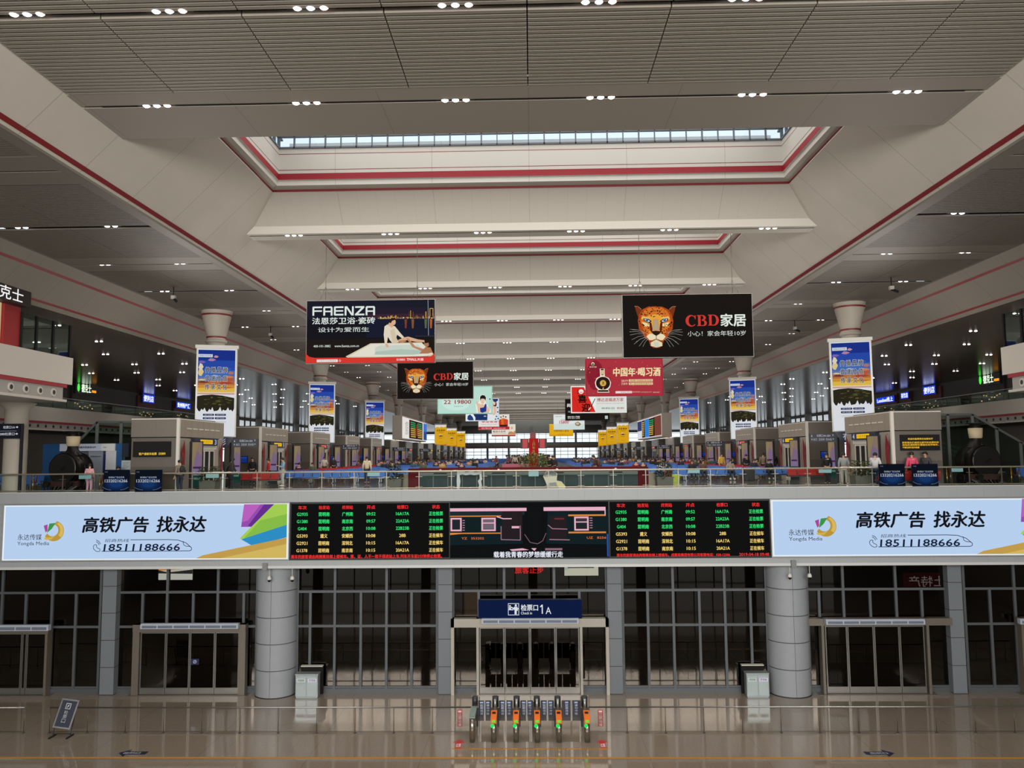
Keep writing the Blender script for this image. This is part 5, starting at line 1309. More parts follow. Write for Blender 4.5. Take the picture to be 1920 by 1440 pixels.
def liquor(q):
    q.rect('a42836', 532, 68, 1862, 714); q.rect('b03440', 548, 82, 1846, 700); q.disc('8e2030', 700, 350, 150, 260, 24)
    rnd = random.Random(2)
    for i in range(26): q.rect('7a1824', *(lambda x, y: (x, y, x + rnd.uniform(20, 70), y + 7))(rnd.uniform(560, 940), rnd.uniform(110, 520))); q.n = 4
    for i in range(22): q.disc('f0d8b0', rnd.uniform(560, 1840), rnd.uniform(90, 690), 4, n=6); q.n = 5
    q.disc('f4ecd8', 660, 152, 28); q.disc('2f7a48', 660, 158, 20); q.text('f4ece0', '贵州习酒', 602, 196, 722, 218, 0.01)
    q.poly('f4ecd8', [(778, 236), (860, 236), (862, 370), (930, 400), (968, 480), (950, 560), (915, 600), (938, 652), (728, 652), (742, 600), (705, 560), (690, 480), (720, 400), (782, 370)])
    q.rect('3a1c14', 794, 240, 846, 262); q.rect('d8c09a', 790, 262, 852, 340); q.rect('8a4a3a', 804, 336, 840, 352); q.disc('2a1a18', 829, 490, 122, 112); q.poly('1c1210', [(745, 610), (912, 610), (926, 640), (735, 640)]); q.disc('c89a3c', 829, 490, 56); q.disc('e4c060', 829, 490, 44)
    q.text('5a3a14', '酒', 806, 460, 852, 518, 0.02); q.poly('d8b050', [(818, 572), (842, 562), (838, 604), (820, 606)])
    q.text('f6e6b0', '中国年·喝习酒', 1006, 222, 1812, 372, 0.03, 0.05)
    q.text('f0e0c0', '2019', 1144, 432, 1252, 468, 0.02); q.text('f0e0c0', '己亥年', 1144, 482, 1252, 520, 0.01)
    for y in (424, 480): q.rect('e8cf9a', 1270, y, 1684, y + 42); q.text('7a4a2a', '“醉美”中国年系列选' if y < 450 else '第二届全民新年嘉年华', 1286, y + 8, 1666, y + 34, 0.0)
    q.rect('f2e4e4', 1040, 630, 1322, 668); q.text('b03440', '贵州茅台习酒公司', 1130, 638, 1310, 660, 0); q.text('f0dcc0', '官方热线 www.gzxj.com', 1330, 634, 1660, 658, 0); q.text('f0e8e0', '400-667', 1680, 642, 1795, 658, 0)
billboard('red liquor billboard with a round bottle and gold calligraphy, right of centre', 1098, 672.5, 1243, 742, 61.0, (532, 68, 1862, 714), -12, liquor, (170, 60, 64))
def boda(q):
    q.rect('f2f4f0', 276, 528, 1226, 992); q.rect('e2e8e2', 700, 545, 1212, 978)
    q.poly('dc2c24', [(290, 545), (500, 545), (695, 976), (292, 976)]); q.line('c0201c', [(318, 700), (420, 940)], 8)
    q.text('141210', '迎', 385, 590, 500, 660, 0.04); q.text('141210', '喜', 395, 680, 545, 815, 0.04); q.text('141210', '迎', 460, 830, 600, 970, 0.04)
    q.disc('f6efe6', 452, 622, 44, 40); q.disc('d83028', 452, 630, 26, 12); q.disc('f6efe6', 452, 622, 26, 10)
    q.line('20201e', [(690, 745), (610, 900)], 12); q.poly('e8d8b0', [(600, 890), (620, 900), (580, 945), (566, 940)])
    q.text('b0303a', '博达送福进万家', 722, 735, 1176, 796, 0.015); q.text('c08a84', '2019年博达送福大型公益活动盛大开启', 722, 818, 1176, 838, 0.0)
    q.text('3a3a38', '400-8765-222', 796, 896, 1020, 926, 0.015); q.text('a04a40', '博达建材', 1060, 894, 1180, 926, 0.015)
billboard('white and red new year billboard with brush calligraphy, right, behind the red liquor one', 1070.5, 723.5, 1174.5, 774, 85.0, (276, 528, 1226, 992), -6, boda, (220, 220, 214))
def black_ad(q):
    q.rect('1a1614', 183, 752, 936, 1124); q.text('e8e8e4', '尚品家居定制', 215, 828, 640, 892, 0.03); q.text('c8c8c4', '全屋定制', 225, 955, 420, 985, 0)
    q.text('f0f0ec', '400-021-7988', 218, 1048, 428, 1072, 0.015); q.text('f0f0ec', '贵阳·遵义·安顺', 218, 1078, 428, 1096, 0.0); q.rect('b8c8c4', 858, 1042, 908, 1098)
billboard('black billboard with white lettering low at its left, mostly behind the new year one', 1060, 748, 1142.5, 788, 109.0, (183, 752, 936, 1124), -6, black_ad, (60, 58, 56))
def p15800(q):
    q.rect('e4ece8', 354, 44, 782, 262); q.rect('d4e2de', 354, 180, 782, 262); q.text('8a8a80', '全屋套餐', 450, 108, 520, 130, 0); q.text('c03444', '15800', 432, 132, 560, 176, 0.03, 0.12); q.text('c03444', '元', 562, 130, 580, 146, 0)
    q.poly('c8a878', [(640, 170), (690, 140), (730, 175), (700, 215)]); q.disc('8a7a68', 690, 182, 40, 26, 12); q.disc('d8c8b0', 684, 176, 22, 14, 10); q.text('7a6a60', '品质家装', 380, 66, 470, 80, 0)
billboard('pale billboard offering 15800 in red, far right of the centre line', 1038, 777, 1096, 805.5, 157.0, (354, 44, 782, 262), -4, p15800, (210, 214, 208))
def yellow_ad(q):
    q.rect('e8ae20', 297, 183, 623, 348); q.rect('d49a14', 297, 330, 623, 348); q.text('7a4a14', '关爱残疾人就业', 360, 262, 566, 290, 0.015); q.text('b06a14', '中国铁路成都局', 412, 318, 506, 330, 0.0); q.rect('f0c040', 297, 183, 623, 196)
billboard('yellow billboard with brown lettering, farthest on the right', 1030, 795, 1074.5, 817.5, 205.0, (297, 183, 623, 348), -2, yellow_ad, (190, 150, 60))
def mint(q):
    q.rect('a8dcc8', 97, 232, 1084, 730); q.rect('bfe6d8', 112, 250, 1068, 716); q.disc('cfeee4', 430, 520, 260, 150, 24)
    q.text('a02028', '22', 210, 478, 336, 550, 0.03); q.text('c07a74', '天', 352, 490, 374, 512, 0); q.text('a02028', '19800', 410, 478, 700, 550, 0.035); q.text('a02028', '元', 712, 480, 732, 500, 0); q.text('6a8a80', '全包装修拎包入住', 390, 584, 560, 606, 0.0)
    q.text('f2f8f4', '装修套餐天天', 230, 330, 600, 410, 0.02)
    # seated woman in a navy dress, printed
    q.poly('f4f4ec', [(800, 716), (784, 560), (850, 510), (852, 420), (900, 384), (950, 390), (980, 450), (960, 520), (1010, 600), (1050, 650), (1060, 716)])
    q.poly('eac4a8', [(826, 716), (812, 600), (830, 540), (880, 560), (930, 560), (1000, 600), (1044, 660), (1020, 716)]); q.poly('eac4a8', [(800, 500), (822, 512), (846, 600), (812, 600), (796, 540)]); q.poly('eac4a8', [(870, 470), (950, 470), (940, 540), (900, 560), (876, 530)])
    q.disc('f0d0b4', 908, 486, 40, 52); q.poly('221c1c', [(864, 490), (866, 420), (900, 390), (948, 398), (972, 440), (962, 500), (944, 460), (890, 456)]); q.rect('c06a60', 898, 516, 924, 521); q.disc('30282a', 892, 480, 4); q.disc('30282a', 924, 480, 4)
    q.poly('24388c', [(862, 626), (930, 618), (960, 548), (980, 560), (976, 690), (905, 716), (870, 700)])
    q.disc('3a6a60', 1042, 466, 14); 
    for j, ch in enumerate('天天美家'): q.text('5a8a7c', ch, 1032, 510 + 34 * j, 1052, 532 + 34 * j, 0); q.n = 20
billboard('mint green billboard with 22 and 19800 in red, behind the left leopard board', 820.5, 724.5, 923, 775.5, 85.0, (97, 232, 1084, 730), -4, mint, (150, 190, 176))
def navy(q):
    q.rect('e8ecf0', 575, 455, 1206, 866); q.poly('1d3468', [(720, 735), (990, 735), (985, 850), (720, 850)]); q.poly('f2f4f8', [(590, 850), (590, 780), (640, 736), (720, 740), (760, 800), (755, 860)]); q.poly('22447a', [(606, 830), (614, 770), (660, 742), (710, 790), (730, 850), (640, 852)]); q.text('e8ecf4', '美的', 920, 764, 964, 788, 0.02)
    q.poly('26386a', [(1086, 460), (1190, 460), (1190, 560), (1120, 560)]); q.poly('d8e0ec', [(1150, 520), (1204, 480), (1204, 860), (1130, 850)]); q.disc('30282c', 1130, 560, 34, 50); q.disc('eac4a8', 1120, 545, 22, 32); q.poly('e6c0a4', [(1090, 590), (1150, 600), (1160, 700), (1120, 760), (1000, 730), (1090, 740), (1110, 690)])
    for x, y in ((1180, 620), (1185, 700), (1160, 780), (1140, 830), (1190, 820)): q.disc('2a3050', x, y, 15, 12, 8)
billboard('white and navy billboard showing a person beside a car seat, behind the mint green one', 873, 747, 935.5, 789.5, 109.0, (575, 455, 1206, 866), -4, navy, (190, 196, 204))
def team(q):
    q.rect('eae6e0', 857, 742, 1406, 1020); q.rect('b82a34', 857, 966, 1406, 1018); q.text('f4dede', '400-788-0188   www.liansu.com', 910, 982, 1336, 1004, 0.01); q.text('c03440', '联塑管道', 916, 842, 1194, 892, 0.03); q.text('7a7a78', '管道专家 品质生活 全球领先', 910, 916, 1190, 932, 0)
    for x, y, c in ((1258, 800, 'c83c28'), (1300, 782, 'e07028'), (1344, 796, 'd04a2a')): q.poly(c, [(x - 34, 962), (x - 40, y + 50), (x - 18, y + 30), (x + 18, y + 30), (x + 40, y + 50), (x + 36, 962)]); q.disc('e0b090', x, y, 14, 20, 12); q.disc('201814', x, y - 12, 14, 10, 10)
    q.rect('30221c', 1235, 930, 1372, 964)
billboard('white billboard with a red band and three people in orange', 897, 777, 955, 805.5, 157.0, (857, 742, 1406, 1020), -3, team, (214, 210, 204))
def nature(q):
    q.rect('e8e4d4', 1074, 914, 1498, 1132); q.text('7a3a34', '甄选大自然', 1095, 1028, 1320, 1064, 0.02); q.rect('b83038', 1074, 1108, 1498, 1132); q.poly('c89060', [(1380, 1050), (1498, 1030), (1498, 1100), (1360, 1100)]); q.disc('d8b890', 1434, 985, 22, 34, 12); q.poly('f0e8d0', [(1400, 1030), (1440, 1000), (1470, 1030), (1470, 1060)]); q.rect('b4a890', 1095, 1080, 1330, 1086)
billboard('cream billboard with a red lower edge, farthest on the left side', 922, 795.5, 966.5, 818, 205.0, (1074, 914, 1498, 1132), -2, nature, (206, 202, 190))
# ------------------------------------------------------------------ waiting benches
SEATW = 0.58
M_BLUE, M_SRED = mat((62, 112, 190), 0.45), mat((176, 38, 36), 0.45)
M_BFR = mat((120, 124, 128), 0.35, 0.7)
SEAT_PROF = [(-0.24, 0.43), (-0.22, 0.46), (0.05, 0.42), (0.18, 0.44), (0.27, 0.60), (0.33, 0.88), (0.30, 0.89), (0.23, 0.62), (0.15, 0.475), (0.04, 0.455), (-0.22, 0.49), (-0.25, 0.45)]
SEAT_PROF = [(y, z - 0.055) for y, z in SEAT_PROF]
def seat_shape(m, x, mi=0):
    m.prism([(y, z) for y, z in SEAT_PROF], 0, x + 0.02, x + SEATW - 0.02, mi)
def frame_shape(m, mi=0):
    L = 5 * SEATW
    m.box(0.0, L, 0.0, 0.07, 0.30, 0.36, mi)
    return m
def leg_shape(m, x, mi=0):
    m.box(x - 0.03, x + 0.03, -0.02, 0.08, 0.03, 0.33, mi); m.box(x - 0.03, x + 0.03, -0.26, 0.28, 0.0, 0.04, mi); return m
def arm_shape(m, x, mi=0):
    m.box(x - 0.02, x + 0.02, -0.1, 0.24, 0.56, 0.585, mi); m.box(x - 0.02, x + 0.02, 0.0, 0.05, 0.33, 0.56, mi); return m
def bench_full(ms, lb, loc, rz, grp):
    r = thing('waiting_bench', lb, 'bench', loc, rz, grp)
    frame_shape(MB()).build('frame', M_BFR, r)
    for x in (0.7, 5 * SEATW - 0.7): leg_shape(MB(), x).build('leg', M_BFR, r)
    for i in range(5): m = MB(); seat_shape(m, i * SEATW); m.build('seat', ms, r)
    for i in range(6): arm_shape(MB(), min(max(i * SEATW, 0.02), 5 * SEATW - 0.02)).build('armrest', M_BFR, r)
    return r
def bench_simple_mesh(ms):
    m = frame_shape(MB(), 1)
    for x in (0.7, 5 * SEATW - 0.7): leg_shape(m, x, 1)
    for i in range(5): seat_shape(m, i * SEATW)
    for i in (0, 2, 5): arm_shape(m, min(max(i * SEATW, 0.02), 5 * SEATW - 0.02), 1)
    return m.data('waiting_bench', [ms, M_BFR])
BX = [4.6, 7.62, 10.64, 13.66]               # inner ends of the four benches of a row
ROW0, PAIR, GAP = 52.0, 3.5, 0.72
bp, bs_ = {}, {}
def bench(red, lb, x0, y, face, detailed, grp):
    """x0: left end in the picture; face -1 looks to the camera"""
    ms = M_SRED if red else M_BLUE
    loc, rz = ((x0, y, ZF), 0.0) if face < 0 else ((x0 + 5 * SEATW, y, ZF), R(180))
    if detailed:
        if red not in bp: bp[red] = bench_full(ms, lb, loc, rz, grp); return bp[red]
        return dup(bp[red], loc, lb, rz, grp)
    if red not in bs_: bs_[red] = bench_simple_mesh(ms)
    o = bpy.data.objects.new('waiting_bench', bs_[red]); COL.objects.link(o); o.location = loc; o.rotation_euler = (0, 0, rz)
    return tag(o, lb, 'bench', grp)
seats = []                                    # (x, y, face) of every seat, for the people
NP = 17
for p in range(NP):
    for f, dy in ((-1, 0.0), (1, GAP)):
        y = ROW0 + PAIR * p + dy
        for s in (-1, 1):
            for i, bx0 in enumerate(BX):
                red = i == 3 and p > 0
                x0 = bx0 if s > 0 else -bx0 - 5 * SEATW
                lb = '%s bench in the %s block, %s row pair, %s side, %s' % ('red' if red else 'blue', 'left' if s < 0 else 'right', ORD(p), 'near' if f < 0 else 'far', ('innermost', 'second out', 'third out', 'outermost')[i])
                bench(red, lb, x0, y, f, p < 2 and f < 0, 'waiting benches of the hall')
                for j in range(5): seats.append((x0 + SEATW * (j + .5), y, f, p, s))
m = MB()
for p in range(NP, NP + 22):                  # the far rows, a pixel or two high
    for dy in (0.0, GAP):
        y = ROW0 + PAIR * p + dy
        for s in (-1, 1):
            a, c = (4.6, 16.4) if s > 0 else (-16.4, -4.6)
            for x in [a + SEATW * i for i in range(20)]:
                m.box(x + 0.02, x + SEATW - 0.02, y - 0.22, y + 0.2, ZF + 0.4, ZF + 0.46).box(x + .02, x + SEATW - .02, y + (0.2 if dy == 0 else -0.26), y + (0.26 if dy == 0 else -0.2), ZF + 0.46, ZF + 0.86)
            m.box(a, c, y - 0.05, y + 0.05, ZF, ZF + 0.4, 1)
tag(m.build('waiting_benches', [M_BLUE, M_BFR], recalc=False), 'blur of blue benches far down the hall towards the end windows', 'bench', None, 'stuff')
for lb, px, py, Y in (('red bench in the gap past the nearest left booth', 433, 900, 48.3), ('red bench in the gap past the nearest right booth', 1478, 895, 48.3)):
    bench(True, lb, at(px, py, Y).x, Y, -1, True, 'red benches by the booths')
bench(True, 'red bench behind the right posters, before the nearest right booth', 16.2, 38.62, 1, True, 'red benches by the booths')
bench(False, 'blue bench behind the right locomotive', 25.2, 42.5, -1, True, 'blue benches by the locomotives'); bench(False, 'blue bench left of the left locomotive', -29.0, 42.5, -1, True, 'blue benches by the locomotives')

# ------------------------------------------------------------------ people
def skin(vs, es, rad, sub=1):
    me = bpy.data.meshes.new('s'); me.from_pydata(vs, es, [])
    o = bpy.data.objects.new('s', me); COL.objects.link(o)
    o.modifiers.new('k', 'SKIN')
    for i, r in enumerate(rad):
        sv = me.skin_vertices[0].data[i]; sv.radius = r if isinstance(r, tuple) else (r, r); sv.use_root = (i == 0)
    o.modifiers.new('u', 'SUBSURF').levels = sub
    dg = bpy.context.evaluated_depsgraph_get(); dg.update()
    out = bpy.data.meshes.new_from_object(o.evaluated_get(dg))
    bpy.data.objects.remove(o); bpy.data.meshes.remove(me)
    for p in out.polygons: p.use_smooth = True
    return out
def pose(kind):
    """joint positions of a 1.7 m figure looking to -Y, feet at z = 0"""
    J = dict(pel=(0, 0, .94), wst=(0, 0, 1.08), chs=(0, .01, 1.30), nck=(0, .01, 1.45), hd0=(0, -.01, 1.53), hd1=(0, -.02, 1.61), hd2=(0, -.01, 1.68))
    for s, n in ((-1, 'l'), (1, 'r')):
        J['sh' + n] = (s * .18, .01, 1.39); J['el' + n] = (s * .24, .03, 1.12); J['wr' + n] = (s * .25, -.06, .88); J['hp' + n] = (s * .09, 0, .88); J['kn' + n] = (s * .10, -.02, .48); J['an' + n] = (s * .10, .03, .08); J['to' + n] = (s * .11, -.13, .035)
    if kind == 'phone':
        J['elr'] = (.23, -.02, 1.12); J['wrr'] = (.10, -.25, 1.20); J['hd0'] = (0, -.03, 1.52); J['hd1'] = (0, -.06, 1.59)
    if kind == 'walk':
        J['knl'] = (-.1, -.14, .50); J['anl'] = (-.1, -.26, .10); J['tol'] = (-.11, -.40, .08); J['knr'] = (.1, .06, .48); J['anr'] = (.1, .32, .14); J['tor'] = (.11, .22, .03)
        J['ell'] = (-.24, .12, 1.13); J['wrl'] = (-.24, .10, .90); J['elr'] = (.24, -.08, 1.13); J['wrr'] = (.23, -.26, .97); J['chs'] = (0, -.05, 1.29); J['nck'] = (0, -.08, 1.44); J['hd0'] = (0, -.12, 1.51); J['hd1'] = (0, -.15, 1.58); J['hd2'] = (0, -.15, 1.66)
        for n in 'lr': x, y, z = J['sh' + n]; J['sh' + n] = (x, y - .06, z)
    if kind == 'sit':
        for k in list(J):
            x, y, z = J[k]
            if k[:2] in ('pe', 'ws', 'ch', 'nc', 'hd', 'sh', 'el', 'wr'): J[k] = (x, y + .06, z - .41)
        for s, n in ((-1, 'l'), (1, 'r')):
            J['hp' + n] = (s * .09, .05, .53); J['kn' + n] = (s * .13, -.38, .53); J['an' + n] = (s * .13, -.36, .09); J['to' + n] = (s * .14, -.52, .035)
            J['el' + n] = (s * .24, .02, .74); J['wr' + n] = (s * .09, -.22, .68)
        J['hd0'] = (0, .02, 1.11); J['hd1'] = (0, -.02, 1.18); J['hd2'] = (0, -.01, 1.26); J['nck'] = (0, .05, 1.04)
    return J
def person_meshes(kind):
    J = pose(kind)
    names = ['pel', 'wst', 'chs', 'nck', 'hd0', 'hd1', 'hd2']; vs = [J[n] for n in names]; idx = {n: i for i, n in enumerate(names)}
    rad = [(.14, .10), (.125, .09), (.145, .10), .05, .062, (.085, .095), .055]; es = [(i, i + 1) for i in range(6)]
    def add(n, p, r, par): idx[n] = len(vs); vs.append(p); rad.append(r); es.append((par if isinstance(par, int) else idx[par], idx[n]))
    for n in 'lr':
        s = -1 if n == 'l' else 1
        add('sh' + n, J['sh' + n], .062, 'chs'); add('el' + n, J['el' + n], .042, 'sh' + n); add('wr' + n, J['wr' + n], .028, 'el' + n)
        e, w = Vector(J['el' + n]), Vector(J['wr' + n]); d = (w - e).normalized(); side = d.cross(Vector((0, 1, 0.3))).normalized() * s
        palm = w + d * .06; add('pm' + n, tuple(palm), (.036, .018), 'wr' + n)
        for k in range(4):                  # four fingers and a thumb
            base = palm + side * (.021 * (k - 1.5)) + d * .035; tip = base + d * (.062, .07, .066, .05)[k] + Vector((0, -.012, -.004))
            add('f%d%s' % (k, n), tuple(base), .010, 'pm' + n); add('t%d%s' % (k, n), tuple(tip), .0075, 'f%d%s' % (k, n))
        add('th' + n, tuple(w + d * .05 - side * .035 + Vector((0, -.015, 0))), .011, 'wr' + n); add('tt' + n, tuple(w + d * .085 - side * .045 + Vector((0, -.02, 0))), .009, 'th' + n)
        add('hp' + n, J['hp' + n], .085, 'pel'); add('kn' + n, J['kn' + n], .055, 'hp' + n); add('an' + n, J['an' + n], .036, 'kn' + n); add('to' + n, J['to' + n], .03, 'an' + n)
    body = skin(vs, es, rad)
    def sub(ns, rr, ee):
        ii = {n: i for i, n in enumerate(ns)}
        return skin([J[n] for n in ns], [(ii[a], ii[b]) for a, b in ee], rr)
    def midp(a, b, t): return tuple(Vector(J[a]).lerp(Vector(J[b]), t))
    J['cfl'], J['cfr'] = midp('ell', 'wrl', .92), midp('elr', 'wrr', .92); J['hml'], J['hmr'] = midp('knl', 'anl', .92), midp('knr', 'anr', .92); J['nkb'] = midp('chs', 'nck', .85)
    top = sub(['pel', 'wst', 'chs', 'nkb', 'shl', 'ell', 'cfl', 'shr', 'elr', 'cfr'], [(.165, .125), (.155, .12), (.175, .13), .075, .085, .066, .052, .085, .066, .052], [('pel', 'wst'), ('wst', 'chs'), ('chs', 'nkb'), ('chs', 'shl'), ('shl', 'ell'), ('ell', 'cfl'), ('chs', 'shr'), ('shr', 'elr'), ('elr', 'cfr')])
    leg = sub(['pel', 'hpl', 'knl', 'hml', 'hpr', 'knr', 'hmr'], [(.15, .115), .105, .078, .062, .105, .078, .062], [('pel', 'hpl'), ('hpl', 'knl'), ('knl', 'hml'), ('pel', 'hpr'), ('hpr', 'knr'), ('knr', 'hmr')])
    sh = MB()
    for n in 'lr':
        a, t = Vector(J['an' + n]), Vector(J['to' + n]); c = (a * .55 + t * .45); sh.ball((c.x, c.y, max(.045, c.z)), .055, .135, .05, 10, 6)
    h = Vector(J['hd1']); hair = MB()
    n, k = 14, 9                            # cap of hair open over the face
    cap = [[(h.x + .105 * math.sin(math.pi * .62 * j / k) * math.cos(2 * math.pi * i / n), h.y + .015 + .118 * math.sin(math.pi * .62 * j / k) * math.sin(2 * math.pi * i / n), h.z + .005 + .118 * math.cos(math.pi * .62 * j / k) + (.055 * max(0, -math.sin(2 * math.pi * i / n)) if j > k * .6 else 0)) for i in range(n)] for j in range(k + 1)]
    hair.mesh([p for ring_ in cap for p in ring_], [(j * n + i, (j + 1) * n + i, (j + 1) * n + (i + 1) % n, j * n + (i + 1) % n) for j in range(k) for i in range(n)], 0, True)
    face = MB(); fy = h.y - .093
    for s in (-1, 1): face.ball((h.x + s * .032, fy + .006, h.z + .0), .011, .006, .007, 8, 5, 0)
    face.ball((h.x, fy - .008, h.z - .028), .011, .018, .02, 8, 5, 1); face.ball((h.x, fy + .012, h.z - .062), .022, .008, .006, 8, 5, 2)
    for s in (-1, 1): face.ball((h.x + s * .088, h.y + .005, h.z - .012), .01, .02, .03, 8, 5, 1)
    return dict(body=body, top=top, trousers=leg, shoes=sh.data('shoes', []), hair=hair.data('hair', []), face=face.data('face', []))
PM = {k: person_meshes(k) for k in ('stand', 'phone', 'walk', 'sit')}
for d in PM.values():
    for k in ('body', 'top', 'trousers', 'shoes', 'hair'):
        if not d[k].materials: d[k].materials.append(None)
    while len(d['face'].materials) < 3: d['face'].materials.append(None)
M_SKIN = mat((206, 160, 130), 0.6); M_HAIRB = mat((24, 20, 18), 0.5); M_LIP = mat((160, 90, 80), 0.5)
def part_of(r, name, me, mats):
    o = bpy.data.objects.new(name, me); COL.objects.link(o); o.parent = r
    for i, m_ in enumerate(mats): o.material_slots[i].link = 'OBJECT'; o.material_slots[i].material = m_
    return o
def person(kind, lb, x, y, rz, top, legs, shoes=(40, 38, 38), hair=(26, 22, 20), sc=1.0, z=None, bag=None, grp=None):
    r = thing('person', lb, 'person', (x, y, ZF + (0.03 if kind == 'sit' else 0)), rz, grp); r.scale = (sc, sc, sc)
    D = PM[kind]
    part_of(r, 'body', D['body'], [M_SKIN]); part_of(r, 'top', D['top'], [mat(top, 0.8)]); part_of(r, 'trousers', D['trousers'], [mat(legs, 0.8)])
    part_of(r, 'shoes', D['shoes'], [mat(shoes, 0.6)]); part_of(r, 'hair', D['hair'], [mat(hair, 0.5)]); part_of(r, 'face', D['face'], [M_HAIRB, M_SKIN, M_LIP])
    if bag: MB().ball((0, .20, 1.22), .15, .11, .22, 12, 8).box(-.12, .12, .28, .33, 1.05, 1.2).build('backpack', mat(bag, 0.7), r)
    return r
def by_px(px, py, Y): return at(px, py, Y).x
away, toward = R(180), 0.0
people = [
    ('stand', 'person in pink standing by the balustrade beside the left locomotive', 168, 38.8, away, (214, 160, 170), (196, 150, 170), (120, 90, 90), .86, None),
    ('sit', 'person in a red top seated before the left exhibition stand', 221, 41.0, R(60), (196, 40, 36), (30, 28, 30), (40, 38, 38), 1.0, None),
    ('stand', 'person with a dark backpack standing by the nearest left booth door', 337, 38.95, R(-120), (120, 110, 96), (40, 48, 66), (220, 216, 210), .95, (34, 32, 30)),
    ('walk', 'person in dark clothes walking with a large backpack, before the left red bench', 431, 41.5, R(80), (44, 42, 38), (28, 26, 28), (40, 26, 26), 1.0, (38, 36, 30)),
    ('stand', 'person in black standing behind the left red bench', 473, 50.0, toward, (22, 22, 24), (26, 26, 30), (40, 38, 38), 1.0, None),
    ('stand', 'person in a bright red jacket at the end of the first left blue row', 503, 49.5, R(-70), (190, 30, 34), (24, 24, 28), (30, 28, 28), .95, None),
    ('phone', 'person in a light blue shirt and pale shorts at the first left blue row', 530, 46.8, R(-60), (136, 166, 186), (190, 190, 186), (230, 228, 224), 1.0, None),
    ('stand', 'person in a cream jacket seen from behind at the left blue rows', 688, 50.6, away, (214, 200, 170), (40, 48, 70), (130, 60, 50), 1.0, None),
    ('phone', 'person in white standing by the third left booth door', 608, 64.0, R(30), (206, 198, 184), (60, 58, 60), (40, 38, 38), 1.0, None),
    ('stand', 'person in dark clothes standing beside the left navy direction sign', 625, 64.4, R(40), (34, 34, 38), (26, 26, 30), (40, 38, 38), 1.0, None),
    ('stand', 'person in black standing right of the plant tower, left one of a pair', 1030, 58.0, away, (30, 24, 26), (24, 24, 28), (40, 38, 38), 1.0, None),
    ('stand', 'person in dark grey standing right of the plant tower, right one of a pair', 1039, 58.7, R(-20), (44, 42, 48), (22, 22, 26), (40, 38, 38), .95, None),
    ('walk', 'person with a brown bag walking at the inner end of the right blue rows', 1117, 50.5, R(-100), (70, 50, 44), (36, 34, 38), (40, 38, 38), 1.0, (96, 60, 48)),
    ('stand', 'person in a yellow jacket behind the right blue rows', 1354, 60.4, R(20), (222, 184, 84), (120, 110, 90), (60, 50, 48), 1.0, None),
    ('stand', 'person in black standing between the two navy signs at right', 1551, 43.5, away, (20, 20, 22), (22, 22, 26), (40, 38, 38), 1.0, None),
    ('stand', 'person in a grey coat with long hair before the nearest right booth', 1583, 42.3, R(160), (150, 156, 158), (196, 196, 190), (160, 158, 150), 1.0, None),
    ('phone', 'person in a white and black top and jeans by the right planter', 1642, 39.5, R(150), (206, 206, 208), (44, 64, 104), (220, 216, 210), 1.0, None),
    ('stand', 'person in a pink top standing behind the right posters', 1711, 38.95, away, (222, 76, 116), (40, 40, 48), (40, 38, 38), 1.0, None),
    ('stand', 'person in a striped black and white top behind the right posters', 1737, 38.9, R(-60), (60, 60, 64), (36, 36, 42), (40, 38, 38), 1.0, None),
    ('stand', 'person in a dark coat by the second right booth, left one of three', 1400, 58.0, away, (24, 22, 24), (24, 24, 28), (40, 38, 38), .95, None),
    ('stand', 'person in a beige coat by the second right booth, middle one of three', 1432, 58.4, R(160), (126, 112, 92), (40, 38, 40), (40, 38, 38), 1.0, None),
    ('stand', 'person in black by the second right booth, right one of three', 1452, 58.8, away, (18, 18, 20), (22, 22, 26), (40, 38, 38), 1.0, None)]
for k, lb, px, Y, rz, top, legs, shoes, sc, bag in people:
    person(k, lb, by_px(px, 890, Y), Y, rz, top, legs, shoes, sc=sc, bag=bag)
def seated(lb, px, Y_row, face, top, legs, shoes=(40, 38, 38)):
    x = by_px(px, 885, Y_row); c = min((q for q in seats if abs(q[1] - Y_row) < .01), key=lambda q: abs(q[0] - x))
    person('sit', lb, c[0], c[1] - .06 * (1 if face < 0 else -1), toward if face < 0 else away, top, legs, shoes)
    TAKEN.add((round(c[0], 2), round(c[1], 2)))
TAKEN = set()
seated('person in dark clothes seated in the first right blue row, leftmost one', 1303, ROW0, -1, (40, 36, 40), (34, 32, 36))
seated('person in a brown jacket seated in the first right blue row, second one', 1319, ROW0, -1, (96, 70, 62), (50, 48, 52))
seated('person in grey with white shoes seated in the first right blue row', 1376, ROW0, -1, (150, 140, 128), (38, 42, 54), (236, 234, 230))
seated('person in black seated near the outer end of the first right blue row', 1438, ROW0, -1, (26, 26, 30), (22, 22, 26), (190, 188, 184))
seated('person in white seated at the inner part of the second right row', 1239, ROW0 + GAP, 1, (214, 210, 206), (40, 40, 46))
seated('person in dark clothes bent over in the second right row', 1208, ROW0 + GAP, 1, (52, 42, 38), (40, 40, 46))
# the crowd further down the hall: whole small figures
def crowd_mesh(kind):
    import bmesh
    D = PM[kind]; bm = bmesh.new(); me = bpy.data.meshes.new('person')
    for i, k in enumerate(('body', 'top', 'trousers', 'hair')):
        n0 = len(bm.faces); bm.from_mesh(D[k]); bm.faces.ensure_lookup_table()
        for f in bm.faces[n0:]: f.material_index = i; f.smooth = True
    bm.to_mesh(me); bm.free()
    while len(me.materials) < 4: me.materials.append(None)
    return me
CM = {k: crowd_mesh(k) for k in ('stand', 'walk', 'sit')}
prnd = random.Random(21)
TOPS = [((30, 30, 34), 'black'), ((52, 50, 56), 'dark grey'), ((40, 52, 84), 'navy'), ((150, 34, 36), 'red'), ((206, 200, 192), 'white'), ((160, 140, 116), 'beige'), ((60, 96, 120), 'blue'), ((196, 150, 60), 'yellow'), ((120, 70, 90), 'plum'), ((86, 92, 70), 'olive')]
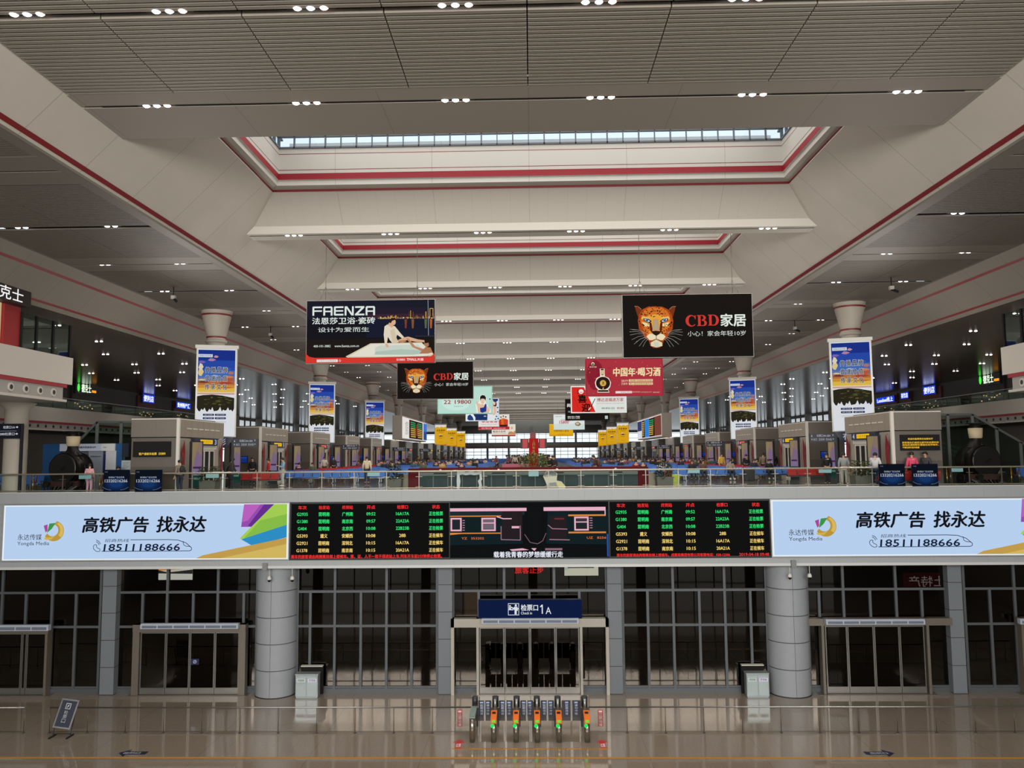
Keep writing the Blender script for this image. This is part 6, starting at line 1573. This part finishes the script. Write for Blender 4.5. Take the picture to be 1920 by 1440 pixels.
def small(kind, lb, x, y, rz, c, grp):
    o = bpy.data.objects.new('person', CM[kind]); COL.objects.link(o); o.location = (x, y, ZF + (0.03 if kind == 'sit' else 0)); o.rotation_euler = (0, 0, rz)
    k = prnd.uniform(.93, 1.03); o.scale = (k, k, k) if kind != 'sit' else (1, 1, 1)
    for i, m_ in enumerate((M_SKIN, mat(c, 0.8), mat(prnd.choice([(28, 28, 32), (44, 50, 70), (70, 64, 58)]), 0.8), M_HAIRB)): o.material_slots[i].link = 'OBJECT'; o.material_slots[i].material = m_
    return tag(o, lb, 'person', grp)
pool = [q for q in seats if q[3] >= 1]
prnd.shuffle(pool)
for x, y, f, p, s in pool[:190]:
    if p < 4 and prnd.random() < .55: continue
    c, nm = prnd.choice(TOPS[:3] * 2 + TOPS)
    small('sit', 'traveller in %s seated in the %s block, %s row pair, facing %s' % (nm, 'left' if s < 0 else 'right', ORD(p), 'the camera' if f < 0 else 'away'), x, y - .06 * (1 if f < 0 else -1), 0 if f < 0 else math.pi, c, 'travellers seated on the benches')
STOOD = []
for i in range(170):
    Y = prnd.uniform(80, 225)
    aisle = i % 3
    if not aisle: Y = 39.2 + 12 * prnd.randint(4, 12) + prnd.uniform(7.4, 10.4)
    x = prnd.uniform(-3.8, 3.8) if aisle else prnd.choice((-1, 1)) * prnd.uniform(16.75, 16.9)
    if any((x - a) ** 2 + (Y - b_) ** 2 < 1.4 for a, b_ in STOOD): continue
    STOOD.append((x, Y))
    c, nm = prnd.choice(TOPS)
    small(prnd.choice(('stand', 'walk')), 'small distant standing traveller in %s %s' % (nm, 'in the middle aisle' if aisle else ('along the left booths' if x < 0 else 'along the right booths')), x, Y, prnd.uniform(0, 6.28), c, 'distant standing travellers')

# ------------------------------------------------------------------ luggage
def suitcase(lb, px, Y, c, w=.42, h=.62, d=.26):
    r = thing('suitcase', lb, 'suitcase', (by_px(px, 890, Y), Y, ZF))
    MB().box(-w / 2, w / 2, -d / 2, d / 2, .05, h).build('shell', mat(c, .5), r)
    MB().box(-w / 2 + .08, -w / 2 + .11, .05, .08, h, h + .3).box(w / 2 - .11, w / 2 - .08, .05, .08, h, h + .3).box(-w / 2 + .08, w / 2 - .08, .05, .08, h + .28, h + .31).build('handle', M_DARK, r)
    for s in (-1, 1): MB().cyl((s * (w / 2 - .05), -.1, .03), (s * (w / 2 - .08), -.1, .03), .03, n=8).build('wheel', M_BLACK, r)
suitcase('black suitcase standing before the first right blue row', 1405, ROW0 - 1.0, (22, 22, 24), .6, .78)
suitcase('dark red suitcase left of the yellow-green bag before the right blue row', 1252, ROW0 - 1.2, (120, 26, 34), .5, .8)
r = thing('tote_bag', 'yellow-green bag on the floor before the right blue rows', 'bag', (by_px(1267, 890, ROW0 - 1.5), ROW0 - 1.5, ZF))
MB().prism([(-.2, 0), (.2, 0), (.24, .45), (-.24, .45)], 1, -.1, .1).build('bag_body', mat((176, 196, 60), .6), r); MB().tube([(-.12, 0, .45), (-.08, 0, .62), (.08, 0, .62), (.12, 0, .45)], .012).build('handle', mat((150, 170, 50), .6), r)

# ------------------------------------------------------------------ counter behind the balustrade
YC = 40.0
xa, xc = by_px(785, 900, YC), by_px(1196, 900, YC)
r = thing('service_counter', 'long red and grey glass service counter behind the middle of the balustrade', 'counter', ((xa + xc) / 2, YC, ZF)); L = (xc - xa) / 2
M_CRED = mat((88, 18, 26), .6, 0, .1); M_CGL = mat((52, 66, 68), .5, 0, .1); M_CST = mat((112, 124, 120), .5, 0, .1)
MB().box(-L, L, 0, .7, .9, 1.12).build('red_band', M_CRED, r); MB().box(-L, L, .0, .7, 0, .14).build('red_base', M_CRED, r)
MB().box(-L, L, .05, .7, .14, .9).build('carcass', mat((96, 104, 102), .5), r)
MB().box(-L, L, -.02, .1, .74, .9).build('steel_strip', M_CST, r)
for i in range(15):
    x = -L + 2 * L * (i + .04) / 15; x2 = -L + 2 * L * (i + .96) / 15
    MB().box(x, x2, .0, .05, .16, .72).build('glass_front', M_CGL, r)
    if i % 4 == 1: MB().box(x, x2, -.03, 0, .82, .87).build('ticket_slot', M_BLACK, r); MB().cyl(((x + x2) / 2, -.01, 1.0), ((x + x2) / 2, -.03, 1.0), .06, n=14).build('window_number', mat((200, 196, 190), .5), r)
for s in (-1, 1):
    MB().box(min(s * L, s * (L + .52)), max(s * L, s * (L + .52)), -.02, .7, 0, 1.1).build('end_block', M_CRED, r)
    MB().box(min(s * (L + .52), s * (L + .9)), max(s * (L + .52), s * (L + .9)), .1, .7, 0, .82).build('side_cabinet', mat((150, 140, 122), .5), r)
# cut-out photo frame and cut-out standee before the counter
a, c = at(857, 883, 39.0), at(903, 916, 39.0); w, h = (c.x - a.x) / 2, a.z - ZF
r = thing('photo_frame_prop', 'pale wavy cut-out photo frame standing before the left half of the counter', 'photo frame', ((a.x + c.x) / 2, 39.0, ZF))
m = MB(); rnd = random.Random(4)
out = [(-w, 0), (w, 0), (w * 1.02, h * .3), (w * .96, h * .5), (w * 1.06, h * .6), (w, h * .75), (w, h * .97), (w * .5, h * .93), (w * .2, h * .97), (-w * .3, h * .93), (-w * .6, h), (-w, h * .96), (-w * 1.03, h * .5)]
inn = [(-w * .8, h * .12), (w * .72, h * .12), (w * .8, h * .3), (w * .7, h * .5), (w * .85, h * .62), (w * .84, h * .74), (w * .84, h * .83), (w * .4, h * .79), (w * .1, h * .83), (-w * .3, h * .79), (-w * .56, h * .84), (-w * .8, h * .8), (-w * .72, h * .5)]
n = len(out)
for i in range(n):
    j = (i + 1) % n; q = [out[i], out[j], inn[j], inn[i]]
    m.mesh([(x, y, z) for y in (-.02, .02) for x, z in q], [(0, 1, 2, 3), (7, 6, 5, 4), (0, 4, 5, 1), (3, 2, 6, 7)])
m.build('board', mat((196, 200, 206), .5), r); MB().beam((0, .02, .3), (0, .4, 0), .04, .03).box(-.2, .2, .02, .4, 0, .02).build('stay', M_DARK, r)
a, c = at(1017, 882, 39.0), at(1062, 915, 39.0); w, h = (c.x - a.x) / 2, a.z - ZF
r = thing('cutout_standee', 'cream and grey cut-out standee before the right half of the counter', 'standee', ((a.x + c.x) / 2, 39.0, ZF))
MB().prism([(-w * .7, 0), (w * .8, 0), (w * .95, h * .2), (w * .6, h * .45), (w * .2, h * .5), (w * .25, h * .85), (-.1, h), (-w * .7, h * .95), (-w * .95, h * .7), (-w * .75, h * .45), (-w * .6, h * .2)], 1, -.015, .015).build('board', mat((206, 200, 184), .6), r)
q = Print(2 * w, h, (0, 0, 100, 100), y=-.018, lit=False)
q.poly('707478', [(6, 22), (20, 6), (40, 2), (58, 12), (60, 26), (10, 30)]); q.poly('8a8e90', [(24, 62), (56, 58), (66, 76), (70, 96), (20, 96)]); q.poly('d8cc8a', [(58, 58), (78, 62), (94, 80), (86, 86), (60, 74)])
o = q.build('print', r); o.location = (0, 0, h / 2)

# ------------------------------------------------------------------ plants
def foliage(rad, hgt, n, seed, c1='3c4a22', c2='2a3618', droop=.5):
    rnd = random.Random(seed); m = MB()
    for i in range(n):
        a = rnd.uniform(0, 6.283); t = rnd.random(); rr = rad * math.sqrt(rnd.random()) * (1 - .35 * t); z = hgt * t
        p = Vector((rr * math.cos(a), rr * math.sin(a), z)); d = Vector((math.cos(a), math.sin(a), rnd.uniform(-droop, .8))).normalized()
        L, w = rnd.uniform(.12, .26), rnd.uniform(.03, .06); sd = d.cross(Vector((rnd.uniform(-.4, .4), rnd.uniform(-.4, .4), 1))).normalized() * w; nn = sd.cross(d).normalized() * .02
        m.face([p, p + d * L * .4 + sd + nn, p + d * L, p + d * L * .4 - sd + nn], rnd.randrange(2))
    return m, [mat(tuple(int(c1[i:i + 2], 16) for i in (0, 2, 4)), .6), mat(tuple(int(c2[i:i + 2], 16) for i in (0, 2, 4)), .6)]
for lb, px, Y, seed in (('planter with a dark bushy plant left of the service counter', 739, 39.6, 1), ('planter with a flowering bushy plant right of the service counter', 1245, 39.6, 2), ('planter with a spreading plant before the nearest left booth', 394, 39.2, 3), ('planter with a drooping plant before the nearest right booth', 1614, 39.2, 4)):
    r = thing('potted_plant', lb, 'plant', (by_px(px, 895, Y), Y, ZF))
    MB().prism([(-.36, 0), (.36, 0), (.4, .62), (-.4, .62)], 1, -.36, .36).build('planter', mat((88, 86, 78), .6), r)
    MB().box(-.37, .37, -.34, .34, .56, .6).build('soil', mat((30, 24, 18), .9), r)
    for j in range(5): MB().tube([(.1 * (j - 2), 0, .58), (.16 * (j - 2), .05 * (j % 3 - 1), 1.0)], .014, 5).build('stem', mat((62, 56, 34), .7), r)
    m, ms = foliage(.42 if seed < 3 else (.62 if seed == 3 else .5), .75, 260, seed, '3a4a24' if seed != 4 else '5a6230', '26321a'); o = m.build('foliage', ms, r, recalc=False); o.location = (0, 0, .55)
    if seed == 2:
        for j in range(14):
            rr = random.Random(j); MB().ball((rr.uniform(-.45, .45), rr.uniform(-.45, -.1), rr.uniform(.85, 1.25)), .03, n=6, k=4).build('blossom', mat((226, 196, 180), .6), r)
# red tower with plants in the middle of the hall
Y = 58.0; p = at(1001, 870, Y)
r = thing('festive_tower', 'red festive column with gold characters rising from plants in the hall centre', 'decoration', (p.x, Y, ZF))
h1, h2 = at(1001, 822, Y).z - ZF, at(1001, 811, Y).z - ZF
MB().box(-.34, .34, -.2, .2, 0, h1).build('column', mat((176, 18, 22), .6, 0, .1), r)
MB().box(-.26, .16, -.18, .18, h1, h2).build('upper_box', mat((120, 24, 26), .45), r)
for s in (-1, 1):
    MB().box(min(s * .36, s * .95), max(s * .36, s * .95), -.1, .1, h1 - .72, h1 - .02).build('side_panel', mat((30, 26, 28), .5), r)
    MB().box(min(s * .44, s * .80), max(s * .44, s * .80), -.13, -.1, h1 - .68, h1 - .06).build('red_face', mat((196, 24, 36), .45), r)
q = Print(.68, h1 - .6, (0, 0, 68, 210), y=-.21, lit=False)
for j, ch in enumerate('上网购物天天省'): q.text('f0d070', ch, 26, 10 + 22 * j, 42, 28 + 22 * j, .03); q.n = 1
o = q.build('lettering', r); o.location = (0, 0, (h1 + .6) / 2)
m, ms = foliage(1.15, 1.45, 900, 20, '6c8840', '445c28'); t = thing('potted_plant', 'wide bushy green plant at the foot of the red festive column', 'plant', (p.x, Y - 1.5, ZF))
m.build('foliage', ms, t, recalc=False).location = (0, 0, .35); MB().lathe([(0, 0), (.5, 0), (.6, .5), (.0, .5)], n=16).build('pot', mat((110, 70, 52), .7), t)
tag(MB().box(-1.4, 1.4, -.5, .5, 0, .95).build('pink_desk', mat((190, 92, 120), .5)), 'low pink desk left of the red festive column', 'desk').location = (by_px(972, 868, 70.0), 70.0, ZF)

# ------------------------------------------------------------------ steam locomotives
def loco(lb, px, s):
    Y = 39.75; x = by_px(px, 876, Y)
    r = thing('steam_locomotive', lb, 'locomotive', (x, Y, ZF), s * R(7), 'black model steam locomotives')
    BK = mat((16, 14, 13), .38); BK2 = mat((26, 23, 21), .3, .4); CR = mat((186, 170, 140), .6)
    b = MB().cyl((0, .12, 1.22), (0, 1.3, 1.22), .79, n=40, mi=0)
    for y in (.12, .62, 1.2): b.cyl((0, y, 1.22), (0, y + .07, 1.22), .815, n=40, mi=0)
    b.build('boiler', BK2, r)
    d = MB().cyl((0, .12, 1.22), (0, .02, 1.22), .78, .70, n=40).build('smokebox_door', BK, r)
    MB().cyl((0, .02, 1.22), (0, -.04, 1.22), .07, n=12).beam((0, -.03, 1.22), (.2, -.03, 1.36), .03, .03).build('door_handle', BK2, d)
    for z in (.95, 1.5): MB().box(-.72, -.1, -.0, .05, z - .03, z + .03).build('hinge_strap', BK, d)
    c = MB().lathe([(.46, 1.92), (.34, 2.08), (.27, 2.2), (.25, 2.38)], (0, .75, 0), 24).build('chimney', BK2, r)
    MB().lathe([(.27, 2.36), (.30, 2.4), (.33, 2.86), (.30, 2.86)], (0, .75, 0), 24).build('cream_band', CR, c, 'cream band round the chimney')
    MB().lathe([(.26, 2.84), (.26, 3.06), (.44, 3.08), (.44, 3.12), (.0, 3.12)], (0, .75, 0), 24).build('chimney_cap', BK, c)
    MB().box(-.62, .62, .1, 1.45, .42, .6).build('frame', BK, r)
    MB().box(-.95, .95, -.05, .12, .34, .62).build('buffer_beam', mat((52, 26, 22), .5), r)
    for q in (-1, 1): MB().cyl((q * .62, -.05, .48), (q * .62, -.28, .48), .07, n=12).cyl((q * .62, -.28, .48), (q * .62, -.33, .48), .15, n=16).build('buffer', BK2, r)
    m = MB()
    for i in range(9): t = -1 + .25 * i; m.beam((t * .9, -.08, .36), (t * .55, -.38, .08), .05, .05)
    m.beam((-.55, -.38, .08), (.55, -.38, .08), .05, .05); m.build('cow_catcher', BK, r)
    for q in (-1, 1):
        for y in (.42, 1.08): MB().cyl((q * .60, y, .34), (q * .70, y, .34), .32, n=22).cyl((q * .70, y, .34), (q * .74, y, .34), .08, n=10).build('wheel', BK, r)
        MB().box(min(q * .7, q * .78), max(q * .7, q * .78), .4, 1.2, .30, .36).build('side_rod', BK2, r)
    MB().cyl((0, 1.3, 1.22), (0, 1.36, 1.22), .7, n=40).build('rear_plate', BK, r)
    t = MB().box(-1.15, 1.15, -.45, 1.7, 0, .05).build('plinth', BK, r)
loco('black steam locomotive with a cream chimney band behind the left balustrade', 116, -1)
loco('black steam locomotive with a cream chimney band behind the right balustrade', 1852, 1)
# rope barriers round the locomotives
st = None
pos = {-1: [62, 70, 187, 193], 1: [1776, 1783, 1897, 1912]}
for s in (-1, 1):
    P = []
    for i, px in enumerate(pos[s]):
        Y = (38.7, 40.6)[i % 2]; x = by_px(px, 900, Y)
        lb = 'gold rope stanchion beside the %s locomotive, %s' % ('left' if s < 0 else 'right', ('front left', 'rear left', 'front right', 'rear right')[i])
        if st is None:
            st = thing('rope_stanchion', lb, 'stanchion', (x, Y, ZF), 0, 'gold rope stanchions')
            MB().lathe([(.0, 0), (.15, 0), (.15, .02), (.03, .05), (.0, .05)], n=16).build('foot', mat((150, 118, 60), .25, .9), st)
            MB().cyl((0, 0, .04), (0, 0, .9), .022, n=10).build('pole', mat((176, 140, 76), .25, .9), st)
            MB().ball((0, 0, .94), .045, n=12, k=8).build('knob', mat((190, 154, 84), .2, .9), st)
        else: dup(st, (x, Y, ZF), lb)
        P.append(Vector((x, Y, ZF + .86)))
    for a, c, w in ((0, 1, 'left'), (2, 3, 'right')):
        m = MB(); pts = [P[a].lerp(P[c], t / 10) - Vector((0, 0, .32 * (1 - (2 * t / 10 - 1) ** 2))) for t in range(11)]
        m.tube(pts, .024, 6); o = m.build('barrier_rope', mat((120, 16, 24), .7), None, recalc=False)
        tag(o, 'red rope sagging between the %s stanchions of the %s locomotive' % (w, 'left' if s < 0 else 'right'), 'rope', 'red barrier ropes')

# ------------------------------------------------------------------ exhibition stand at the left, notices at the right
Y = 43.55
def X3(px): return by_px(px, 860, Y)
def Z3(py): return at(180, py, Y).z - ZF
x0 = X3(180)
r = thing('exhibition_stand', 'blue and white travel app exhibition stand behind the left locomotive', 'exhibition stand', (x0, Y, ZF))
def bx3(name, l, t, rr, b_, d0, d1, c, lb=None): return MB().box(X3(l) - x0, X3(rr) - x0, d0, d1, max(0, Z3(b_)) if b_ < 925 else 0, Z3(t)).build(name, mat(c, .5), r, lb)
bx3('blue_wall', 80, 832, 113, 925, 0, .2, (16, 76, 128)); bx3('header', 113, 832, 191, 845.5, -.1, .2, (196, 206, 226)); bx3('side_header', 191, 832, 216, 845.5, -.08, .2, (222, 224, 228)); bx3('white_post', 199, 845.5, 218, 925, -.05, .2, (206, 208, 214)); bx3('blue_edge', 216, 832, 229, 925, 0, .25, (22, 84, 140)); bx3('back_wall', 113, 845.5, 199, 925, .45, .5, (92, 100, 114)); bx3('standing_banner', 164, 846, 191, 925, .1, .14, (150, 158, 172)); bx3('banner_side', 155, 852, 163, 925, .2, .24, (20, 44, 110)); bx3('banner_side', 191, 852, 196, 925, .2, .24, (20, 44, 110)); bx3('dark_sign', 229, 832, 241, 857, -.05, .1, (14, 26, 48)); bx3('sign_post', 231, 857, 234, 925, 0, .06, (50, 54, 60))
q = Print(1, 1, (0, 0, 1, 1), y=0, lit=False)
def pxprint(py0, px0, px1, py1, txt, c, yy, n='lettering'):
    w, h = X3(px1) - X3(px0), Z3(py0) - Z3(py1); q = Print(w, h, (0, 0, 100, 20), y=yy, lit=False); q.text(c, txt, 2, 2, 98, 18, .015); o = q.build(n, r); o.location = ((X3(px0) + X3(px1)) / 2 - x0, 0, (Z3(py0) + Z3(py1)) / 2)
pxprint(836, 133, 182, 841, '智慧成铁服务您旅客APP', '2a3c66', -.105); pxprint(854, 167, 188, 858, '智慧成铁APP', '2a3450', .095); pxprint(838, 194, 200, 840, '成都铁路', '5a6070', -.085)
r = thing('notice_board', 'pale notice board on a post beside the nearest left booth', 'notice', (by_px(236, 880, 41.5), 41.5, ZF))
MB().box(-.24, .24, 0, .04, .9, 1.62).build('panel', mat((176, 188, 190), .5), r); MB().box(-.02, .02, .04, .08, 0, 1.5).box(-.2, .2, -.1, .2, 0, .03).build('post', M_STEEL, r)
q = Print(.44, .66, (0, 0, 44, 66), y=-.003, lit=False)
for j in range(8): q.rect('7a8c90', 5, 8 + 6.5 * j, 38 - 6 * (j % 3), 10 + 6.5 * j)
q.build('print', r).location = (0, 0, 1.26)
r = thing('notice_board', 'picture notice board on a stand beside the nearest right booth', 'notice', (by_px(1756, 870, 41.5), 41.5, ZF))
MB().box(-.26, .26, 0, .05, .55, 1.70).build('panel', mat((150, 152, 146), .5), r); MB().box(-.2, -.17, .05, .08, 0, 1.5).box(.17, .2, .05, .08, 0, 1.5).build('post', M_STEEL, r)
q = Print(.42, .9, (0, 0, 42, 90), y=-.003, lit=False); q.rect('b4ac9c', 0, 8, 42, 40); q.rect('b08a54', 0, 42, 42, 90); q.poly('8a6a44', [(0, 70), (16, 56), (42, 64), (42, 90), (0, 90)]); q.build('print', r).location = (0, 0, 1.12)
# ------------------------------------------------------------------ ceiling downlights in the slots
M_LAMPW, M_LAMPB, M_LAMPR = glow('fff4f0', 9.0), glow('e8ecff', 9.0), glow('ffd8c8', 7.0)
M_HOUS = mat((24, 22, 20), 0.6)
lamp_rnd = random.Random(11)
protos = {}
def bulb_mesh(x, r): 
    return MB().lathe([(0.0, -0.035), (r * .7, -0.03), (r, 0.0)], (x, 0, 0), 10)
def downlight(lb, x, y, z, n, near, watts=0, grp='ceiling downlights'):
    key = (n, near)
    w = 0.16 * n + 0.06
    if key not in protos:
        r = thing('downlight', lb, 'ceiling light', (x, y, z), 0, grp)
        MB().box(-w, w, -0.055, 0.055, 0.0, 0.13).build('housing', M_HOUS, r)
        if near:
            for i in range(n): bulb_mesh((i - (n - 1) / 2) * 0.3, 0.1).build('bulb', (M_LAMPW, M_LAMPB, M_LAMPR)[i % 3], r)
        else:
            m = MB()
            for i in range(n): m.mesh(*(lambda b: (b.v, b.f))(bulb_mesh((i - (n - 1) / 2) * 0.3, 0.085)))
            m.build('bulb', M_LAMPW, r)
        protos[key] = r
    else:
        r = dup(protos[key], (x, y, z), lb)
    if watts:
        l = bpy.data.lights.new('downlight_beam', 'SPOT'); l.energy = watts; l.spot_size = R(150); l.spot_blend = 0.8; l.shadow_soft_size = 0.12; l.color = (1.0, 0.93, 0.85)
        o = bpy.data.objects.new('downlight_beam', l); o.location = (x, y, z - 0.12); COL.objects.link(o)
    return r
side_of = lambda x: 'left' if x < 0 else 'right'
rank = ['innermost', 'second', 'outermost', 'fourth']
for y, xs, nm in ((17.13, (1.6, 4.85, 8.05, 11.3), 'slot at the top edge of the photo'), (21.97, (2.05, 6.3, 10.6), 'slot before the first skylight')):
    for x in xs:
        for s in (-1, 1):
            i = xs.index(x)
            downlight('triple downlight in the %s, %s on the %s' % (nm, ('inmost', 'second', 'third', 'fourth')[i], side_of(s)), s * x, y, HB + 0.01, 3, True, NAVE_W0, 'triple downlights of the nave')
for k in range(9):
    for i, x in enumerate((2.1, 6.3, 10.7)):
        for s in (-1, 1):
            downlight('triple downlight on the %s cross beam, %s on the %s side' % (ORD(k), ('inmost', 'middle', 'outmost')[i], side_of(s)), s * x, BEAM0 - 0.22 + BAY * k, HB + 0.01, 3, k < 2, NAVE_W if k < 6 else 0, 'triple downlights of the nave')
for j, y in enumerate(SLOTS[:15]):
    for i, x in enumerate((15.9, 19.35)):
        for s in (-1, 1):
            downlight('twin downlight in the %s slot of the %s aisle ceiling, %s' % (ORD(j), side_of(s), ('inner', 'outer')[i]), s * x, y, HA + 0.03, 2, j < 4, AISLE_W if j < 10 else 0, 'twin downlights of the inner aisles')
for j in range(13):
    y = 41.5 + 6 * j
    for i, x in enumerate((25.0, 28.8, 32.6, 36.4)):
        for s in (-1, 1):
            downlight('twin downlight in row %s of the dark outer %s ceiling, %s outwards' % (ORD(j), side_of(s), ORD(i)), s * (x + (1.0 if j % 2 else 0)), y, HE - 0.002, 2, False, OUTER_W if (i in (1, 3) and j % 2 == 0) else 0, 'twin downlights of the outer aisles')
# hanging cameras under the aisle ceilings
hc = None
for s, px, py, Y, lb in ((-1, 325, 566, 40.5, 'small black camera hung from the left aisle ceiling'), (1, 1672, 552, 40.5, 'small black camera hung from the right aisle ceiling'), (1, 1491, 630, 53.5, 'second small hung camera in the right aisle'), (-1, 507, 640, 53.5, 'second small hung camera in the left aisle')):
    p = at(px, py, Y)
    if hc is None:
        hc = thing('hanging_camera', lb, 'camera', (p.x, Y, HA), 0, 'cameras hung from the aisle ceilings')
        MB().cyl((0, 0, 0), (0, 0, -0.45), 0.025, n=8).build('rod', M_BLACK, hc)
        MB().box(-0.1, 0.1, -0.1, 0.1, -0.62, -0.45).build('mount', mat((190, 186, 178), 0.5), hc)
        MB().cyl((0.02, 0.05, -0.6), (0.24, -0.2, -0.78), 0.07, n=10).build('camera_head', M_BLACK, hc)
    else: dup(hc, (p.x, Y, HA), lb)
# glowing bulbs added above the near soffit for bright glints between its slats
for px, py, lb in ((355, 82, 'cluster of small bright glints between the ceiling slats, upper left'), (1622, 70, 'cluster of small bright glints between the ceiling slats, upper right')):
    H = HB + 0.3; d = CAM_ROT @ Vector((px - 960.0, -(py - 720.0), -F_PX)); k = (H - ZC) / d.z
    r = thing('slat_glint', lb, 'lamp', (d.x * k, d.y * k, H))
    MB().box(-.35, .35, -.5, .5, .12, .16).box(-.02, .02, -.02, .02, .16, .26).build('tray', M_HOUS, r)
    for i in range(8): bulb_mesh(0, .05).build('bulb', M_LAMPB, r).location = (lamp_rnd.uniform(-.12, .12) + .06 * (i - 4) * (1 if px < 900 else -1) * .6, .45 - .12 * i, .12)
